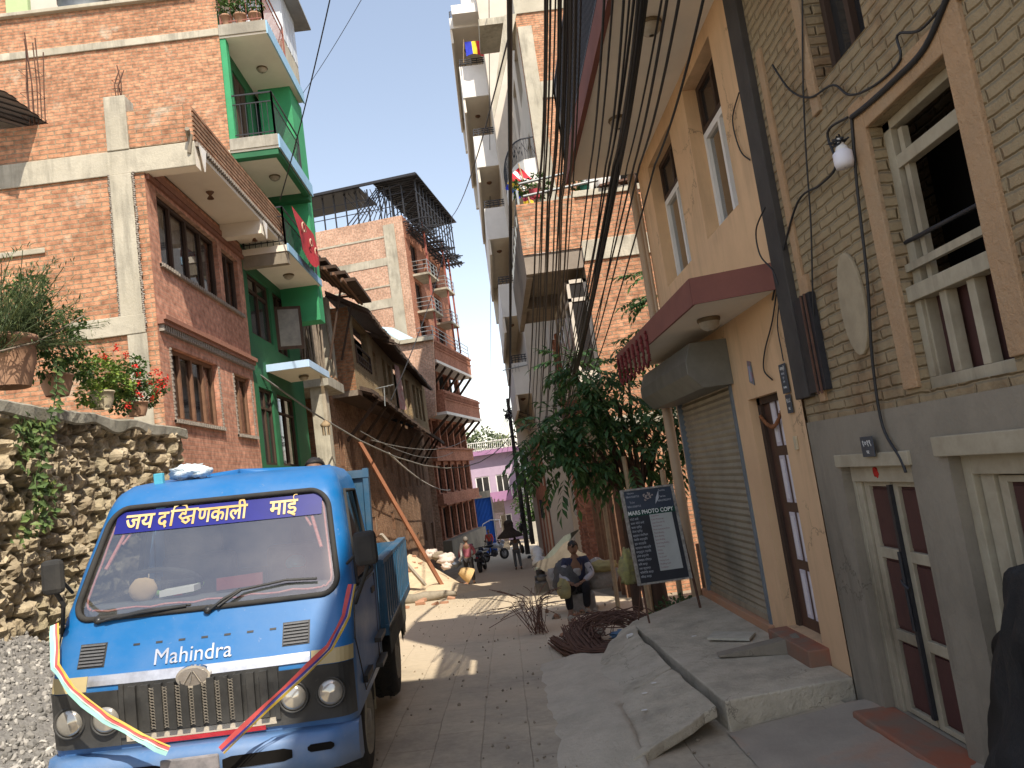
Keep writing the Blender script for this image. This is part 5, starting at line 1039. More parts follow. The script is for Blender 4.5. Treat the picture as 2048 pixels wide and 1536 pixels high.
# ================= N: brick house with curved balconies =================
Nh = thing('brick_tower_house', 'tall raw brick house with concrete frame and rounded white balconies', 'building', (2.2, 20.5, -1.3))
g = MB(); g.wall((2.2, 20.5, -1), X_, Z_, 9, 16.5, [], .1); obj('side_wall', g, ORANGE, Nh)
g = MB(); g.box(2.22, 2.62, 20.45, 20.5, 6, 14.2); g.box(2.62, 9, 20.46, 20.5, 8.6, 9.1); g.box(2.62, 9, 20.46, 20.5, 12.0, 12.5); g.box(2.2, 9, 20.46, 20.5, 14.6, 15.1); g.box(2.6, 9, 20.465, 20.5, 5.9, 6.2); obj('concrete_frame', g, CONCL, Nh, bevel=.01)
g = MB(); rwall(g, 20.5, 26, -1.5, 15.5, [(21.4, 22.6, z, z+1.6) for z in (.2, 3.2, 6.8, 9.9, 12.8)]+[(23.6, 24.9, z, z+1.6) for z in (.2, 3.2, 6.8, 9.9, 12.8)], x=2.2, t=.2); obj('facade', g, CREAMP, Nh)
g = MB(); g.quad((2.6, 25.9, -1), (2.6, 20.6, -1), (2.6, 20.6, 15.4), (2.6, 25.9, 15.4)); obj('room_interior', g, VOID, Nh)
def curved(par, z0, x1, y0, y1, h, n=14):
    b = MB(); pts = [(2.2, y0)]+[(2.2-(2.2-x1)*math.sin(i/n*math.pi)**.55, y0+(y1-y0)*(1-math.cos(i/n*math.pi))/2) for i in range(1, n)]+[(2.2, y1)]
    b.prism([(x, y, z0) for x, y in pts], (0, 0, .15)); s_ = obj('balcony_slab', b, SOFFIT, par); b = MB()
    for i in range(len(pts)-1):
        a, c = Vector((*pts[i], z0+.15)), Vector((*pts[i+1], z0+.15)); b.obox(a, c-a, Z_*h, Vector((.06, 0, 0)))
    obj('balcony_parapet', b, WHITEP, par); b = MB()
    for i in range(len(pts)-1):
        a, c = Vector((*pts[i], z0+.15+h)), Vector((*pts[i+1], z0+.15+h)); b.bar(a+Z_*.6, c+Z_*.6, .03)
        for k in range(5): q = a.lerp(c, k/5); b.bar(q, q+Z_*.6, .014)
        b.tube([a+Z_*.1, a.lerp(c, .3)+Z_*.4, a.lerp(c, .6)+Z_*.2, c+Z_*.5], .01, 4)
    obj('balcony_railing', b, BLACKM, par)
for z in (9.6, 6.9): curved(Nh, z, 1.4, 20.55, 25, .6)
g = MB(); g.prism([(2.25, 20.44, 14.6), (1.2, 20.44, 11.6), (1.2, 20.44, 11.9), (1.9, 20.44, 14.6)], (0, .06, 0)); g.box(1.15, 2.2, 20.5, 22, 14.4, 14.6); obj('concrete_bracket', g, CONCL, Nh)
# ================= W: white balconies =================
Wh = thing('white_apartment_block', 'tall white apartment block with stacked balconies cantilevered over the street against the sky', 'building', (1.5, 26, -1.8))
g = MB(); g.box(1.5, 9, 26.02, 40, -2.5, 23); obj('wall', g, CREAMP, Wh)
for k, (pb, xl_, pt) in enumerate(((59, 903, 38), (197, 929, 134), (336, 957, 273), (480, 979, 417), (635, 1008, 569), (790, 1034, 726))):
    a = AY(xl_, pb, 27); tz = AY(xl_, pt, 27).z; x0 = a.x
    g = MB(); g.box(x0, 1.5, 27, 34.5, a.z, a.z+.14); sb = obj('balcony_slab', g, SOFFIT, Wh)
    g = MB(); g.box(x0, 1.5, 26.95, 27.0, a.z, tz); g.box(x0-.04, x0, 26.95, 34.5, a.z-.0, tz); obj('balcony_parapet', g, WHITEP, Wh)
    g = MB(); 
    for q in (.14, .24, .34): g.bar((x0, 26.98, tz+q*.8), (1.5, 26.98, tz+q*.8), .03); g.bar((x0, 27, tz+q*.8), (x0, 34.5, tz+q*.8), .03)
    for i in range(5): g.bar((x0+(1.45-x0)*i/4, 26.98, tz), (x0+(1.45-x0)*i/4, 26.98, tz+.28), .025)
    obj('balcony_railing', g, BLACKM, Wh)
    g = MB(); g.box(x0-.06, x0+.02, 27.0, 34.5, a.z-.55, a.z-.002); g.box(x0, 1.5, 34.2, 34.5, a.z-1.6, a.z-.01); obj('drop_beam', g, SOFFIT, Wh)
    b = MB(); b.lathe(((x0+1.5)/2, 28.5, a.z), [(.1, 0), (.1, -.04), (.02, -.09)], 12); obj('ceiling_light', b, WOODM, Wh)
g = MB(); g.box(.95, 2.2, 26.4, 27, 18.85, 23); g.box(.55, 2.2, 26.2, 27, 18.5, 18.85); obj('upper_wall', g, WHITEP, Wh)
# ================= further right row =================
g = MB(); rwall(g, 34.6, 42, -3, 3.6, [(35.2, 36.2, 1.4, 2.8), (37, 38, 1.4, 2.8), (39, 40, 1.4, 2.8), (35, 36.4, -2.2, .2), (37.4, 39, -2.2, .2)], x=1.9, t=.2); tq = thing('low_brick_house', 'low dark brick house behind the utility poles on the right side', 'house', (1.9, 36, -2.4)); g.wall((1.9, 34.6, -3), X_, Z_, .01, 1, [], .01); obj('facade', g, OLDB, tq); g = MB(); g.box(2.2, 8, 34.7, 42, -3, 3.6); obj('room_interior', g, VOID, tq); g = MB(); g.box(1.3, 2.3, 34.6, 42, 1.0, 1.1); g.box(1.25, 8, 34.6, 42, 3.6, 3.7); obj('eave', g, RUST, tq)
g = MB(); rwall(g, 26, 34.6, -2.6, 3.0, [(26.6, 28.2, -1.9, .5), (29, 30.6, -2, .5), (31.4, 33, -2.1, .5), (27, 28, 1.2, 2.5), (30, 31, 1.2, 2.5)], x=1.48, t=.2); obj('shop_front', g, TOWERF, Wh)
# ================= BLUE TRUCK =================
TK = thing('pickup_truck', 'small blue flatbed truck with ribbons across its grille, parked facing the camera on the left', 'truck', (-1.82, 4.38, 0), (0, R(2.3), R(3.2)))
TB = None
def paintm(name, c, r=.35, dust=(.45, .42, .38), amt=.13):
    mt, n, N, L, B = newmat(name); tc = N.new('ShaderNodeTexCoord'); a = nz(N, L, tc.outputs['Object'], 2.2, 7, .7); rr = ramp(N, L, a.outputs[0], [(.42, (0, 0, 0)), (.85, (amt, amt, amt))])
    b = nz(N, L, tc.outputs['Object'], 30, 4, .7); br = ramp(N, L, b.outputs[0], [(.66, (0, 0, 0)), (.72, (.5, .5, .5))])
    c1 = mixc(N, L, rr.outputs[0], c, dust); sp = N.new('ShaderNodeSeparateXYZ'); L.new(tc.outputs['Object'], sp.inputs[0])
    mr = N.new('ShaderNodeMapRange'); mr.inputs[1].default_value = .35; mr.inputs[2].default_value = .75; mr.inputs[3].default_value = .6; mr.inputs[4].default_value = 0; L.new(sp.outputs[2], mr.inputs[0])
    ml = N.new('ShaderNodeMath'); ml.operation = 'MULTIPLY'; L.new(mr.outputs[0], ml.inputs[0]); L.new(a.outputs[0], ml.inputs[1]); c1 = mixc(N, L, ml.outputs[0], c1, dust)
    ml2 = N.new('ShaderNodeMath'); ml2.operation = 'MULTIPLY'; ml2.inputs[1].default_value = .4; L.new(br.outputs[0], ml2.inputs[0]); c1 = mixc(N, L, ml2.outputs[0], c1, dust)
    rn = nz(N, L, tc.outputs['Object'], 26, 6, .8); rk = ramp(N, L, rn.outputs[0], [(.69, (0, 0, 0)), (.71, (.8, .8, .8))]); c1 = mixc(N, L, rk.outputs[0], c1, (.09, .05, .035))
    L.new(c1, B.inputs['Base Color']); rg = ramp(N, L, a.outputs[0], [(.3, (r, r, r)), (.8, (min(1, r+.35),)*3)]); L.new(rg.outputs[0], B.inputs['Roughness']); B.inputs['Coat Weight'].default_value = .25; B.inputs['Coat Roughness'].default_value = .25
    bb = nz(N, L, tc.outputs['Object'], 3.5, 3); bump(N, L, B, bb.outputs[0], .25, .01); return mt
TB = paintm('truck_blue_paint', (.002, .125, .36)); TBD = paintm('truck_blue_paint_dull', (.012, .085, .17), .5, (.2, .19, .17), .6)
BLK = paintm('truck_black_plastic', (.016, .017, .018), .45, (.2, .19, .17), .35); CHR = plain('chrome', (.75, .75, .75), .18, 1); CHRD = rough('chrome_scratched', (.72, .72, .74), (.5, .5, .52), 12, .32, .1, metal=.75)
RUB = rough('rubber_black', (.03, .03, .03), (.045, .043, .04), 9, .85, .2)
ZP = [.38, .58, .9, .96, 1.1, 1.26, 1.5, 1.81, 1.9, 1.955, 1.985]; YP = [.10, .06, .03, .05, .12, .20, .36, .585, .67, .80, 1.1]; HP = [.81, .83, .835, .835, .835, .83, .795, .735, .705, .66, .59]
def pf(z): return float(np.interp(z, ZP, YP))
def ph(z): return float(np.interp(z, ZP, HP))
def sy(x, z):
    h = ph(z); r = .1; ax = min(abs(x), h-.0005); y = pf(z)+.055*(ax/h)**2
    if ax > h-r: y += r-math.sqrt(max(0, r*r-(ax-(h-r))**2))
    return y
def zm(z): return z-.062*max(0, min(1, (1.85-z)/.5))
def LP(x, z, off=0): return Vector((x, sy(x, z)-off, zm(z)))
def zfix(b): b.v = [(v[0], v[1], zm(v[2])) for v in b.v]; return b
def PT(name, mb, mat, par=None, **k): return obj(name, mb, mat, par or TK, world=False, **k)
def patch(b, x0, x1, z0, z1, off, nx=12, nz_=6, m=0, slant=0, back=.02, rnd_=0):
    vs = []; cx, cz = (x0+x1)/2, (z0+z1)/2
    for j in range(nz_+1):
        for i in range(nx+1):
            x = x0+(x1-x0)*i/nx; z = z0+(z1-z0)*j/nz_
            vs.append(LP(x, z, off))
    n = (nx+1)*(nz_+1); vb = [v+Vector((0, off+back, 0)) for v in vs]
    fs = [(j*(nx+1)+i, j*(nx+1)+i+1, (j+1)*(nx+1)+i+1, (j+1)*(nx+1)+i) for j in range(nz_) for i in range(nx)]
    ring = list(range(nx+1))+[j*(nx+1)+nx for j in range(1, nz_+1)]+[nz_*(nx+1)+i for i in range(nx-1, -1, -1)]+[j*(nx+1) for j in range(nz_-1, 0, -1)]
    for a, c in zip(ring, ring[1:]+ring[:1]): fs.append((a, a+n, c+n, c))
    b.add(vs+vb, fs, m); return b
# body shell
rows = [.56+.0245*i for i in range(57)]; rows = [z for z in rows if z < 1.93]+[1.935, 1.955, 1.97, 1.985]
cols = [(-1, 's', 1.5-.07*i) for i in range(20)]+[(0, 'f', -1+2*i/72) for i in range(73)]+[(1, 's', .24+.07*i) for i in range(19)]
def loop(z):
    out = []; h = ph(z)
    for s_, k, v in cols:
        if k == 's':
            y = max(v, sy(h, z)+.002); out.append(Vector((s_*h, y, z)))
        else:
            t = math.sin(v*math.pi/2)*.5+v*.5; out.append(Vector((t*h, sy(t*h, z), z)))
    return out
Ls = [loop(z) for z in rows]; nc = len(cols); b = MB(); vs = [v for l in Ls for v in l]; fs = []
def inwin(p):
    if 1.262 < p.z < 1.815 and p.y < sy(ph(p.z), p.z)+.03:
        h = ph(p.z)-.075; r = .1; u = abs(p.x)-(h-r); v = max(1.262+r-p.z, p.z-(1.815-r))
        return abs(p.x) < h and not (u > 0 and v > 0 and u*u+v*v > r*r)
    return False
def inside(p): return abs(abs(p.x)-ph(p.z)) < .02 and 1.27 < p.z < 1.8 and sy(ph(p.z), p.z)+.13 < p.y < 1.34
for j in range(len(rows)-1):
    for i in range(nc-1):
        q = (j*nc+i, j*nc+i+1, (j+1)*nc+i+1, (j+1)*nc+i); c = (vs[q[0]]+vs[q[1]]+vs[q[2]]+vs[q[3]])/4
        if inwin(c) or inside(c): continue
        fs.append(q)
b.add(vs, fs, 0, True)
top = Ls[-1]; m0 = len(rows)*nc
for k in range(nc//2): a, c = top[k], top[nc-1-k]; a2, c2 = top[k+1], top[nc-2-k]; b.add([a, a2, a2.lerp(c2, .5)+Z_*.03, a.lerp(c, .5)+Z_*.03, c2, c], [(0, 1, 2, 3), (3, 2, 4, 5)], 0, True)
b.quad((-.8, 1.5, .5), (.8, 1.5, .5), (.8, 1.5, 1.25), (-.8, 1.5, 1.25)); b.quad((-.56, 1.5, 1.75), (.56, 1.5, 1.75), (.56, 1.5, 2.0), (-.56, 1.5, 2.0))
body = PT('cab_body', zfix(b), TB)
# interior
b = MB(); b.box(-.74, .74, .35, 1.45, .6, .62); b.box(-.76, -.745, .3, 1.45, .6, 1.25); b.box(.745, .76, .3, 1.45, .6, 1.25); b.box(-.7, .7, 1.44, 1.46, .6, 1.3); b.box(-.66, -.25, 1.43, 1.46, 1.3, 1.72); b.box(.25, .66, 1.43, 1.46, 1.3, 1.72)
PT('cab_interior', b, rough('cab_trim', (.06, .065, .07), (.04, .043, .046), 5))
b = MB(); vs = [(x, y+.03*(x/.7)**2, z) for z, y in ((1.0, .5), (1.2, .3), (1.255, .32), (1.25, .5), (1.1, .62)) for x in [-.72+.12*i for i in range(13)]]; b.add(vs, [(j*13+i, j*13+i+1, (j+1)*13+i+1, (j+1)*13+i) for j in range(4) for i in range(12)], 0, True); PT('dashboard', b, rough('dashboard_grey', (.13, .135, .14), (.09, .095, .1), 6))
for x in (-.38, .35):
    b = MB(); b.box(x-.25, x+.25, .8, 1.3, .8, .95); b.box(x-.25, x+.25, 1.25, 1.4, .9, 1.45); PT('seat', b, rough('seat_cloth', (.12, .1, .09), (.08, .07, .06), 9), bevel=.04)
b = MB(); c = Vector((-.36, .62, 1.33)); M = Euler((R(-28), 0, 0)).to_matrix(); ring = [c+M @ Vector((.2*math.cos(a*math.pi/18), 0*1, 0))+M @ Vector((0, .2*math.sin(a*math.pi/18), 0)) for a in range(37)]
segs = [(0, 5, 0), (5, 9, 1), (9, 15, 2), (15, 37, 0)]
b.tube(ring, .016, 8); sw = PT('steering_wheel', b, RUB)
b = MB(); b.tube(ring[2:8], .02, 8); b.tube(ring[11:16], .02, 8); PT('grip_wrap', b, rough('wrap_green', (.12, .35, .12), (.3, .4, .1), 30, .6), sw)
b = MB(); b.tube(ring[8:11], .021, 8); PT('grip_wrap', b, rough('wrap_red', (.6, .04, .03), r=.6), sw)
b = MB(); b.tube([c+Vector((0, 0, 0)), c+Vector((0, .05, -.25))], .03, 8); b.bar(c-X_*.18, c+X_*.18, .03, .02); PT('steering_column', b, RUB, sw)
b = MB(); b.blob((-.42, .4, 1.32), .085, .03, .07, 2, .1); tag(PT('cushion', b, rough('cushion_beige', (.6, .42, .24), (.5, .34, .2), 5)), 'x', 'x'); 
o = bpy.data.objects['cushion']; del o['label']; del o['category']
b = MB(); b.obox((-.3, .33, 1.27), (.2, 0, .015), (0, .12, 0), (0, 0, .035)); PT('papers', b, WHITEP)
b = MB(); b.obox((.02, .36, 1.27), (.27, 0, .01), (0, .02, 0), (0, .01, .07)); PT('red_notebook', b, rough('notebook_red', (.28, .06, .05), (.2, .04, .04), 6))
# windscreen, gasket, side glass
def clear2():
    mt, n, N, L, B = newmat('windscreen_glass'); out = N['Material Output']; tr = N.new('ShaderNodeBsdfTransparent'); tr.inputs[0].default_value = (.68, .72, .72, 1)
    g = N.new('ShaderNodeBsdfGlossy'); g.inputs['Roughness'].default_value = .04; g.inputs[0].default_value = (.95, .97, 1, 1); fr = N.new('ShaderNodeFresnel'); fr.inputs[0].default_value = 1.5; ad = N.new('ShaderNodeMath'); ad.operation = 'ADD'; ad.inputs[1].default_value = .17; ad.use_clamp = True; L.new(fr.outputs[0], ad.inputs[0])
    mx = N.new('ShaderNodeMixShader'); L.new(ad.outputs[0], mx.inputs[0]); L.new(tr.outputs[0], mx.inputs[1]); L.new(g.outputs[0], mx.inputs[2])
    df = N.new('ShaderNodeBsdfDiffuse'); df.inputs[0].default_value = (.6, .57, .52, 1); tc = N.new('ShaderNodeTexCoord'); a = nz(N, L, tc.outputs['Object'], 2.3, 6, .65); rr = ramp(N, L, a.outputs[0], [(.35, (.01, .01, .01)), (.75, (.08, .08, .08))])
    m2 = N.new('ShaderNodeMixShader'); L.new(rr.outputs[0], m2.inputs[0]); L.new(mx.outputs[0], m2.inputs[1]); L.new(df.outputs[0], m2.inputs[2]); L.new(m2.outputs[0], out.inputs[0]); return mt
b = MB(); nx, ny = 30, 14; vs = []
for j in range(ny+1):
    z = 1.25+.58*j/ny
    for i in range(nx+1): h = ph(z)-.06; x = -h+2*h*i/nx; vs.append(LP(x, z, -.012))
b.add(vs, [(j*(nx+1)+i, j*(nx+1)+i+1, (j+1)*(nx+1)+i+1, (j+1)*(nx+1)+i) for j in range(ny) for i in range(nx)], 0, True); ws = PT('windscreen', b, clear2())
def rr_pts(inset, n=8, z0=1.262, z1=1.815):
    pts = []; r = .1
    for cx, cz, a0 in ((1, z1, 0), (-1, z1, 90), (-1, z0, 180), (1, z0, 270)):
        for k in range(n+1):
            a = R(a0+90*k/n); z = (cz-r if cz == z1 else cz+r)+(r-inset)*math.sin(a); h = ph(z)-.075; pts.append((cx*(h-r)+(r-inset)*math.cos(a), z))
    out = []
    for p, q in zip(pts, pts[1:]+pts[:1]):
        k = max(1, int(abs(p[0]-q[0])/.08)+int(abs(p[1]-q[1])/.08))
        out += [(p[0]+(q[0]-p[0])*i/k, p[1]+(q[1]-p[1])*i/k) for i in range(k)]
    return out+[out[0]]
b = MB(); b.tube([LP(x, z, .004) for x, z in rr_pts(-.002)], .017, 8, cap=False); PT('rubber_seal', b, RUB, ws)
b = MB()
pts = rr_pts(.035); P3 = [LP(x, z, -.03) for x, z in pts if z > 1.3]; 
P3 = sorted([(math.atan2(z-1.3, x), x, z) for x, z in pts if z > 1.29]); b.tube([LP(x, z, -.028)+Vector((0, 0, .006*math.sin(i*2.2))) for i, (_, x, z) in enumerate(P3)], .007, 5)
for s_ in (-1, 1): b.tube([LP(s_*.56, 1.71, -.03), LP(s_*.6, 1.6, -.03), LP(s_*.64, 1.5, -.03)], .012, 5); b.tube([LP(s_*.5, 1.72, -.03), LP(s_*.57, 1.62, -.03)], .009, 5)
PT('tinsel_trim', b, rough('tinsel_pink', (.62, .16, .15), (.75, .4, .35), 60, .5, .4), ws)
def patch_glass(name, z0f, z1f, x0, x1, off, mat, par):
    b = MB(); nx = 26; vs = []
    for j in range(5):
        for i in range(nx+1): x = x0+(x1-x0)*i/nx; z = z0f(x)+(z1f(x)-z0f(x))*j/4; vs.append(LP(x, z, off))
    b.add(vs, [(j*(nx+1)+i, j*(nx+1)+i+1, (j+1)*(nx+1)+i+1, (j+1)*(nx+1)+i) for j in range(4) for i in range(nx)], 0, True); return PT(name, b, mat, par)
patch_glass('sun_strip', lambda x: 1.68, lambda x: 1.795, -.635, .635, -.006, rough('sticker_blue', (.015, .018, .20), (.012, .015, .15), 3, .4, 0), ws)
def text_on(s_, size, mat, x, z, off, par, name='lettering', align='CENTER', bold=0, sx=1, ext=0):
    cu = bpy.data.curves.new('t', 'FONT'); cu.body = s_; cu.size = size; cu.align_x = align; cu.offset = bold; cu.extrude = ext; cu.resolution_u = 4
    to = bpy.data.objects.new('t', cu); COL.objects.link(to); bpy.context.view_layer.update()
    me = bpy.data.meshes.new_from_object(to.evaluated_get(bpy.context.evaluated_depsgraph_get())); bpy.data.objects.remove(to)
    b = MB(); b.add([LP(x+v.co.x*sx, z+v.co.y, off+v.co.z) for v in me.vertices], [tuple(p.vertices) for p in me.polygons]); bpy.data.meshes.remove(me); return PT(name, b, mat, par)
GOLD = rough('lettering_gold', (.5, .32, .1), (.7, .55, .3), 6, .4, 0)
text_on('जय', .118, GOLD, -.485, 1.70, .0, ws, bold=.0022, sx=1.12)
# the long word is laid out glyph by glyph (vowel sign, then the ksha conjunct drawn by hand)
def glyph_word(par):
    x = -.205; dz = 1.70
    def g(s_, xx, w=1): return text_on(s_, .118, GOLD, xx, dz, 0, par, align='LEFT', bold=.0022, sx=w)
    g('द', -.37); g('णकाली', -.125, .95)
    def q(p): return (-.295+(p[0]+.178)*1.0, dz+(p[1]-dz)*1.15)
    b = MB(); t = .011; zt = dz+.066
    def st(pts, r=.0075):
        pts = [q(p) for p in pts]
        for (x0, z0), (x1, z1) in zip(pts, pts[1:]):
            d = Vector((x1-x0, z1-z0)); d.normalize(); n_ = Vector((-d.y, d.x))*r
            b.add([LP(x0+n_.x-d.x*r*.5, z0+n_.y-d.y*r*.5), LP(x0-n_.x-d.x*r*.5, z0-n_.y-d.y*r*.5), LP(x1-n_.x+d.x*r*.5, z1-n_.y+d.y*r*.5), LP(x1+n_.x+d.x*r*.5, z1+n_.y+d.y*r*.5)], [(0, 1, 2, 3)])
    st([(-.178, zt), (-.01, zt)], .006); st([(-.166, zt), (-.166, dz)]); st([(-.166, zt), (-.16, zt+.02), (-.13, zt+.03), (-.09, zt+.022), (-.075, zt)], .005)
    st([(-.085, zt), (-.085, zt-.02), (-.105, zt-.014), (-.12, zt-.03), (-.1, zt-.042), (-.075, zt-.035), (-.055, zt-.05), (-.075, dz+.004), (-.1, dz+.016)], .006); st([(-.075, zt-.035), (-.035, zt-.03)], .005); st([(-.032, zt), (-.032, dz)])
    PT('lettering', b, GOLD, par)
glyph_word(ws); text_on('माई', .118, GOLD, .40, 1.70, 0, ws, bold=.0022, sx=1.05)
for s_ in (-1, 1):
    b = MB(); vs = [(s_*(ph(z)-.012), y, z) for z in (1.26, 1.81) for y in (sy(ph(z), z)+.1, 1.36)]; b.add(vs, [(0, 1, 3, 2)]); sg = PT('side_window', zfix(b), clearglass('side_glass_'+('a' if s_ > 0 else 'b'), (.25, .27, .28), .05, .05))
    b = MB(); P = [Vector((s_*(ph(z)+.004), y, z)) for z, y in ((1.27, sy(ph(1.27), 1.27)+.12), (1.8, sy(ph(1.8), 1.8)+.12), (1.8, 1.34), (1.27, 1.34), (1.27, sy(ph(1.27), 1.27)+.12))]; b.tube(P, .014, 6); PT('window_seal', zfix(b), RUB, sg)
    b = MB(); h = .833
    P = [Vector((s_*(ph(z)+.002), y, z)) for z, y in ((1.24, .3), (1.0, .2), (.62, .55), (.62, 1.38), (1.24, 1.38))]; b.tube(P+[P[0]], .005, 4); b.box(s_*.825-.02, s_*.825+.02, 1.15, 1.28, 1.12, 1.16); PT('door_trim', zfix(b), BLK)
# wipers
for x0, z0, x1, z1, x2, z2 in ((-.60, 1.245, -.08, 1.285, -.1, 1.285), (.02, 1.24, .60, 1.345, .2, 1.34)):
    b = MB(); b.tube([LP(x0, z0, .02), LP((x0+x2)/2, (z0+z2)/2+.01, .04), LP(x2, z2, .03)], .009, 6); xm = (x0+x1)/2
    if x0 < 0: b.tube([LP(x0+.05, z0+.01, .035), LP(-.33, 1.285, .03), LP(x1, z1, .012)], .008, 6)
    else: b.tube([LP(.08, 1.262, .03), LP(.2, 1.335, .03)], .008, 6); b.tube([LP(.2, 1.335, .02), LP(.45, 1.36, .02), LP(.63, 1.35, .02)], .008, 6)
    b.lathe(LP(x0, z0, -.01), [(.022, 0), (.022, .03), (0, .032)], 10, axis=(0, -1, .4)); PT('wiper', b, BLK)
# front details
b = MB(); patch(b, -.60, .60, .925, .975, .012, 30, 2); PT('chrome_strip', b, CHRD)
CRS = paintm('truck_cream_stripe', (.42, .34, .17), .5)
for x0, x1 in ((-.828, -.605), (.605, .828)):
    b = MB(); patch(b, x0, x1, .90, .975, .006, 10, 2); PT('cream_stripe', b, CRS)
b = MB(); patch(b, -.826, -.43, .60, .895, .014, 16, 4); patch(b, .43, .826, .60, .895, .014, 16, 4); patch(b, -.43, .43, .60, .925, .010, 16, 4)
gp = PT('grille_panel', b, BLK)
b = MB()
for i in range(11): x = -.35+i*.07; patch(b, x-.02, x+.02, .66, .91, .034, 2, 3)
patch(b, -.425, -.40, .64, .92, .02, 2, 2); patch(b, .40, .425, .64, .92, .02, 2, 2); PT('grille_bars', b, BLK, gp)
b = MB()
for x in (-.245, -.175, -.105, -.035, .035, .105, .175):
    for i in range(14): z = .67+i*.016; b.tube([LP(x-.013, z, .024), LP(x+.013, z+.012, .024)], .003, 4); b.tube([LP(x-.013, z+.012, .024), LP(x+.013, z, .024)], .003, 4)
PT('mesh_inserts', b, rough('mesh_dusty', (.24, .215, .18), (.16, .145, .12), 30, .7), gp)
b = MB(); patch(b, -.40, .40, .615, .65, .012, 16, 2); PT('cream_strip', b, rough('strip_cream', (.62, .54, .42), (.5, .44, .35), 5, .6)); b = MB(); patch(b, -.32, .34, .59, .613, .014, 16, 2); PT('red_strip', b, rough('strip_red', (.55, .04, .05), r=.5))
HG = rough('headlamp_glass', (.55, .53, .48), (.4, .38, .34), 6, .12, 0, metal=.6)
for x in (-.70, -.50, .50, .70):
    c = LP(x, .745, .012); c.y = min(c.y, LP(x*.97, .745, .012).y); b = MB(); b.lathe(c, [(.084, -.02), (.086, .006), (.076, .014), (.07, .0)], 26, axis=(0, -1, .06)); hl = PT('headlight', b, BLK)
    b = MB(); b.lathe(c, [(.07, .0), (.066, .014), (.045, .024), (.0, .028)], 26, axis=(0, -1, .06)); PT('lens', b, HG, hl)
b = MB()
for i in range(7): x = -.36+i*.125; patch(b, x-.018, x+.018, 1.105, 1.115, .003, 2, 1)
PT('vent_slot', b, BLK)
for x in (-.60, .52):
    b = MB(); patch(b, x-.075, x+.075, 1.015, 1.135, .004, 6, 4, back=.01); v = PT('air_vent', b, BLK); b = MB()
    for i in range(7): z = 1.025+i*.0165; patch(b, x-.068, x+.068, z, z+.008, .013, 4, 1)
    PT('louvre', b, rough('louvre_grey', (.12, .125, .13), (.09, .09, .1), 9, .5), v)
text_on('Mahindra', .112, CHRD, -.04, 1.0, .006, body, bold=0, sx=1.02, ext=.003)
b = MB(); c = LP(-.02, .925, .016); n = 28
for k, (rx_, rz_, d, m_) in enumerate(((.092, .058, .02, 0), (.078, .046, .026, 1))):
    vs = [c+Vector((0, -d, 0))]+[c+Vector((rx_*math.cos(a*2*math.pi/n), -d+.004, rz_*math.sin(a*2*math.pi/n))) for a in range(n)]+[c+Vector((rx_*1.05*math.cos(a*2*math.pi/n), .01, rz_*1.05*math.sin(a*2*math.pi/n))) for a in range(n)]
    b.add(vs, [(0, 1+i, 1+(i+1) % n) for i in range(n)]+[(1+i, 1+n+i, 1+n+(i+1) % n, 1+(i+1) % n) for i in range(n)], m_)
for x0, x1 in ((-.045, -.006), (-.012, .004), (.045, .014)): b.bar(c+Vector((x0, -.03, -.028)), c+Vector((x1*.6, -.032, .034)), .006, .004)
PT('badge', b, [CHR, rough('badge_taupe', (.3, .27, .24), r=.4, metal=.4)], body)
# bumper
b = MB(); n = 34; vs = []; prof = [(.36, .02), (.38, -.05), (.45, -.08), (.53, -.075), (.575, -.05), (.58, .06), (.36, .1)]
for i in range(n+1):
    x = -.835+1.67*i/n; yb = .06*(x/.835)**2+(.1*max(0, abs(x)-.72)/.115)**1.0*1.1
    for z, y in prof: vs.append((x, y+yb, z-.02*(x/.835)**2))
k = len(prof); b.add(vs, [(i*k+j, (i+1)*k+j, (i+1)*k+(j+1) % k, i*k+(j+1) % k) for i in range(n) for j in range(k)], 0, True); b.add(vs[:k], [tuple(range(k))]); b.add(vs[-k:], [tuple(range(k-1, -1, -1))])
bp = PT('bumper', zfix(b), TB)
b = MB()
for x0, x1, z0, z1 in ((.14, .50, .45, .515), (-.52, -.16, .45, .515), (.58, .72, .475, .515), (-.74, -.60, .45, .49)):
    P = []
    for i in range(9):
        x = x0+(x1-x0)*i/8; P.append((x, -.083+.06*(x/.835)**2, z0+(.012 if i in (0, 8) else 0)))
    b.add(P+[(p[0], p[1], z1-(.012 if i in (0, 8) else 0)) for i, p in enumerate(P)], [(i, i+1, i+10, i+9) for i in range(8)])
PT('bumper_slot', zfix(b), VOID, bp)
b = MB(); b.obox((-.16, -.13, .32), (.3, 0, 0), (0, .02, 0), (0, -.01, .17)); PT('number_plate', b, rough('plate_blank_grey', (.3, .28, .29), (.12, .12, .13), 9, .5, .1), bp, bevel=.01)
# mirrors
for px, py, s_, w_ in ((106, 1154, -1, .06), (731, 1096, 1, .065)):
    c = AY(px, py, 4.42); b = MB(); b.box(c.x-w_, c.x+w_, c.y-.03, c.y+.03, c.z-.095, c.z+.095); mo = obj('mirror', b, RUB, TK, bevel=.028)
    b = MB(); e = WM[TK] @ Vector((s_*.84, .3, 1.12)); b.tube([c+Vector((0, .02, -.09)), c+Vector((-s_*.03, .03, -.16)), e], .013, 6); b.tube([c+Vector((0, .02, .02)), WM[TK] @ Vector((s_*.80, .35, 1.35))], .01, 6); obj('mirror_arm', b, RUB, mo)
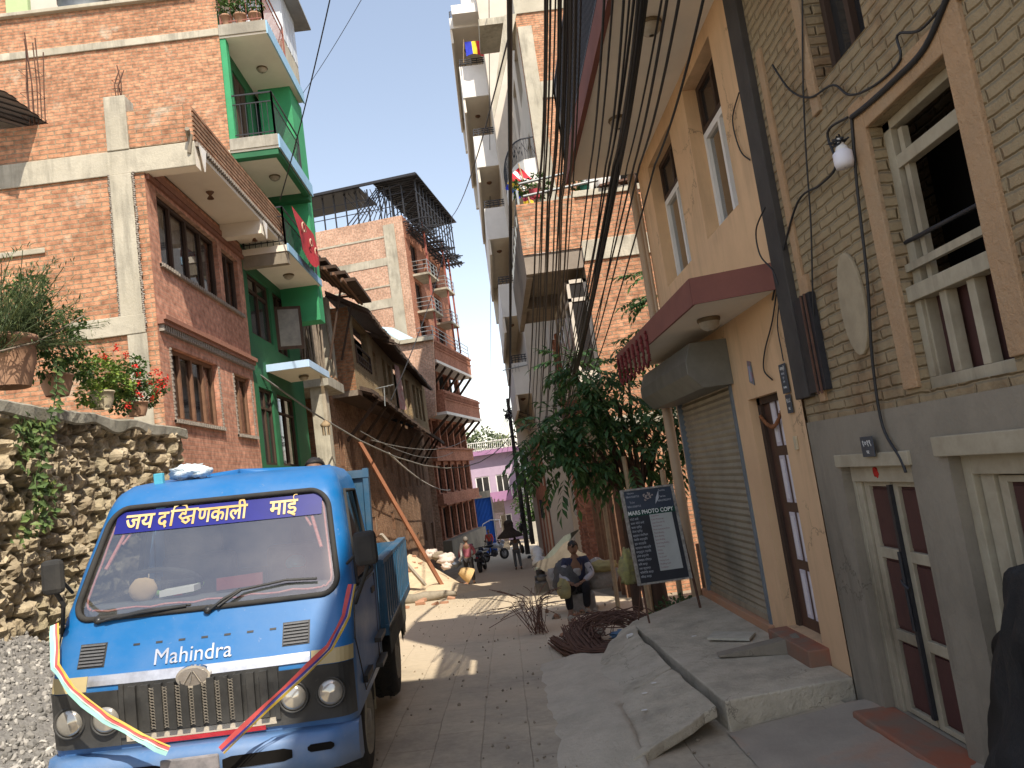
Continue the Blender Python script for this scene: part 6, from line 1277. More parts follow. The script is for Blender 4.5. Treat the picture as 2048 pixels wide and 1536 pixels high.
# ribbons
def ribbon(pts, w_, mat, tw=0, dz=0):
    b = MB(); P = [Vector(p) for p in pts]; out = []
    for i in range(len(P)-1):
        for k in range(5): out.append(P[i].lerp(P[i+1], k/5))
    out.append(P[-1]); vs = []; rr = random.Random(int(dz*1e4)+7)
    for i, p in enumerate(out):
        d = (out[min(i+1, len(out)-1)]-out[max(i-1, 0)]).normalized(); n_ = d.cross(Vector((0, -1, .15))).normalized(); ww = w_*(.75+.3*math.sin(i*.6+dz*90)); vs += [p+n_*(dz-ww), p+n_*(dz+ww)-Y_*(.006+.004*math.sin(i*1.7))]
    b.add(vs, [(2*i, 2*i+1, 2*i+3, 2*i+2) for i in range(len(out)-1)], 0, True); return obj('ribbon', b, mat, TK)
rp = [AY(700, 1168, 4.42), AY(688, 1230, 4.28), AY(655, 1292, 4.22), AY(600, 1346, 4.2), AY(530, 1410, 4.2), AY(440, 1498, 4.17)]
lp = [AY(106, 1250, 4.45), AY(108, 1335, 4.33), AY(140, 1385, 4.2), AY(210, 1440, 4.19), AY(280, 1480, 4.18), AY(335, 1505, 4.17)]
for (c, w_, dz) in (((.62, .1, .1), .013, .0), ((.06, .06, .32), .010, .018), ((.62, .42, .06), .006, .03), ((.75, .7, .65), .004, .024)): ribbon(rp, w_, rough('ribbon_%d' % int(c[0]*100+c[2]*10), c, r=.6, bmp=.1), dz=-dz)
for (c, w_, dz) in (((.35, .68, .6), .017, .0), ((.62, .15, .12), .009, .02), ((.75, .7, .65), .005, .011), ((.6, .42, .08), .005, .03)): ribbon(lp, w_, rough('ribbon_%d' % int(c[0]*100+c[2]*10), c, r=.6, bmp=.1), dz=-dz)
# wheels
def wheel(x, y, r=.33, w_=.19, rim=WHITEP, s_=1):
    b = MB(); c = Vector((x-s_*w_/2, y, r)); b.lathe(c, [(.19, 0), (.27, -.005), (r-.02, .0), (r, .03), (r, w_-.03), (r-.02, w_), (.27, w_+.005), (.19, w_)], 32, axis=(s_, 0, 0))
    for i in range(44):
        a = i*2*math.pi/44
        for q in (.045, .115): p = c+Vector((s_*(w_*q/.16), 0, 0)); b.obox(Vector((p.x-.02, y+math.sin(a)*(r-.004), r+math.cos(a)*(r-.004))), (.04, 0, 0), (0, math.cos(a)*.02, -math.sin(a)*.02), (0, math.sin(a)*.012, math.cos(a)*.012))
    o = PT('wheel', b, RUB); b = MB(); c2 = Vector((x+s_*w_/2, y, r)); b.lathe(c2, [(.2, .0), (.19, .012), (.17, -.03), (.08, -.045), (.07, .01), (0, .015)], 24, axis=(s_, 0, 0)); PT('rim', b, rough('rim_grey_cream', (.45, .42, .34), (.28, .26, .22), 9, .6), o)
for s_ in (-1, 1): wheel(s_*.72, .78, .31, .17, s_=s_); wheel(s_*.74, 2.6, .33, .22, s_=s_); 
b = MB()
for s_ in (-1, 1): b.box(s_*.45-.04, s_*.45+.04, .2, 4.2, .42, .54)
for y in (.3, 1.6, 2.4, 3.0, 4.1): b.box(-.6, .6, y-.04, y+.04, .4, .5)
b.box(-.8, .8, 1.0, 1.48, .5, .56); b.tube([(-.62, 2.6, .33), (.62, 2.6, .33)], .05, 8); b.tube([(-.6, .78, .31), (.6, .78, .31)], .04, 8); PT('chassis', b, BLK)
for s_ in (-1, 1):
    b = MB(); P = [(s_*.80, .78+.41*math.cos(a*math.pi/10), .33+.4*math.sin(a*math.pi/10)) for a in range(11)]
    for p, q in zip(P, P[1:]): b.quad(p, q, (s_*.58, q[1], q[2]), (s_*.58, p[1], p[2]))
    PT('wheel_arch', b, BLK); b = MB(); b.box(s_*.7-.1, s_*.7+.1, 1.24, 1.26, .25, .55); PT('mud_flap', b, rough('mudflap_cream', (.4, .36, .25), (.3, .27, .2), 8, .8))
# load bed
b = MB(); b.box(-.79, .79, 1.6, 1.64, .62, 1.9); b.box(-.8, .8, 1.64, 4.25, .66, .72); hb = PT('headboard', b, TBD)
b = MB()
for x in (-.83, .79): b.box(x-.005, x+.035, 1.58, 1.68, .5, 1.95)
b.box(-.83, .83, 1.575, 1.6, 1.88, 1.94)
for x in (-.4, .4): b.box(x-.03, x+.03, 1.575, 1.6, .7, 1.88)
PT('headboard_frame', b, TBD, hb)
for s_ in (-1, 1):
    b = MB(); x = s_*.84; b.box(x-.015, x+.015, 1.7, 4.25, .72, 1.2); b.box(x-.04, x+.04, 1.7, 4.27, 1.2, 1.235); sd = PT('side_board', b, TBD, None); b = MB()
    for i in range(14): y = 1.72+i*.192; b.box(x+s_*.015, x+s_*.045, y, y+.06, .7, 1.2)
    b.box(x+s_*.012, x+s_*.05, 1.7, 4.25, .66, .74); PT('ribs', b, TBD, sd)
b = MB(); b.box(-.83, .83, 4.25, 4.28, .72, 1.2); PT('tailgate', b, TBD)
b = MB(); b.box(.885, .89, 1.7, 3.4, .52, .72); b.blob((.85, 3.45, .62), .02, .35, .28, 5, .5, 3); PT('side_flap', b, rough('flap_dirty_green', (.08, .085, .07), (.05, .05, .045), 6, .9, .6, 9, .03))
b = MB()
for k in range(5): b.box(.80, .86, .45+.0*k, .75, .62+.12*k*0, .66)
for z in (.55, .72): b.box(.78, .88, 1.15, 1.5, z, z+.03)
PT('cab_step', b, BLK)
# things on the cab roof / in the bed
t = tag(obj('plastic_bag', MB().blob(AY(375, 944, 5.3), .11, .09, .05, 8, .5, 3).blob(AY(405, 944, 5.3), .06, .07, .04, 9, .5, 3), rough('plastic_pale_blue', (.72, .8, .85), (.55, .68, .78), 14, .35, .6, 20, .03)), 'crumpled pale blue plastic bag lying on the truck cab roof', 'bag')
b = MB(); p = AY(318, 953, 5.2); b.box(p.x-.03, p.x+.03, p.y-.02, p.y+.02, p.z-.06, p.z+.02); tag(obj('roof_box', b, rough('paint_cyan', (.1, .45, .6)), bevel=.006), 'tiny cyan block on the left front edge of the truck cab roof', 'block')
# ================= TREE on the lot =================
rr = random.Random(17); tb = Vector((2.05, 11.3, -.5)); t = thing('shade_tree', 'dark leafy tree in the empty lot beyond the peach house, behind the photocopy sign', 'tree', tb)
cr = [(1110, 850, 10.9, .42), (1175, 745, 11, .4), (1235, 800, 11, .5), (1300, 850, 11.2, .55), (1195, 880, 11, .5), (1140, 950, 10.8, .38), (1255, 940, 11, .55), (1085, 905, 10.8, .3), (1350, 880, 11.3, .5), (1160, 815, 11, .4), (1320, 950, 11.5, .3), (1255, 720, 11.2, .28), (1135, 725, 11.2, .22), (1095, 945, 10.7, .25), (1360, 800, 11.5, .35)]
cb = [(AY(px, py-(25 if py > 870 else 0), y), r*.86) for px, py, y, r in cr]
b = MB(); top = Vector((1.95, 11.2, 1.3)); b.tube([tb, tb+Vector((-.03, 0, 1.0)), top], [.12, .1, .07], 9)
tk2 = Vector((1.75, 11.6, -.5)); b.tube([tk2, tk2+Vector((.02, 0, 1.2)), Vector((1.7, 11.4, 2.0))], [.08, .06, .04], 8)
for c, r in cb: b.tube([tb.lerp(top, rr.uniform(.7, 1)), (top+c)/2+Vector((0, 0, .12)), c], [.04, .028, .01], 6)
spr = [(1290, 545, 10.6), (1285, 600, 10.6), (1300, 655, 10.6), (1265, 690, 10.7), (1310, 590, 10.7)]
b.tube([AY(1350, 880, 11.3), AY(1330, 760, 10.9), AY(1310, 640, 10.7), AY(1300, 540, 10.6)], [.03, .022, .014, .006], 6)
obj('trunk', b, WOODD, t)
b = MB()
def compound(b, p, d, rnd, L_=.42, n=6, ll=.17, lw=.062):
    d = d.normalized(); s = d.cross(Z_); s = s.normalized() if s.length > .01 else X_
    for i in range(n+1):
        f = (i+1)/(n+1); q = p+d*L_*f+Vector((0, 0, -.16*f*f*L_/.42))
        for sgn in ((-1, 1) if i < n else (0,)):
            ld = (d*.55+s*sgn*.8+Vector((0, 0, -.45+rnd.gauss(0, .15)))); k = rnd.uniform(.75, 1.15)
            leaf(b, q, ld, Z_+Vector((rnd.gauss(0, .2), rnd.gauss(0, .2), 0)), ll*k, lw*k)
for c, r in cb:
    for _ in range(int(150*r*r)+7):
        d = Vector((rr.gauss(0, 1), rr.gauss(0, 1), rr.gauss(0, .8))).normalized(); compound(b, c+Vector((d.x, d.y, d.z*.8))*r*rr.uniform(.3, .95), d+Vector((0, 0, -.2)), rr)
for px, py, y in spr:
    c = AY(px, py, y)
    for _ in range(5): compound(b, c+Vector((rr.gauss(0, .06), rr.gauss(0, .06), rr.gauss(0, .04))), Vector((-rr.uniform(.2, 1), rr.gauss(0, .5), rr.uniform(-.3, .3))), rr, .3, 5, .13, .05)
obj('crown', b, LEAFD, t)
# ================= PLANTS ON THE STONE WALL =================
def potplant(name, label, c, pot, leaves, mat, flowers=None, group=None, cat='potted plant', potmat=CLAYP):
    t = thing(name, label, cat, c, group=group); b = MB(); r, h = pot; b.lathe(c, [(r*.72, 0), (r*.95, h*.5), (r, h*.88), (r*1.1, h*.9), (r*1.1, h), (r*.9, h), (r*.85, h*.9)], 22); obj('pot', b, potmat, t)
    b = MB(); leaves(b); obj('leaves', b, mat, t)
    if flowers: b = MB(); flowers(b); obj('flowers', b, PETAL, t)
    return t
def PW(px, py, x=-4.45): return AX(px, py, x)
Zw = 3.0
def feather(b):
    rnd = random.Random(31)
    for _ in range(260):
        base = PW(rnd.uniform(-30, 60), 705, -4.5+rnd.uniform(-.3, .2)); a = rnd.uniform(-.6, 1.15); L_ = rnd.uniform(.4, 1.0); d = Vector((rnd.gauss(0, .35), math.sin(a), math.cos(a)*.9)).normalized(); P = [base]
        for k in range(5): P.append(P[-1]+d*L_/5); d = (d+Vector((0, .04, -.08))).normalized()
        b.tube(P, .004, 3, cap=False)
        for q in P[1:]:
            for _ in range(9): leaf(b, q+Vector((rnd.gauss(0, .03),)*3), d+Vector((rnd.gauss(0, .6), rnd.gauss(0, .6), rnd.gauss(0, .6))), Z_, rnd.uniform(.05, .1), .011)
potplant('feathery_plant', 'large feathery grey green bush in a big clay pot on the rubble wall', PW(20, 775), (.24, .48), feather, LEAFG)
potplant('shrub_plant', 'dark leafy shrub in a brown pot between the feathery bush and the red flowers', PW(115, 792), (.15, .22), lambda b: foliage(b, [(PW(120, 690), .26), (PW(95, 730), .2), (PW(140, 640), .17), (PW(160, 735), .2), (PW(75, 640), .2), (PW(60, 580), .2)], 1500, .07, .035, random.Random(2)), LEAF)
def gerf(cs):
    def f(b):
        rnd = random.Random(len(cs))
        for px, py in cs:
            c = PW(px, py, -4.3)
            for _ in range(26): leaf(b, c+Vector((rnd.gauss(0, .018), rnd.gauss(0, .022), rnd.gauss(0, .018))), Vector((rnd.gauss(0, 1), rnd.gauss(0, 1), rnd.gauss(0, 1))), Z_, .03, .024)
    return f
potplant('red_geranium', 'bright green geranium with few red flowers in a pale beige pot', PW(205, 818, -4.4), (.13, .2), lambda b: foliage(b, [(PW(200, 745), .26, 1, .8), (PW(180, 790), .16), (PW(235, 775), .2)], 1500, .05, .042, random.Random(5)), LEAFY, gerf([(235, 697), (207, 713), (253, 710)]), potmat=rough('pot_beige', (.5, .43, .3), (.4, .34, .24), 5))
potplant('red_geranium', 'darker geranium with many red flowers at the house end of the rubble wall', PW(275, 832, -4.4), (.13, .17), lambda b: foliage(b, [(PW(255, 760), .26), (PW(285, 790), .22), (PW(240, 800), .2), (PW(310, 775), .16), (PW(270, 730), .16)], 1700, .05, .036, random.Random(6)), LEAF, gerf([(271, 733), (275, 750), (276, 766), (300, 748), (310, 742), (320, 746), (331, 760), (325, 770), (315, 778), (312, 788), (303, 797), (271, 784), (280, 790), (255, 812), (298, 765), (318, 762)]))
def vine(b):
    rnd = random.Random(8)
    P = [PW(112, 720, -4.2), PW(113, 770, -4.13), PW(108, 810, -4.1), PW(98, 850, -4.1), PW(90, 900, -4.12), PW(70, 960, -4.12), PW(75, 1010, -4.12)]
    b.tube(P, .006, 5)
    for p, q in zip(P, P[1:]):
        for k in range(7):
            c = p.lerp(q, k/7); s_ = (-1)**k; leaf(b, c, Vector((.25, s_*rnd.uniform(.6, 1), rnd.uniform(-.4, .2))), X_+Z_*.3, rnd.uniform(.08, .17), .07)
    for px, py, n_ in ((65, 870, 60), (60, 905, 45), (90, 980, 60), (45, 860, 30), (85, 1030, 45), (50, 1060, 20)):
        for _ in range(n_): leaf(b, PW(px+rnd.gauss(0, 14), py+rnd.gauss(0, 14), -4.15), Vector((rnd.uniform(0, .5), rnd.gauss(0, 1), rnd.gauss(0, .6))), X_+Z_*.4, rnd.uniform(.06, .12), .05)
b = MB(); vine(b); tag(obj('climbing_plant', b, leafmat('leaf_vine', (.13, .21, .07))), 'pale green broad leaved climber hanging down the face of the rubble wall', 'climbing plant')
b = MB(); b.tube([PW(-10, 705, -4.2), PW(70, 685, -4.2), PW(120, 660, -4.2), PW(165, 632, -4.25)], .009, 5); tag(obj('dry_branch', b, WOODG), 'bare dry stick poking out of the pots on the rubble wall', 'branch')
# ================= POLES =================
def pole(label, base, top, r, arms, extra=None):
    t = thing('utility_pole', label, 'utility pole', base, group='utility poles at the street end'); b = MB(); b.tube([base, top], [r, r*.7], 12); obj('pole_shaft', b, rough('pole_tarred_wood', (.075, .066, .06), (.05, .045, .04), 4, .8, .3), t)
    b = MB()
    for z, w_ in arms: c = Vector(base).lerp(Vector(top), z); b.bar(c+Vector((-w_, -.1, 0)), c+Vector((w_, -.1, 0)), .06); [b.lathe(c+Vector((x, -.1, .03)), [(.03, 0), (.05, .05), (.02, .12)], 8) for x in (-w_*.9, w_*.9)]
    obj('cross_arm', b, BLACKM, t)
    if extra: extra(t)
pb, pt = AY(1056, 1108, 40), AY(1015, 797, 40)
def knots(t):
    b = MB(); r2 = random.Random(3)
    for k in range(26): c = pt.lerp(pb, .08+.05*r2.random()); b.tube([c+Vector((r2.gauss(0, .18), r2.gauss(0, .12), r2.gauss(0, .14))) for _ in range(4)], .015, 4)
    c = pt.lerp(pb, .06); b.tube([c+Vector((-.25+.32*math.cos(a*.35), 0, .1+.25*math.sin(a*.35))) for a in range(14)], .014, 4); obj('wire_tangle', b, WIRE, t)
    b = MB(); r2 = random.Random(9)
    for k in range(7): x = r2.uniform(-.25, .35); z = 2.5-k*.55; b.blob((pb.x+x, 39.7, pb.z+z), .1, .08, .22, k, .5, 3, 8, 6)
    obj('hanging_bundle', b, WIRE, t)
pole('taller dark leaning utility pole with tangled wires on top at the street end', pb, pt, .13, [(.92, .3), (.88, .25)], knots)
pb2, pt2 = AY(1066, 1088, 38.6), AY(1033, 838, 38.6)
def xtr(t): b = MB(); b.box(pb2.x+.15, pb2.x+.5, 38.3, 38.5, pt2.z-2.3, pt2.z-2.0); obj('junction_box', b, BLACKM, t)
pole('shorter black utility pole just right of the taller leaning pole, with a black box', pb2, pt2, .11, [(.9, .2), (.85, .2), (.8, .2)], xtr)
# ================= OVERHEAD CABLES =================
def sagline(name, a, b_, sag, r, label, grp, via=None, cat='cable', mat=WIRE):
    pts = [a]+(via or [])+[b_]; out = []; tot = len(pts)-1
    for i in range(tot):
        for k in range(10): t_ = k/10; p = Vector(pts[i]).lerp(Vector(pts[i+1]), t_); out.append(p-Z_*sag*4*t_*(1-t_))
    out.append(Vector(pts[-1])); bb = MB(); bb.tube(out, r, 5, cap=False); tag(obj(name, bb, mat), label, cat, grp)
gA = 'overhead cables running down the right side of the street'
lab = 'one of the many black cables running overhead along the right side of the street'
hub = pt.lerp(pb, .08); r2 = random.Random(21); W1 = AY(1122, 860, 24)
sagline('overhead_cable', AY(1019, -40, 8), hub, .25, .036, 'thickest single black cable, leftmost of the overhead bunch, coming straight down the sky', None)
for px in (1091, 1095, 1101, 1112, 1117, 1121, 1130, 1136, 1143, 1152, 1163, 1140):
    e = AY(1057+(px-1090)*.8+r2.uniform(-8, 8), 850+r2.uniform(-20, 20), 24); sagline('overhead_cable', AY(px, -40, 4.2+r2.random()*1.5), hub+Vector((r2.gauss(0, .1), 0, r2.gauss(0, .15))), .05+.2*r2.random(), r2.choice((.008, .0105, .013)), lab, gA, [AY(px+(e-e).x+(1057+(px-1090)*.8-px)*.45+r2.uniform(-5, 5), 400, 9), e])
for px, r in ((1292, .013), (1297, .008), (1280, .007), (1288, .008), (1272, .006), (1283, .006), (1262, .0045), (1250, .0055), (1340, .006), (1330, .0045), (1365, .006), (1415, .006), (1210, .005), (1228, .0045)):
    m_ = AY(1228+(px-1280)*.6+r2.uniform(-5, 5), 330, 5.2); m2 = AY(1150+(px-1280)*.35+r2.uniform(-10, 10), 740, 11); sagline('overhead_cable', AY(px, -40, 2.9+.3*r2.random()), W1+Vector((r2.gauss(0, .08), 0, r2.gauss(0, .1))), .02+.05*r2.random(), r*1.3, lab, gA, [m_, m2])
sagline('overhead_cable', W1, hub, .3, .02, 'short thick black cable from the tree lot houses to the leaning pole', None)
sagline('overhead_cable', AY(1018, 70, 14), AY(905, 432, 44), .5, .02, 'single black cable slanting down across the sky to the tower roof', None)
sagline('overhead_cable', AY(905, 432, 44), AY(782, 800, 24), .6, .02, 'black cable slanting down in front of the brick tower', None)
sagline('overhead_cable', AY(664, -20, 12), AY(560, 400, 15), .1, .012, 'dark cable slanting down past the blue edged balconies, left one of two', None)
sagline('overhead_cable', AY(728, -10, 12), AY(606, 186, 17), .05, .006, 'thin wire ending at the corner of the blue edged balcony slab', None)
sagline('overhead_cable', AY(978, -10, 20), AY(982, 820, 60), .05, .012, 'very thin vertical wire in the middle of the sky', None)
GREYW = rough('cable_grey', (.25, .24, .22), r=.6, bmp=0)
sagline('overhead_cable', AY(508, 742, 15.6), hub+Vector((0, 0, -1.2)), 1.9, .022, 'long sagging grey cable crossing the street from the pale blue canopy to the poles', None, mat=GREYW)
sagline('overhead_cable', AY(720, 862, 22), AY(905, 905, 42), .5, .015, 'grey cable in front of the dark broken eave, upper of three', None, mat=GREYW)
sagline('overhead_cable', AY(742, 880, 22), AY(930, 880, 44), .4, .015, 'grey cable in front of the dark broken eave, middle of three', None, mat=GREYW)
sagline('overhead_cable', AY(776, 905, 24), AY(900, 980, 41), .35, .03, 'pale thick drooping cable against the old brown brick wall', None, mat=rough('cable_pale', (.5, .47, .42), r=.6, bmp=0))
for k in range(5): sagline('overhead_cable', hub, AY(955+k*14, 905+k*3, 66), .5, .015, 'thin wire fanning out from the leaning pole towards the purple house', 'thin wires between the leaning pole and the purple house')
# aerials, pipes
b = MB(); c = AY(1005, 741, 26.9); b.tube([c, c+Vector((1.1, 0, .1))], .018, 5); [b.tube([c+Vector((.1+.12*i, 0, -.12)), c+Vector((.1+.12*i, 0, .14))], .008, 4) for i in range(5)]; tag(obj('tv_aerial', b, STEELG), 'small television aerial sticking out left of the white apartment block', 'aerial')
b = MB(); c = AY(768, 775, 23.5); b.tube([c, AY(770, 812, 23.5)], .02, 5); b.tube([c+Vector((-.25, 0, 0)), c+Vector((.3, 0, .05))], .012, 5); [b.tube([c+Vector((-.2+.1*i, -.1, 0)), c+Vector((-.2+.1*i, .1, .02))], .008, 4) for i in range(5)]; tag(obj('tv_aerial', b, STEELG), 'small television aerial on the loggia of the first old brown house', 'aerial')
# ================= FLAGS =================
def flag(label, p0, du, dv, n, cols, rod, wave=.06, drop=.2):
    t = thing('striped_flag', label, 'flag', p0); b = MB(); vs = []; P0 = Vector(p0); du = Vector(du); dv = Vector(dv); nu, nv = 12, 10
    for j in range(nv+1):
        for i in range(nu+1): u, v = i/nu, j/nv; vs.append(P0+du*u+dv*v+Vector((.0, wave*math.sin(u*7+v*3), -drop*u*u+wave*.6*math.sin(u*5+v*6))))
    for j in range(nv):
        for i in range(nu): b.add([vs[j*(nu+1)+i], vs[j*(nu+1)+i+1], vs[(j+1)*(nu+1)+i+1], vs[(j+1)*(nu+1)+i]], [(0, 1, 2, 3)], cols[min(int(i/nu*len(cols)), len(cols)-1)])
    FC = [rough('flag_'+k, c, r=.8, bmp=.1) for k, c in (('blue', (.03, .05, .5)), ('yellow', (.85, .6, .05)), ('red', (.65, .03, .05)), ('white', (.82, .8, .78)), ('maroon', (.25, .02, .05)))]
    obj('cloth', b, FC, t); b = MB(); b.tube(rod, .02, 6); obj('rod', b, BAMBOO, t)
a = AY(929, 84, 26.5); flag('striped flag with blue yellow red white bands flying high on the white apartment block', a, (1.0, 0, .05), (0, 0, -.55), 12, [0, 1, 2, 3, 2], [a+Vector((-.02, 0, .1)), AY(927, 125, 26.7)], drop=.3)
a = AY(1038, 335, 20); flag('crumpled striped flag with maroon and white folds on a bamboo rod below the curved balcony', a, (-.45, 0, -.3), (.35, 0, -.35), 12, [2, 3, 2, 1, 0], [a+Vector((0, 0, .1)), AY(1070, 440, 19.5)], drop=.2)
a = AY(1036, 372, 19.9); flag('lower hanging half of the crumpled flag, maroon and blue, beside the curved balcony', a, (.1, 0, -.5), (.28, 0, 0), 12, [3, 4, 4, 1], [a, a+Vector((.25, 0, -.4))], drop=.1)
# ================= SIGN BOARD =================
sO = Vector((1.30, 8.3, 0)); t = thing('signboard', 'black and white MARS PHOTO COPY signboard standing on thin legs by the tree lot', 'sign', (1.57, 8.32, .02))
U = Vector((.53, .05, -.01)).normalized(); V = Vector((-.02, .12, 1)).normalized(); NN = U.cross(V); BL = Vector((1.30, 8.26, .40)); Wd, Hd = .56, .98
def Q(u, v, o=0): return BL+U*u+V*v+NN*o
b = MB(); b.obox(Q(0, 0, -.03), U*Wd, V*Hd, NN*.03); obj('board', b, rough('board_black', (.022, .024, .03), (.03, .033, .04), 4, .4, .05), t)
def sp_(name, u0, u1, v0, v1, mat, o=.002): b = MB(); b.obox(Q(u0, v0, 0), U*(u1-u0), V*(v1-v0), NN*o); return obj(name, b, mat, t)
sp_('header_panel', .0, Wd, .70, Hd, rough('board_slate', (.05, .065, .09), (.035, .045, .065), 4, .35, .02), .0015); sp_('green_band', .0, Wd, .695, .755, rough('board_green', (.02, .07, .05)), .003)
sp_('white_panel', .25, .50, .10, .695, rough('board_white_dusty', (.42, .43, .41), (.34, .35, .33), 3, .5, .02), .003)
b = MB(); 
for (u, v, du, dv) in ((-.015, -.02, .03, Hd+.03), (Wd-.015, -.02, .03, Hd+.03)): b.obox(Q(u, v, -.035), U*du, V*dv, NN*.045)
b.obox(Q(0, Hd-.01, -.035), U*Wd, V*.02, NN*.045); b.obox(Q(0, -.02, -.035), U*Wd, V*.02, NN*.045); obj('frame', b, rough('frame_flaking_white', (.38, .36, .32), (.16, .14, .12), 22, .8, .4), t)
text('MARS PHOTO COPY', .062, INK, Q(.02, .71, .004), U, V, t, .0005, bold=.001, sx=.88)
WT = plain('lettering_dim', (.4, .42, .45), .5); DK = plain('lettering_maroon', (.22, .1, .12), .6)
for s_, u, v in (('Naren', .05, .935), ('9841508752', .03, .895), ('Tulsi', .06, .835), ('9841508753', .03, .79), ('Sunita', .40, .93), ('Sarita', .40, .865), ('9843782397', .37, .82)): text(s_, .03, WT, Q(u, v, .003), U, V, t, .0004)
for i, s_ in enumerate(['फोटो कपी', 'कलर फोटो कपी', 'कलर प्रिन्ट', 'लेजर प्रिन्ट', 'स्क्यान लेमिनेसन', 'थेसिस बाइन्डिङ', 'बुक बाइन्डिङ', 'स्पाइरल बाइन्डिङ', 'कम्प्युटर टाइपिङ', 'इमेल इन्टरनेट', 'मोबाइल रिचार्ज', 'सिम कार्ड', 'रबर स्ट्याम्प', 'भिजिटिङ कार्ड', 'विवाह कार्ड']): text(s_, .03, WT, Q(.03, .655-.043*i, .003), U, V, t, .0004, sx=.85)
for i, s_ in enumerate(['Color Print', 'Color Photocopy', 'Laser Print A4 A3', 'Normal Print', 'Photo Lamination Print', 'Thesis Binding', 'Book Binding', 'Spiral Binding', 'Spiral Ring Binding', 'Computing', 'Editing', 'Internet', 'Fax, E-mail', 'Visiting Card', 'Wedding Card', 'Certificate']): text(s_, .024, DK, Q(.262, .668-.0362*i, .004), U, V, t, .0004, sx=.8)
b = MB(); r2 = random.Random(7)
for i in range(22): a = r2.random()*6.28; k = r2.uniform(.01, .05); b.obox(Q(.27+k*math.cos(a)*1.3, .885+k*math.sin(a), .002), U*r2.uniform(.008, .02), V*r2.uniform(.008, .02), NN*.002)
obj('flower_emblem', b, rough('emblem_faded', (.4, .36, .32), (.28, .22, .2), 60, .6, 0), t)
b = MB(); b.prism([Q(.34, .80, .003), Q(.36, .87, .003), Q(.40, .94, .003), Q(.39, .86, .003)], NN*.002); obj('pale_swoosh', b, WT, t)
b = MB(); b.tube([Q(.02, 0, -.02), Vector((1.33, 8.2, .0))], .01, 6); b.tube([Q(.02, .0, -.02), Vector((1.26, 8.45, .0))], .008, 6); b.tube([Q(Wd, Hd, -.03), Vector((1.95, 8.5, .0))], .014, 6); b.tube([Q(.05, .6, -.03), Vector((1.45, 9.0, 0))], .01, 6); obj('leg', b, RUST, t)
# ================= STREET CLUTTER (right) =================
SK = rough('sack_woven_grey', (.3, .28, .25), (.2, .185, .165), 12, .8, .5, 90, .01); SKY_ = rough('sack_yellow', (.36, .31, .12), (.2, .18, .1), 8, .7, .3)
def sack(px, py, y, rx, rz, lab, mat=SK, seed=0, ry=.2, grp=None, amp=.25):
    c = AY(px, py, y); c.z = max(c.z, gz(c.x, y)+rz*.6); b = MB(); b.blob(c, rx, ry, rz, seed, amp, 2.2, 20, 14, flat=.75); return tag(obj('sack', b, mat), lab, 'sack', grp)
sack(1135, 1158, 12.6, .24, .32, 'dark grey woven sack standing left of the seated person', rough('sack_dark', (.1, .1, .1), (.065, .065, .065), 14, .7, .6, 50, .02), 3)
sack(1195, 1150, 12.9, .36, .26, 'large pale grey sack behind and right of the seated person', SK, 5, .3)
sack(1205, 1133, 12.7, .24, .1, 'flat yellow green woven sack lying on the pale grey sack', rough('sack_olive', (.32, .27, .11), (.22, .18, .08), 16, .8, .5, 60, .01), 7)
sack(1128, 1180, 12.0, .1, .17, 'yellow printed sack slumped between the dark sack and the seated person', SKY_, 9, .09)
sack(1256, 1140, 9.3, .09, .22, 'yellow plastic sack leaning against the left edge of the photocopy sign', rough('sack_bright_yellow', (.38, .35, .12), (.2, .18, .1), 14, .6, .3), 11, .07, amp=.6)
sack(1110, 1160, 12.8, .13, .2, 'grey sack partly behind the dark woven sack', SK, 13)
b = MB(); c = AY(1238, 1187, 8.6); c.z = gz(c.x, 8.6)+.16; b.blob(c, .16, .1, .045, 4, .6, 3, 18, 12); tag(obj('blue_cloth', b, rough('cloth_slate_blue', (.1, .17, .26), (.07, .12, .19), 8, .85, .4)), 'crumpled slate blue cloth lying on the bent rebar stirrups', 'cloth')
def rodbundle(name, lab, gen, n, seed, grp=None, r=.0065):
    rnd = random.Random(seed); b = MB()
    for i in range(n): b.tube(gen(rnd, i), r, 4, cap=False)
    return tag(obj(name, b, RUST), lab, 'rebar', grp)
def gA_(rnd, i):
    o = Vector((rnd.gauss(0, .04), rnd.gauss(0, .04), rnd.uniform(0, .1))); P = [(.42, 9.0), (.5, 8.5), (.62, 8.1), (.85, 7.95), (1.1, 8.25), (1.25, 8.8)]; k = 1+.22*i/60
    return [Vector((.85+(x-.85)*k, 8.4+(y-8.4)*k, gz(x, y)+.03))+o for x, y in P]
rodbundle('rebar_bundle', 'big curved bundle of rusty bent rebar lying at the far end of the tilted slabs', gA_, 60, 3)
def gB_(rnd, i):
    x = .45+.36*i/44; y = 8.0+.1*math.sin(i)+.02*i; return [Vector((x+rnd.gauss(0, .01), y+1.0-.3*rnd.random(), gz(x, y)+.2+rnd.gauss(0, .02))), Vector((x+.02, y+.4, gz(x, y)+.15)), Vector((x+.1, y, gz(x, y)+.06)), Vector((x+.3, y-.12, gz(x, y)+.03+rnd.random()*.04))]
rodbundle('rebar_bundle', 'dense mat of short parallel rusty rods in front of the curved bundle', gB_, 44, 4)
def gC_(rnd, i):
    c = Vector((1.2+rnd.gauss(0, .1), 9.2+rnd.gauss(0, .15), gz(1.2, 9.2)+.08)); a0 = rnd.uniform(-.4, .4)+.4; R_ = rnd.uniform(.25, .5); return [c+Vector((R_*math.cos(a0+k*.45)-.1, R_*.8*math.sin(a0+k*.45)-.2, .05+.2*abs(math.sin(k*.5))*rnd.uniform(.5, 1))) for k in range(8)]
rodbundle('rebar_hoops', 'heap of arched rusty stirrup rods beside the legs of the signboard', gC_, 60, 5)
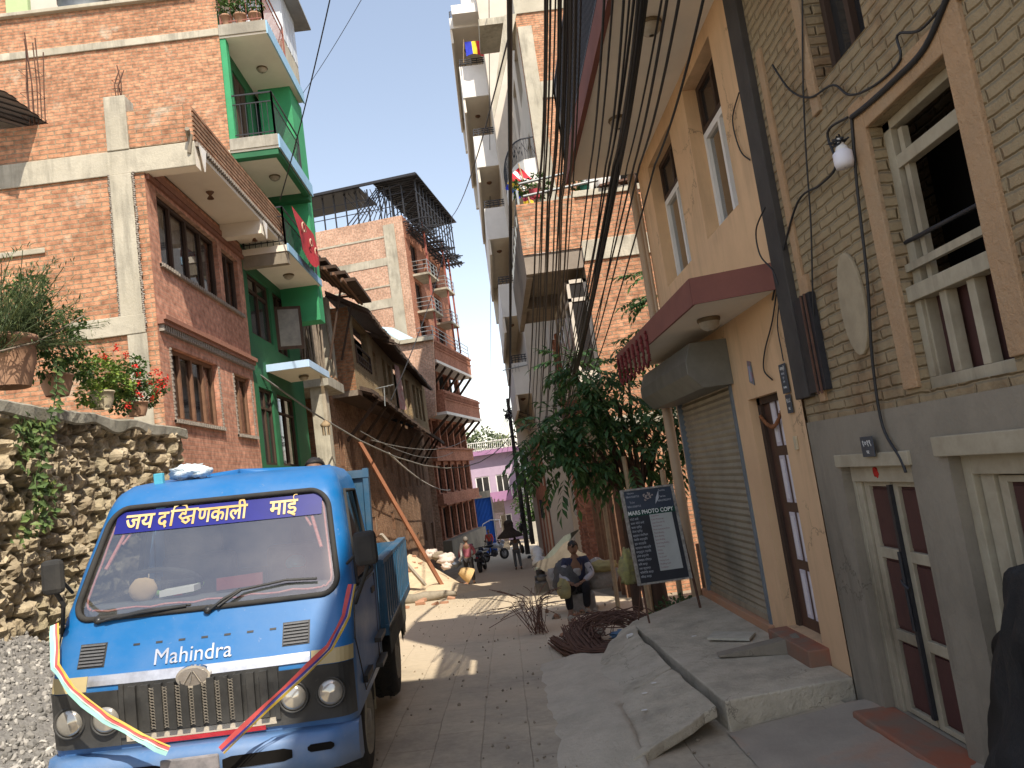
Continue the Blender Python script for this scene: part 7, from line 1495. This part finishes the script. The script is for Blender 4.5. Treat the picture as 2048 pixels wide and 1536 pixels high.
def gD_(rnd, i):
    c = Vector((.12, 10.2, gz(.1, 10.2)+.02)); d = Vector((rnd.uniform(-.55, .35), rnd.uniform(-.3, .9), rnd.uniform(.15, .55))); e = c+Vector((rnd.gauss(0, .06)+.1, rnd.gauss(0, .1), 0)); return [e, e+d*.5+Vector((0, 0, .18)), e+d, e+d*1.35+Vector((0, 0, -.15))]
rodbundle('rebar_hoops', 'sheaf of thin bent rods fanning over the street edge before the seated person', gD_, 42, 6, r=.005)
rnd = random.Random(15)
for k in range(26):
    x = rnd.uniform(.2, 1.5); y = rnd.uniform(9.2, 13.2); b = MB(); stone(b, (x, y, gz(x, y)+.03), rnd.uniform(.03, .09), rnd, flat=.5); tag(obj('rubble_piece', b, rnd.choice((OLDB, CONC, DIRT))), 'small rubble lump on the ground near the seated person', 'rubble', 'rubble lumps around the seated person')
b = MB(); c = AY(1104, 1120, 14.5); b.obox(AY(1068, 1142, 14.5), AY(1128, 1075, 15.5)-AY(1068, 1142, 14.5), Vector((.35, .5, .05)), Vector((0, -.02, .03))); tag(obj('metal_sheet', b, rough('sheet_grey_green', (.17, .19, .17), (.12, .135, .12), 4, .6, .2)), 'flat grey green metal sheet leaning behind the seated person', 'sheet')
b = MB(); c0 = AY(1062, 1140, 13.6); c1 = AY(1140, 1085, 14.2); vs = []
for i in range(13):
    for j in range(7): u, v = i/12, j/6; p = c0.lerp(c1, u)+Vector((.3*v, .3*v, .04*math.sin(u*9+v*5)-.25*v*u+.02)); p.z = max(p.z-.1*v, gz(p.x, p.y)+.02); vs.append(p)
b.add(vs, [(i*7+j, i*7+j+1, (i+1)*7+j+1, (i+1)*7+j) for i in range(12) for j in range(6)], 0, True); tag(obj('tarpaulin', b, rough('tarp_dusty_brown', (.22, .19, .15), (.15, .13, .1), 5, .85, .4)), 'dusty brown tarpaulin spread over planks behind the seated person', 'tarpaulin')
for k, (px, py, y) in enumerate(((1074, 1105, 20), (1078, 1125, 17), (1070, 1068, 27))):
    c = AY(px, py, y); b = MB(); b.box(c.x-.15, c.x+.15, y-.15, y+.15, gz(c.x, y)-.02, gz(c.x, y)+.3); b.lathe((c.x+.02, y, gz(c.x, y)+.3), [(.1, 0), (.13, .1), (.05, .14)], 8); tag(obj('water_can', b, rough('can_dark', (.08, .075, .07), (.05, .047, .045), 8, .6), bevel=.03), 'small dark square can on the right kerb behind the metal sheet', 'can', 'dark square cans on the right kerb')
b = MB(); rnd = random.Random(4); P = [AY(px, py, y)+Vector((0, 0, .0)) for px, py, y in ((1072, 1098, 22), (1078, 1108, 21), (1075, 1118, 20), (1082, 1130, 19))]
for p, q in zip(P, P[1:]): b.blob((p+q)/2, .16, .55, .13, rnd.random()*9, .5, 3, 10, 8)
tag(obj('white_sheeting', b, WHITEP), 'strip of crumpled white plastic sheeting by the right kerb', 'plastic sheet')
b = MB(); b.lathe((1.02, 7.75, .0), [(.018, 0), (.018, .06), (.008, .07)], 10, axis=(1, .3, .1)); tag(obj('white_cup', b, WHITEP), 'small white cup lying at the far end of the slabs', 'cup')
# hanging laundry further down
for k, (px, py, y, h) in enumerate(((1078, 1000, 30, .7), (1092, 985, 28, .6), (1083, 960, 30, .5))):
    c = AY(px, py, y); b = MB(); vs = [(c.x+.22*(i/5), y+.03*math.sin(i*2), c.z-h*j/4) for j in range(5) for i in range(6)]; b.add(vs, [(j*6+i, j*6+i+1, (j+1)*6+i+1, (j+1)*6+i) for j in range(4) for i in range(5)], 0, True); tag(obj('hanging_garment', b, rough('cloth_dark_%d' % k, ((.05, .05, .06), (.3, .05, .06), (.12, .1, .1))[k], r=.9)), ('black garment hanging on the right street wall', 'dark red garment hanging on the right street wall', 'brown garment hanging highest on the right street wall')[k], 'garment')
# ================= SAND, BEAM, DEBRIS (left) =================
SAND = rough('sand', (.62, .50, .34), (.52, .41, .28), 3, .97, .5, 60, .01)
b = MB(); cx, cy = -3.1, 25.5
def sandz(x, y):
    d1 = math.hypot((x+3.3)/1.7, (y-26)/3.2); d2 = math.hypot((x+2.1)/1.3, (y-23.2)/2.6); return gz(x, y)-.03+1.35*max(0, 1-d1)**1.05+.42*max(0, 1-d2)+.05*noise.noise(Vector((x*1.5, y*1.5, 0)))
grid(b, [-4.6+.16*i for i in range(26)], [19.6+.25*i for i in range(42)], sandz); struct(obj('sand_pile', b, SAND), 'stuff', 'pale yellow sand pile heaped against the old brick row behind the truck', 'sand')
b = MB(); a = AY(886, 1174, 22.5); c = AY(719, 884, 21.6); b.bar(a, c, .13, .09); tag(obj('steel_beam', b, rough('beam_red_oxide', (.34, .15, .08), (.26, .11, .06), 5, .6, .2)), 'long rust red beam leaning diagonally from the sand up to the old house', 'beam')
b = MB(); b.bar(AY(850, 1170, 22.2), AY(762, 1068, 21.4), .12, .06); tag(obj('timber_plank', b, rough('plank_pale_grey', (.42, .38, .32), (.34, .3, .25), 5)), 'pale grey plank leaning behind the red beam over the sand', 'plank')
rnd = random.Random(33)
for k in range(34):
    x = rnd.uniform(-3.2, -1.3); y = rnd.uniform(16.5, 20.5) if k < 24 else rnd.uniform(24, 28); z = (gz(x, y) if k < 24 else sandz(x, y)); b = MB(); s_ = rnd.uniform(.05, .11); M = Euler((rnd.uniform(-.3, .3), rnd.uniform(-.3, .3), rnd.random()*3)).to_matrix(); b.obox(Vector((x, y, z+.0)), M @ Vector((s_*2, 0, 0)), M @ Vector((0, s_, 0)), M @ Vector((0, 0, s_*.7))); tag(obj('broken_brick', b, rough('brick_lump', (.45, .24, .15), (.35, .2, .13), 8), bevel=.008), 'broken brick lying on the dusty ground around the foot of the red beam', 'brick', 'broken bricks beside the sand pile')
b = MB(); P = [Vector((-2.9+.25*i, 18.9+.08*math.sin(i*2), gz(-2.5, 18.9)+.1+.02*math.sin(i*3))) for i in range(7)]; b.tube(P, [.1, .13, .12, .13, .11, .09, .05], 10); tag(obj('rolled_tarp', b, rough('tarp_roll', (.3, .26, .2), (.2, .17, .13), 8)), 'rolled dusty tarpaulin lying beside the truck tail', 'tarpaulin')
SW = rough('sack_white_pink', (.66, .58, .52), (.5, .4, .36), 8, .7, .3)
for k, (px, py, y, r, lab, m_) in enumerate(((862, 1108, 27.5, .25, 'round pale white sack on top of the sand heap', SW), (892, 1118, 26.5, .3, 'pinkish white sack left of the man with the basket', SW), (910, 1125, 27, .24, 'blue grey rag heap beside the pinkish sack', rough('rag_blue', (.15, .2, .3), (.2, .2, .2), 9)), (893, 1132, 25.5, .17, 'small white sack at the foot of the sand by the basket man', SW), (876, 1112, 27.2, .22, 'brown stone lump among the sacks on the sand heap', DIRT))):
    c = AY(px, py, y); b = MB(); b.blob(c, r, r*.8, r*.65, k+2, .5, 2.2, 16, 12); tag(obj('sack' if m_ is SW else ('rag_heap' if k == 2 else 'stone_lump'), b, m_), lab, 'sack' if m_ is SW else ('rag' if k == 2 else 'stone'))
for k, (px, py, y) in enumerate(((1000, 1036, 46), (903, 1040, 41))):
    pass
# ================= PEOPLE =================
def skinmesh(name, nodes, edges, mat, parent, root, sub=2):
    names = list(nodes); me = bpy.data.meshes.new(name); inv = WM[parent].inverted()
    me.from_pydata([tuple(nodes[k][0]) for k in names], [(names.index(a), names.index(b)) for a, b in edges], [])
    o = bpy.data.objects.new(name, me); COL.objects.link(o); o.modifiers.new('skin', 'SKIN'); sk = me.skin_vertices[0].data
    for i, k in enumerate(names): r = nodes[k][1]; sk[i].radius = r if isinstance(r, tuple) else (r, r); sk[i].use_root = (k == root)
    s_ = o.modifiers.new('sub', 'SUBSURF'); s_.levels = sub; s_.render_levels = sub; bpy.context.view_layer.update()
    m2 = bpy.data.meshes.new_from_object(o.evaluated_get(bpy.context.evaluated_depsgraph_get())); bpy.data.objects.remove(o)
    b = MB(); b.add([inv @ v.co for v in m2.vertices], [tuple(p.vertices) for p in m2.polygons], 0, True); bpy.data.meshes.remove(m2); return b
def person(label, base, face, J, skin, shirt, legs, hair, height=1.65, hairlen=0, shoes=None, sleeve='long', cap=None):
    """J: joint positions in figure space (x right of figure, y forward, z up, metres for 1.65 m); base = world point of the figure origin; face = heading"""
    t = thing('person', label, 'person', base, (0, 0, face)); k = height/1.65; M = WM[t]
    j = {a: M @ (Vector(p)*k) for a, p in J.items()}
    def N_(**kw): return {a: (j[a], r if not isinstance(r, tuple) else r) for a, r in kw.items()}
    sx, rr_ = k, None
    nodes = {a: (j[a], r*k if not isinstance(r, tuple) else (r[0]*k, r[1]*k)) for a, r in dict(pelvis=(.13, .10), waist=(.115, .085), chest=(.15, .1), neck=.05, head=.04, shl=.055, shr=.055, ell=.04, elr=.04, wrl=.027, wrr=.027, hal=(.035, .02), har=(.035, .02), hpl=.085, hpr=.085, knl=.058, knr=.058, anl=.038, anr=.038, tol=(.04, .028), tor=(.04, .028)).items()}
    E = [('pelvis', 'waist'), ('waist', 'chest'), ('chest', 'neck'), ('neck', 'head'), ('chest', 'shl'), ('chest', 'shr'), ('shl', 'ell'), ('shr', 'elr'), ('ell', 'wrl'), ('elr', 'wrr'), ('wrl', 'hal'), ('wrr', 'har'), ('pelvis', 'hpl'), ('pelvis', 'hpr'), ('hpl', 'knl'), ('hpr', 'knr'), ('knl', 'anl'), ('knr', 'anr'), ('anl', 'tol'), ('anr', 'tor')]
    b = skinmesh('body', nodes, E, skin, t, 'pelvis'); inv = M.inverted()
    # head with nose, chin, ears; fingers and thumbs
    hc = inv @ j['head']; fd = Vector(J.get('look', (0, 1, 0))).normalized(); up = Vector((0, 0, 1)); sd = fd.cross(up).normalized(); up = sd.cross(fd)
    hb = MB(); n1, n2 = 14, 20; vs = []; c = hc+up*.075*k
    for a in range(n1+1):
        th = math.pi*a/n1
        for q in range(n2):
            ph_ = 2*math.pi*q/n2; d = Vector((math.sin(th)*math.cos(ph_), math.sin(th)*math.sin(ph_), math.cos(th)))
            rx_, ry_, rz_ = .075, .095, .118; p = sd*d.x*rx_+fd*d.y*ry_+up*d.z*rz_
            if d.z < -.2: p = p*(1-.16*(-d.z-.2)) if d.y > 0 else p*(1-.25*(-d.z-.2))
            if d.y > .9 and abs(d.z) < .45: p += fd*.02*(1-abs(d.z+.15)*2)
            if d.y > .55 and .05 < d.z < .3 and .2 < abs(d.x) < .6: p -= fd*.008
            vs.append(c+p*k)
    b.add(vs, [(a*n2+q, (a+1)*n2+q, (a+1)*n2+(q+1) % n2, a*n2+(q+1) % n2) for a in range(n1) for q in range(n2)], 0, True)
    for s_ in (-1, 1): b.blob(c+sd*s_*.078*k-fd*.005, .012, .02, .03, 1, 0, 1, 8, 6)
    for hn, wn in (('hal', 'wrl'), ('har', 'wrr')):
        h = inv @ j[hn]; d = (h-(inv @ j[wn])).normalized(); s2 = d.cross(Vector((0, 0, 1))); s2 = s2.normalized() if s2.length > .1 else Vector((1, 0, 0)); n_ = s2.cross(d)
        for f in range(4): o = h+s2*(.026-.0175*f)*k; L_ = (.062, .072, .068, .052)[f]*k; b.tube([o, o+d*L_*.5, o+d*L_*.9-n_*.02*k], [.0085*k, .0078*k, .006*k], 6)
        b.tube([h-d*.03*k+s2*.03*k, h+s2*.055*k, h+d*.03*k+s2*.06*k], [.01*k, .009*k, .007*k], 6)
    obj('body', b, skin, t, world=False)
    if hair:
        hb = MB(); hb.blob(c+up*.02*k-fd*.012*k, .086*k, .104*k, .108*k, 3, .12, 3, 18, 12)
        # cut the face free: push front lower vertices back inside the head
        V = []
        for v in hb.v:
            w_ = Vector(v)-c; f_, u_ = w_.dot(fd), w_.dot(up)
            if f_ > .03*k and u_ < .05*k: w_ = w_-fd*(f_+.03*k)
            if u_ < -.03*k*(1+hairlen*3): w_ = w_*.9
            V.append(tuple(c+w_))
        hb.v = V
        if hairlen: hb.blob(c-fd*.08*k-up*.1*k, .06*k, .04*k, .1*k, 5, .2)
        obj('hair', hb, hair, t, world=False)
    if cap: cb_ = MB(); cb_.blob(c+up*.06*k, .088*k, .105*k, .07*k, 3, .03); obj('cap', cb_, cap, t, world=False)
    # clothes: a looser skin over the same joints
    def cl(name, part, E_, mat, root): b = skinmesh(name, {a: (part[a][0] if isinstance(part[a][0], Vector) else part[a][0], part[a][1]) for a in part}, E_, mat, t, root); obj(name, b, mat, t, world=False)
    g_ = 1.16
    def e(a, s_=g_, add=.008): r = nodes[a][1]; r = r if isinstance(r, tuple) else (r, r); return (j[a], (r[0]*s_+add*k, r[1]*s_+add*k))
    ne = (j['neck'].lerp(j['chest'], .35), (.075*k, .07*k)); P = dict(pelvis=e('pelvis', 1.1), waist=e('waist', 1.15), chest=e('chest', 1.08), col=ne, shl=e('shl'), shr=e('shr'), ell=e('ell'), elr=e('elr'))
    E1 = [('pelvis', 'waist'), ('waist', 'chest'), ('chest', 'col'), ('chest', 'shl'), ('chest', 'shr'), ('shl', 'ell'), ('shr', 'elr')]
    if sleeve == 'long': P.update(wl=(j['ell'].lerp(j['wrl'], .85), (.042*k, .042*k)), wr=(j['elr'].lerp(j['wrr'], .85), (.042*k, .042*k))); E1 += [('ell', 'wl'), ('elr', 'wr')]
    cl('shirt', P, E1, shirt, 'pelvis')
    P = dict(pelvis=e('pelvis', 1.06, .004), hpl=e('hpl', 1.1), hpr=e('hpr', 1.1), knl=e('knl', 1.15, .012), knr=e('knr', 1.15, .012), al=(j['knl'].lerp(j['anl'], .92), (.06*k, .06*k)), ar=(j['knr'].lerp(j['anr'], .92), (.06*k, .06*k)))
    cl('trousers', P, [('pelvis', 'hpl'), ('pelvis', 'hpr'), ('hpl', 'knl'), ('hpr', 'knr'), ('knl', 'al'), ('knr', 'ar')], legs, 'pelvis')
    b = MB()
    for a, q in (('anl', 'tol'), ('anr', 'tor')):
        A_, Q_ = inv @ j[a], inv @ j[q]; c_ = (A_+Q_)/2; c_.z -= .02*k; b.blob(c_, .045*k, .1*k, .035*k, 2, .05, 1, 12, 8)
    obj('shoes', b, shoes or RUB, t, world=False)
    return t, j, k
SKIN = rough('skin_brown', (.22, .12, .075), (.18, .1, .06), 6, .6, .1); HAIR = rough('hair_black', (.015, .013, .012), (.025, .022, .02), 30, .5, .4)
STAND = dict(pelvis=(0, 0, .9), waist=(0, .0, 1.05), chest=(0, 0, 1.25), neck=(0, 0, 1.41), head=(0, .01, 1.47), shl=(-.17, 0, 1.33), shr=(.17, 0, 1.33), ell=(-.23, -.02, 1.08), elr=(.23, -.02, 1.08), wrl=(-.22, .08, .86), wrr=(.23, .06, .86), hal=(-.22, .11, .78), har=(.23, .09, .78), hpl=(-.09, 0, .85), hpr=(.09, 0, .85), knl=(-.1, .04, .47), knr=(.11, -.03, .47), anl=(-.1, .0, .07), anr=(.12, -.12, .09), tol=(-.11, .14, .035), tor=(.13, .02, .04))
PL = None
def plaid():
    mt, n, N, L, B = newmat('shirt_plaid_red'); tc = N.new('ShaderNodeTexCoord'); w1 = N.new('ShaderNodeTexWave'); w1.inputs['Scale'].default_value = 8; w1.bands_direction = 'X'; w2 = N.new('ShaderNodeTexWave'); w2.inputs['Scale'].default_value = 8; w2.bands_direction = 'Z'
    L.new(tc.outputs['Object'], w1.inputs[0]); L.new(tc.outputs['Object'], w2.inputs[0]); c = mixc(N, L, w1.outputs['Fac'], (.3, .04, .07), (.5, .25, .25)); c = mixc(N, L, w2.outputs['Fac'], c, (.2, .03, .08)); L.new(c, B.inputs['Base Color']); B.inputs['Roughness'].default_value = .85; return mt
bp_ = AY(941, 1157, 27); G = gz(bp_.x, 27)
J = dict(STAND); J.update(head=(.0, .03, 1.46), elr=(.27, .08, 1.08), wrr=(.2, .24, 1.0), har=(.17, .3, .98), ell=(-.26, -.03, 1.12), wrl=(-.3, .08, .92), hal=(-.3, .13, .86))
man, jm, k = person('man in red plaid shirt and dark trousers walking away with a cane basket', (bp_.x, 27, G), 0, J, SKIN, plaid(), rough('trousers_dark', (.035, .033, .035), r=.85), rough('hair_grey', (.2, .18, .16), r=.7), 1.62)
c = Vector((bp_.x-.38, 26.75, G+.62)); b = MB(); ax = Vector((-.62, -.1, .75)).normalized(); b.lathe(c+ax*-.1, [(.12, 0), (.2, .18), (.27, .42), (.285, .44), (.26, .44), (.19, .18), (.1, .03)], 24, axis=tuple(Vector((-.75, -.1, .5)).normalized()*-1)); bk = thing('cane_basket', 'conical pale cane basket carried at the left hip of the man in the plaid shirt', 'basket', c); obj('basket_body', b, rough('cane_pale', (.6, .42, .2), (.45, .3, .14), 26, .75, .8, 60, .01), bk)
b = MB(); vs = []; P = [Vector((bp_.x-.12, 26.86, G+1.42)), Vector((bp_.x-.2, 26.82, G+1.2)), Vector((bp_.x-.2, 26.78, G+1.0)), Vector((bp_.x-.3, 26.76, G+.86))]
b.tube(P, [.06, .05, .03, .05], 8); obj('cloth_strap', b, rough('strap_white', (.75, .72, .68)), bk)
wp = AY(1037, 1136, 33); G2 = gz(wp.x, 33)
J = dict(STAND); J.update(ell=(-.2, .12, 1.12), wrl=(-.14, .26, 1.2), hal=(-.12, .3, 1.27), elr=(.24, .02, 1.1))
person('woman in grey clothes walking away under a wide dark head load', (wp.x, 33, G2), R(10), J, SKIN, rough('shirt_grey', (.22, .21, .2), (.15, .145, .14), 20, .9), rough('trousers_grey', (.13, .145, .15), r=.9), HAIR, 1.5, 1)
wc = Vector((wp.x-.18, 33, G2+1.42)); b = MB(); b.lathe(wc, [(.02, -.04), (.35, -.06), (.55, -.03), (.5, .04), (.3, .2), (.2, .3), (.2, .52), (.17, .62), (.02, .64)], 22); rnd = random.Random(2)
b.v = [tuple(Vector(v)+Vector((noise.noise(Vector(v)*9), noise.noise(Vector(v)*9+X_*7), noise.noise(Vector(v)*9+Y_*7)))*.05) for v in b.v]; foliage(b, [(wc+Z_*.05, .45, 1, .2), (wc+Z_*.4, .22, 1, 1.1)], 500, .1, .02, rnd); tag(obj('head_load', b, rough('straw_dark', (.07, .055, .045), (.04, .03, .026), 20, .95, .8)), 'wide dark mushroom shaped straw load carried on the head of the woman in grey', 'load')
# seated person
sp = AY(1162, 1185, 12.4); G3 = gz(sp.x, 12.4)
J = dict(pelvis=(0, 0, .42), waist=(0, .03, .57), chest=(0, .09, .76), neck=(0, .13, .92), head=(0, .16, .97), shl=(-.17, .1, .84), shr=(.17, .1, .84), ell=(-.25, .16, .6), elr=(.25, .16, .6), wrl=(-.1, .36, .52), wrr=(.12, .36, .52), hal=(-.03, .42, .5), har=(.05, .42, .5), hpl=(-.1, .05, .42), hpr=(.1, .05, .42), knl=(-.14, .43, .47), knr=(.17, .42, .44), anl=(-.1, .38, .08), anr=(.16, .5, .08), tol=(-.12, .5, .035), tor=(.18, .64, .035), look=(0, 1, -.35))
NAVY = rough('jacket_navy', (.03, .035, .07), (.022, .025, .05), 9, .8, .3)
st_, js, k = person('seated person in navy and white jacket among sacks by the right kerb', (sp.x, 12.6, G3), R(172), J, SKIN, NAVY, rough('trousers_black', (.012, .012, .014), r=.9), HAIR, 1.6)
WJ = rough('jacket_white', (.4, .385, .4), (.3, .29, .3), 9, .8, .3)
b = skinmesh('p', {'a': (js['shl'].lerp(js['ell'], .0)+Vector((0, -.04, -.03)), .055), 'b': (js['ell'], .056), 'c': (js['wrl'].lerp(js['ell'], .1), .043), 'd': (js['shl'].lerp(js['ell'], .5), .06)}, [('a', 'd'), ('d', 'b'), ('b', 'c')], WJ, st_, 'a'); obj('sleeve_panel', b, WJ, st_, world=False)
b = skinmesh('p', {'a': (js['shr'].lerp(js['elr'], .0)+Vector((0, -.04, -.03)), .055), 'b': (js['elr'], .056), 'c': (js['wrr'].lerp(js['elr'], .1), .043), 'd': (js['shr'].lerp(js['elr'], .5), .06)}, [('a', 'd'), ('d', 'b'), ('b', 'c')], WJ, st_, 'a'); obj('sleeve_panel', b, WJ, st_, world=False)
b = skinmesh('p', {'a': (js['chest']+Vector((0, -.06, -.02)), (.09, .05)), 'b': (js['waist']+Vector((0, -.06, 0)), (.07, .05))}, [('a', 'b')], WJ, st_, 'a'); obj('shirt_front', b, rough('shirt_pale_grey', (.4, .38, .36)), st_, world=False)
b = MB(); b.box(sp.x-.22, sp.x+.22, 12.45, 12.85, G3-.02, G3+.3); tag(obj('low_stool', b, SK, bevel=.04), 'low grey bundle the seated person sits on', 'bundle')
rp_ = AY(978, 1075, 48); G4 = gz(rp_.x, 48)
person('person in a red top and dark trousers standing before the bright blue gate', (rp_.x, 48, G4), R(165), STAND, SKIN, rough('top_red', (.5, .08, .06), (.4, .06, .05)), rough('trousers_darkblue', (.04, .05, .1)), HAIR, 1.6, 1)
# person in the truck bed and passenger in the cab
tk_ = WM[TK]; ps = tk_ @ Vector((.42, 2.1, .72))
J2 = dict(J); J2['look'] = (0, 1, 0)
person('person crouching in the truck bed behind the cab, only black hair showing above the roof', tuple(ps+Vector((0, 0, .20))), R(180), J2, SKIN, NAVY, rough('trousers_black'if 0 else 'trousers_khaki', (.2, .17, .12)), HAIR, 1.65)
ps = tk_ @ Vector((.40, 1.12, .5)); person('passenger in dark clothes and teal cap behind the right side of the windscreen', tuple(ps), R(180), J2, rough('skin_dark', (.16, .09, .06)), rough('shirt_dark_maroon', (.08, .03, .035)), rough('trousers_khaki2', (.1, .09, .08)), HAIR, 1.25, cap=rough('cap_teal', (.05, .3, .32)))
# ================= MOTORBIKES =================
def motorbike(label, loc, rz, c1, c2, group=None):
    t = thing('motorbike', label, 'motorbike', loc, (0, R(-6), rz), group); P1 = rough('bike_paint_%02d' % int(sum(c1)*100), c1, r=.3, bmp=0, spec=.6); P2 = rough('bike_grey_%02d' % int(sum(c2)*100), c2, r=.5)
    for y, r in ((-.62, .29), (.62, .29)):
        b = MB(); b.lathe((-.055, y, r), [(r-.09, 0), (r-.02, 0), (r, .03), (r, .08), (r-.02, .11), (r-.09, .11)], 26, axis=(1, 0, 0)); o = obj('wheel', b, RUB, t, world=False); b = MB(); b.lathe((-.02, y, r), [(r-.08, 0), (r-.085, .04), (.05, .05), (0, .05)], 20, axis=(1, 0, 0)); obj('rim', b, P2, o, world=False)
    b = MB(); b.blob((0, .12, .78), .15, .26, .15, 2, .08); b.blob((0, .5, .72), .11, .16, .16, 4, .1); b.blob((0, -.5, .7), .1, .22, .09, 3, .05); b.blob((0, .64, .9), .12, .1, .13, 5, .1); obj('fairing', b, P1, t, world=False)
    b = MB(); b.blob((0, -.22, .82), .14, .36, .07, 1, .04); obj('seat', b, RUB, t, world=False)
    b = MB(); b.blob((0, 0, .42), .14, .22, .18, 8, .3, 3); b.tube([(0, .62, .29), (0, .5, .6), (0, .4, .98)], .04, 8); b.tube([(.1, -.62, .29), (.1, -.1, .4), (.1, .1, .5)], .03, 6); b.tube([(.14, -.1, .3), (.14, -.75, .38)], .04, 8); b.box(-.09, .09, -.98, -.9, .55, .68); obj('engine_frame', b, BLACKM, t, world=False)
    b = MB(); b.tube([(-.34, .3, 1.0), (-.15, .42, 1.02), (.15, .42, 1.02), (.34, .3, 1.0)], .018, 6)
    for s_ in (-1, 1): b.tube([(s_*.25, .36, 1.02), (s_*.3, .42, 1.2)], .01, 5); b.blob((s_*.32, .42, 1.24), .06, .02, .04, 1, 0, 1, 8, 6)
    obj('handlebar', b, BLACKM, t, world=False); b = MB(); b.blob((0, .74, .88), .07, .04, .06, 1, 0, 1, 12, 8); obj('headlight', b, HG, t, world=False)
    b = MB(); b.box(-.05, .05, -.76, -.72, .66, .72); obj('tail_light', b, rough('tail_red', (.4, .02, .02), r=.3), t, world=False); return t
a = AY(962, 1106, 35); motorbike('dark blue black motorbike seen from behind beside the basket man, nearest the tower house', (a.x, 35, gz(a.x, 35)), R(-8), (.03, .04, .09), (.1, .1, .11))
a = AY(988, 1092, 42); motorbike('silver white motorbike parked side on between the blue gate and the woman in grey', (a.x, 42, gz(a.x, 42)), R(-55), (.5, .52, .54), (.3, .3, .3))
a = AY(812, 1105, 29); motorbike('grey motorbike parked at the old brick wall behind the sand heap and red beam', (a.x, 29.5, gz(a.x, 29.5)+.15), R(60), (.12, .13, .14), (.2, .2, .2))
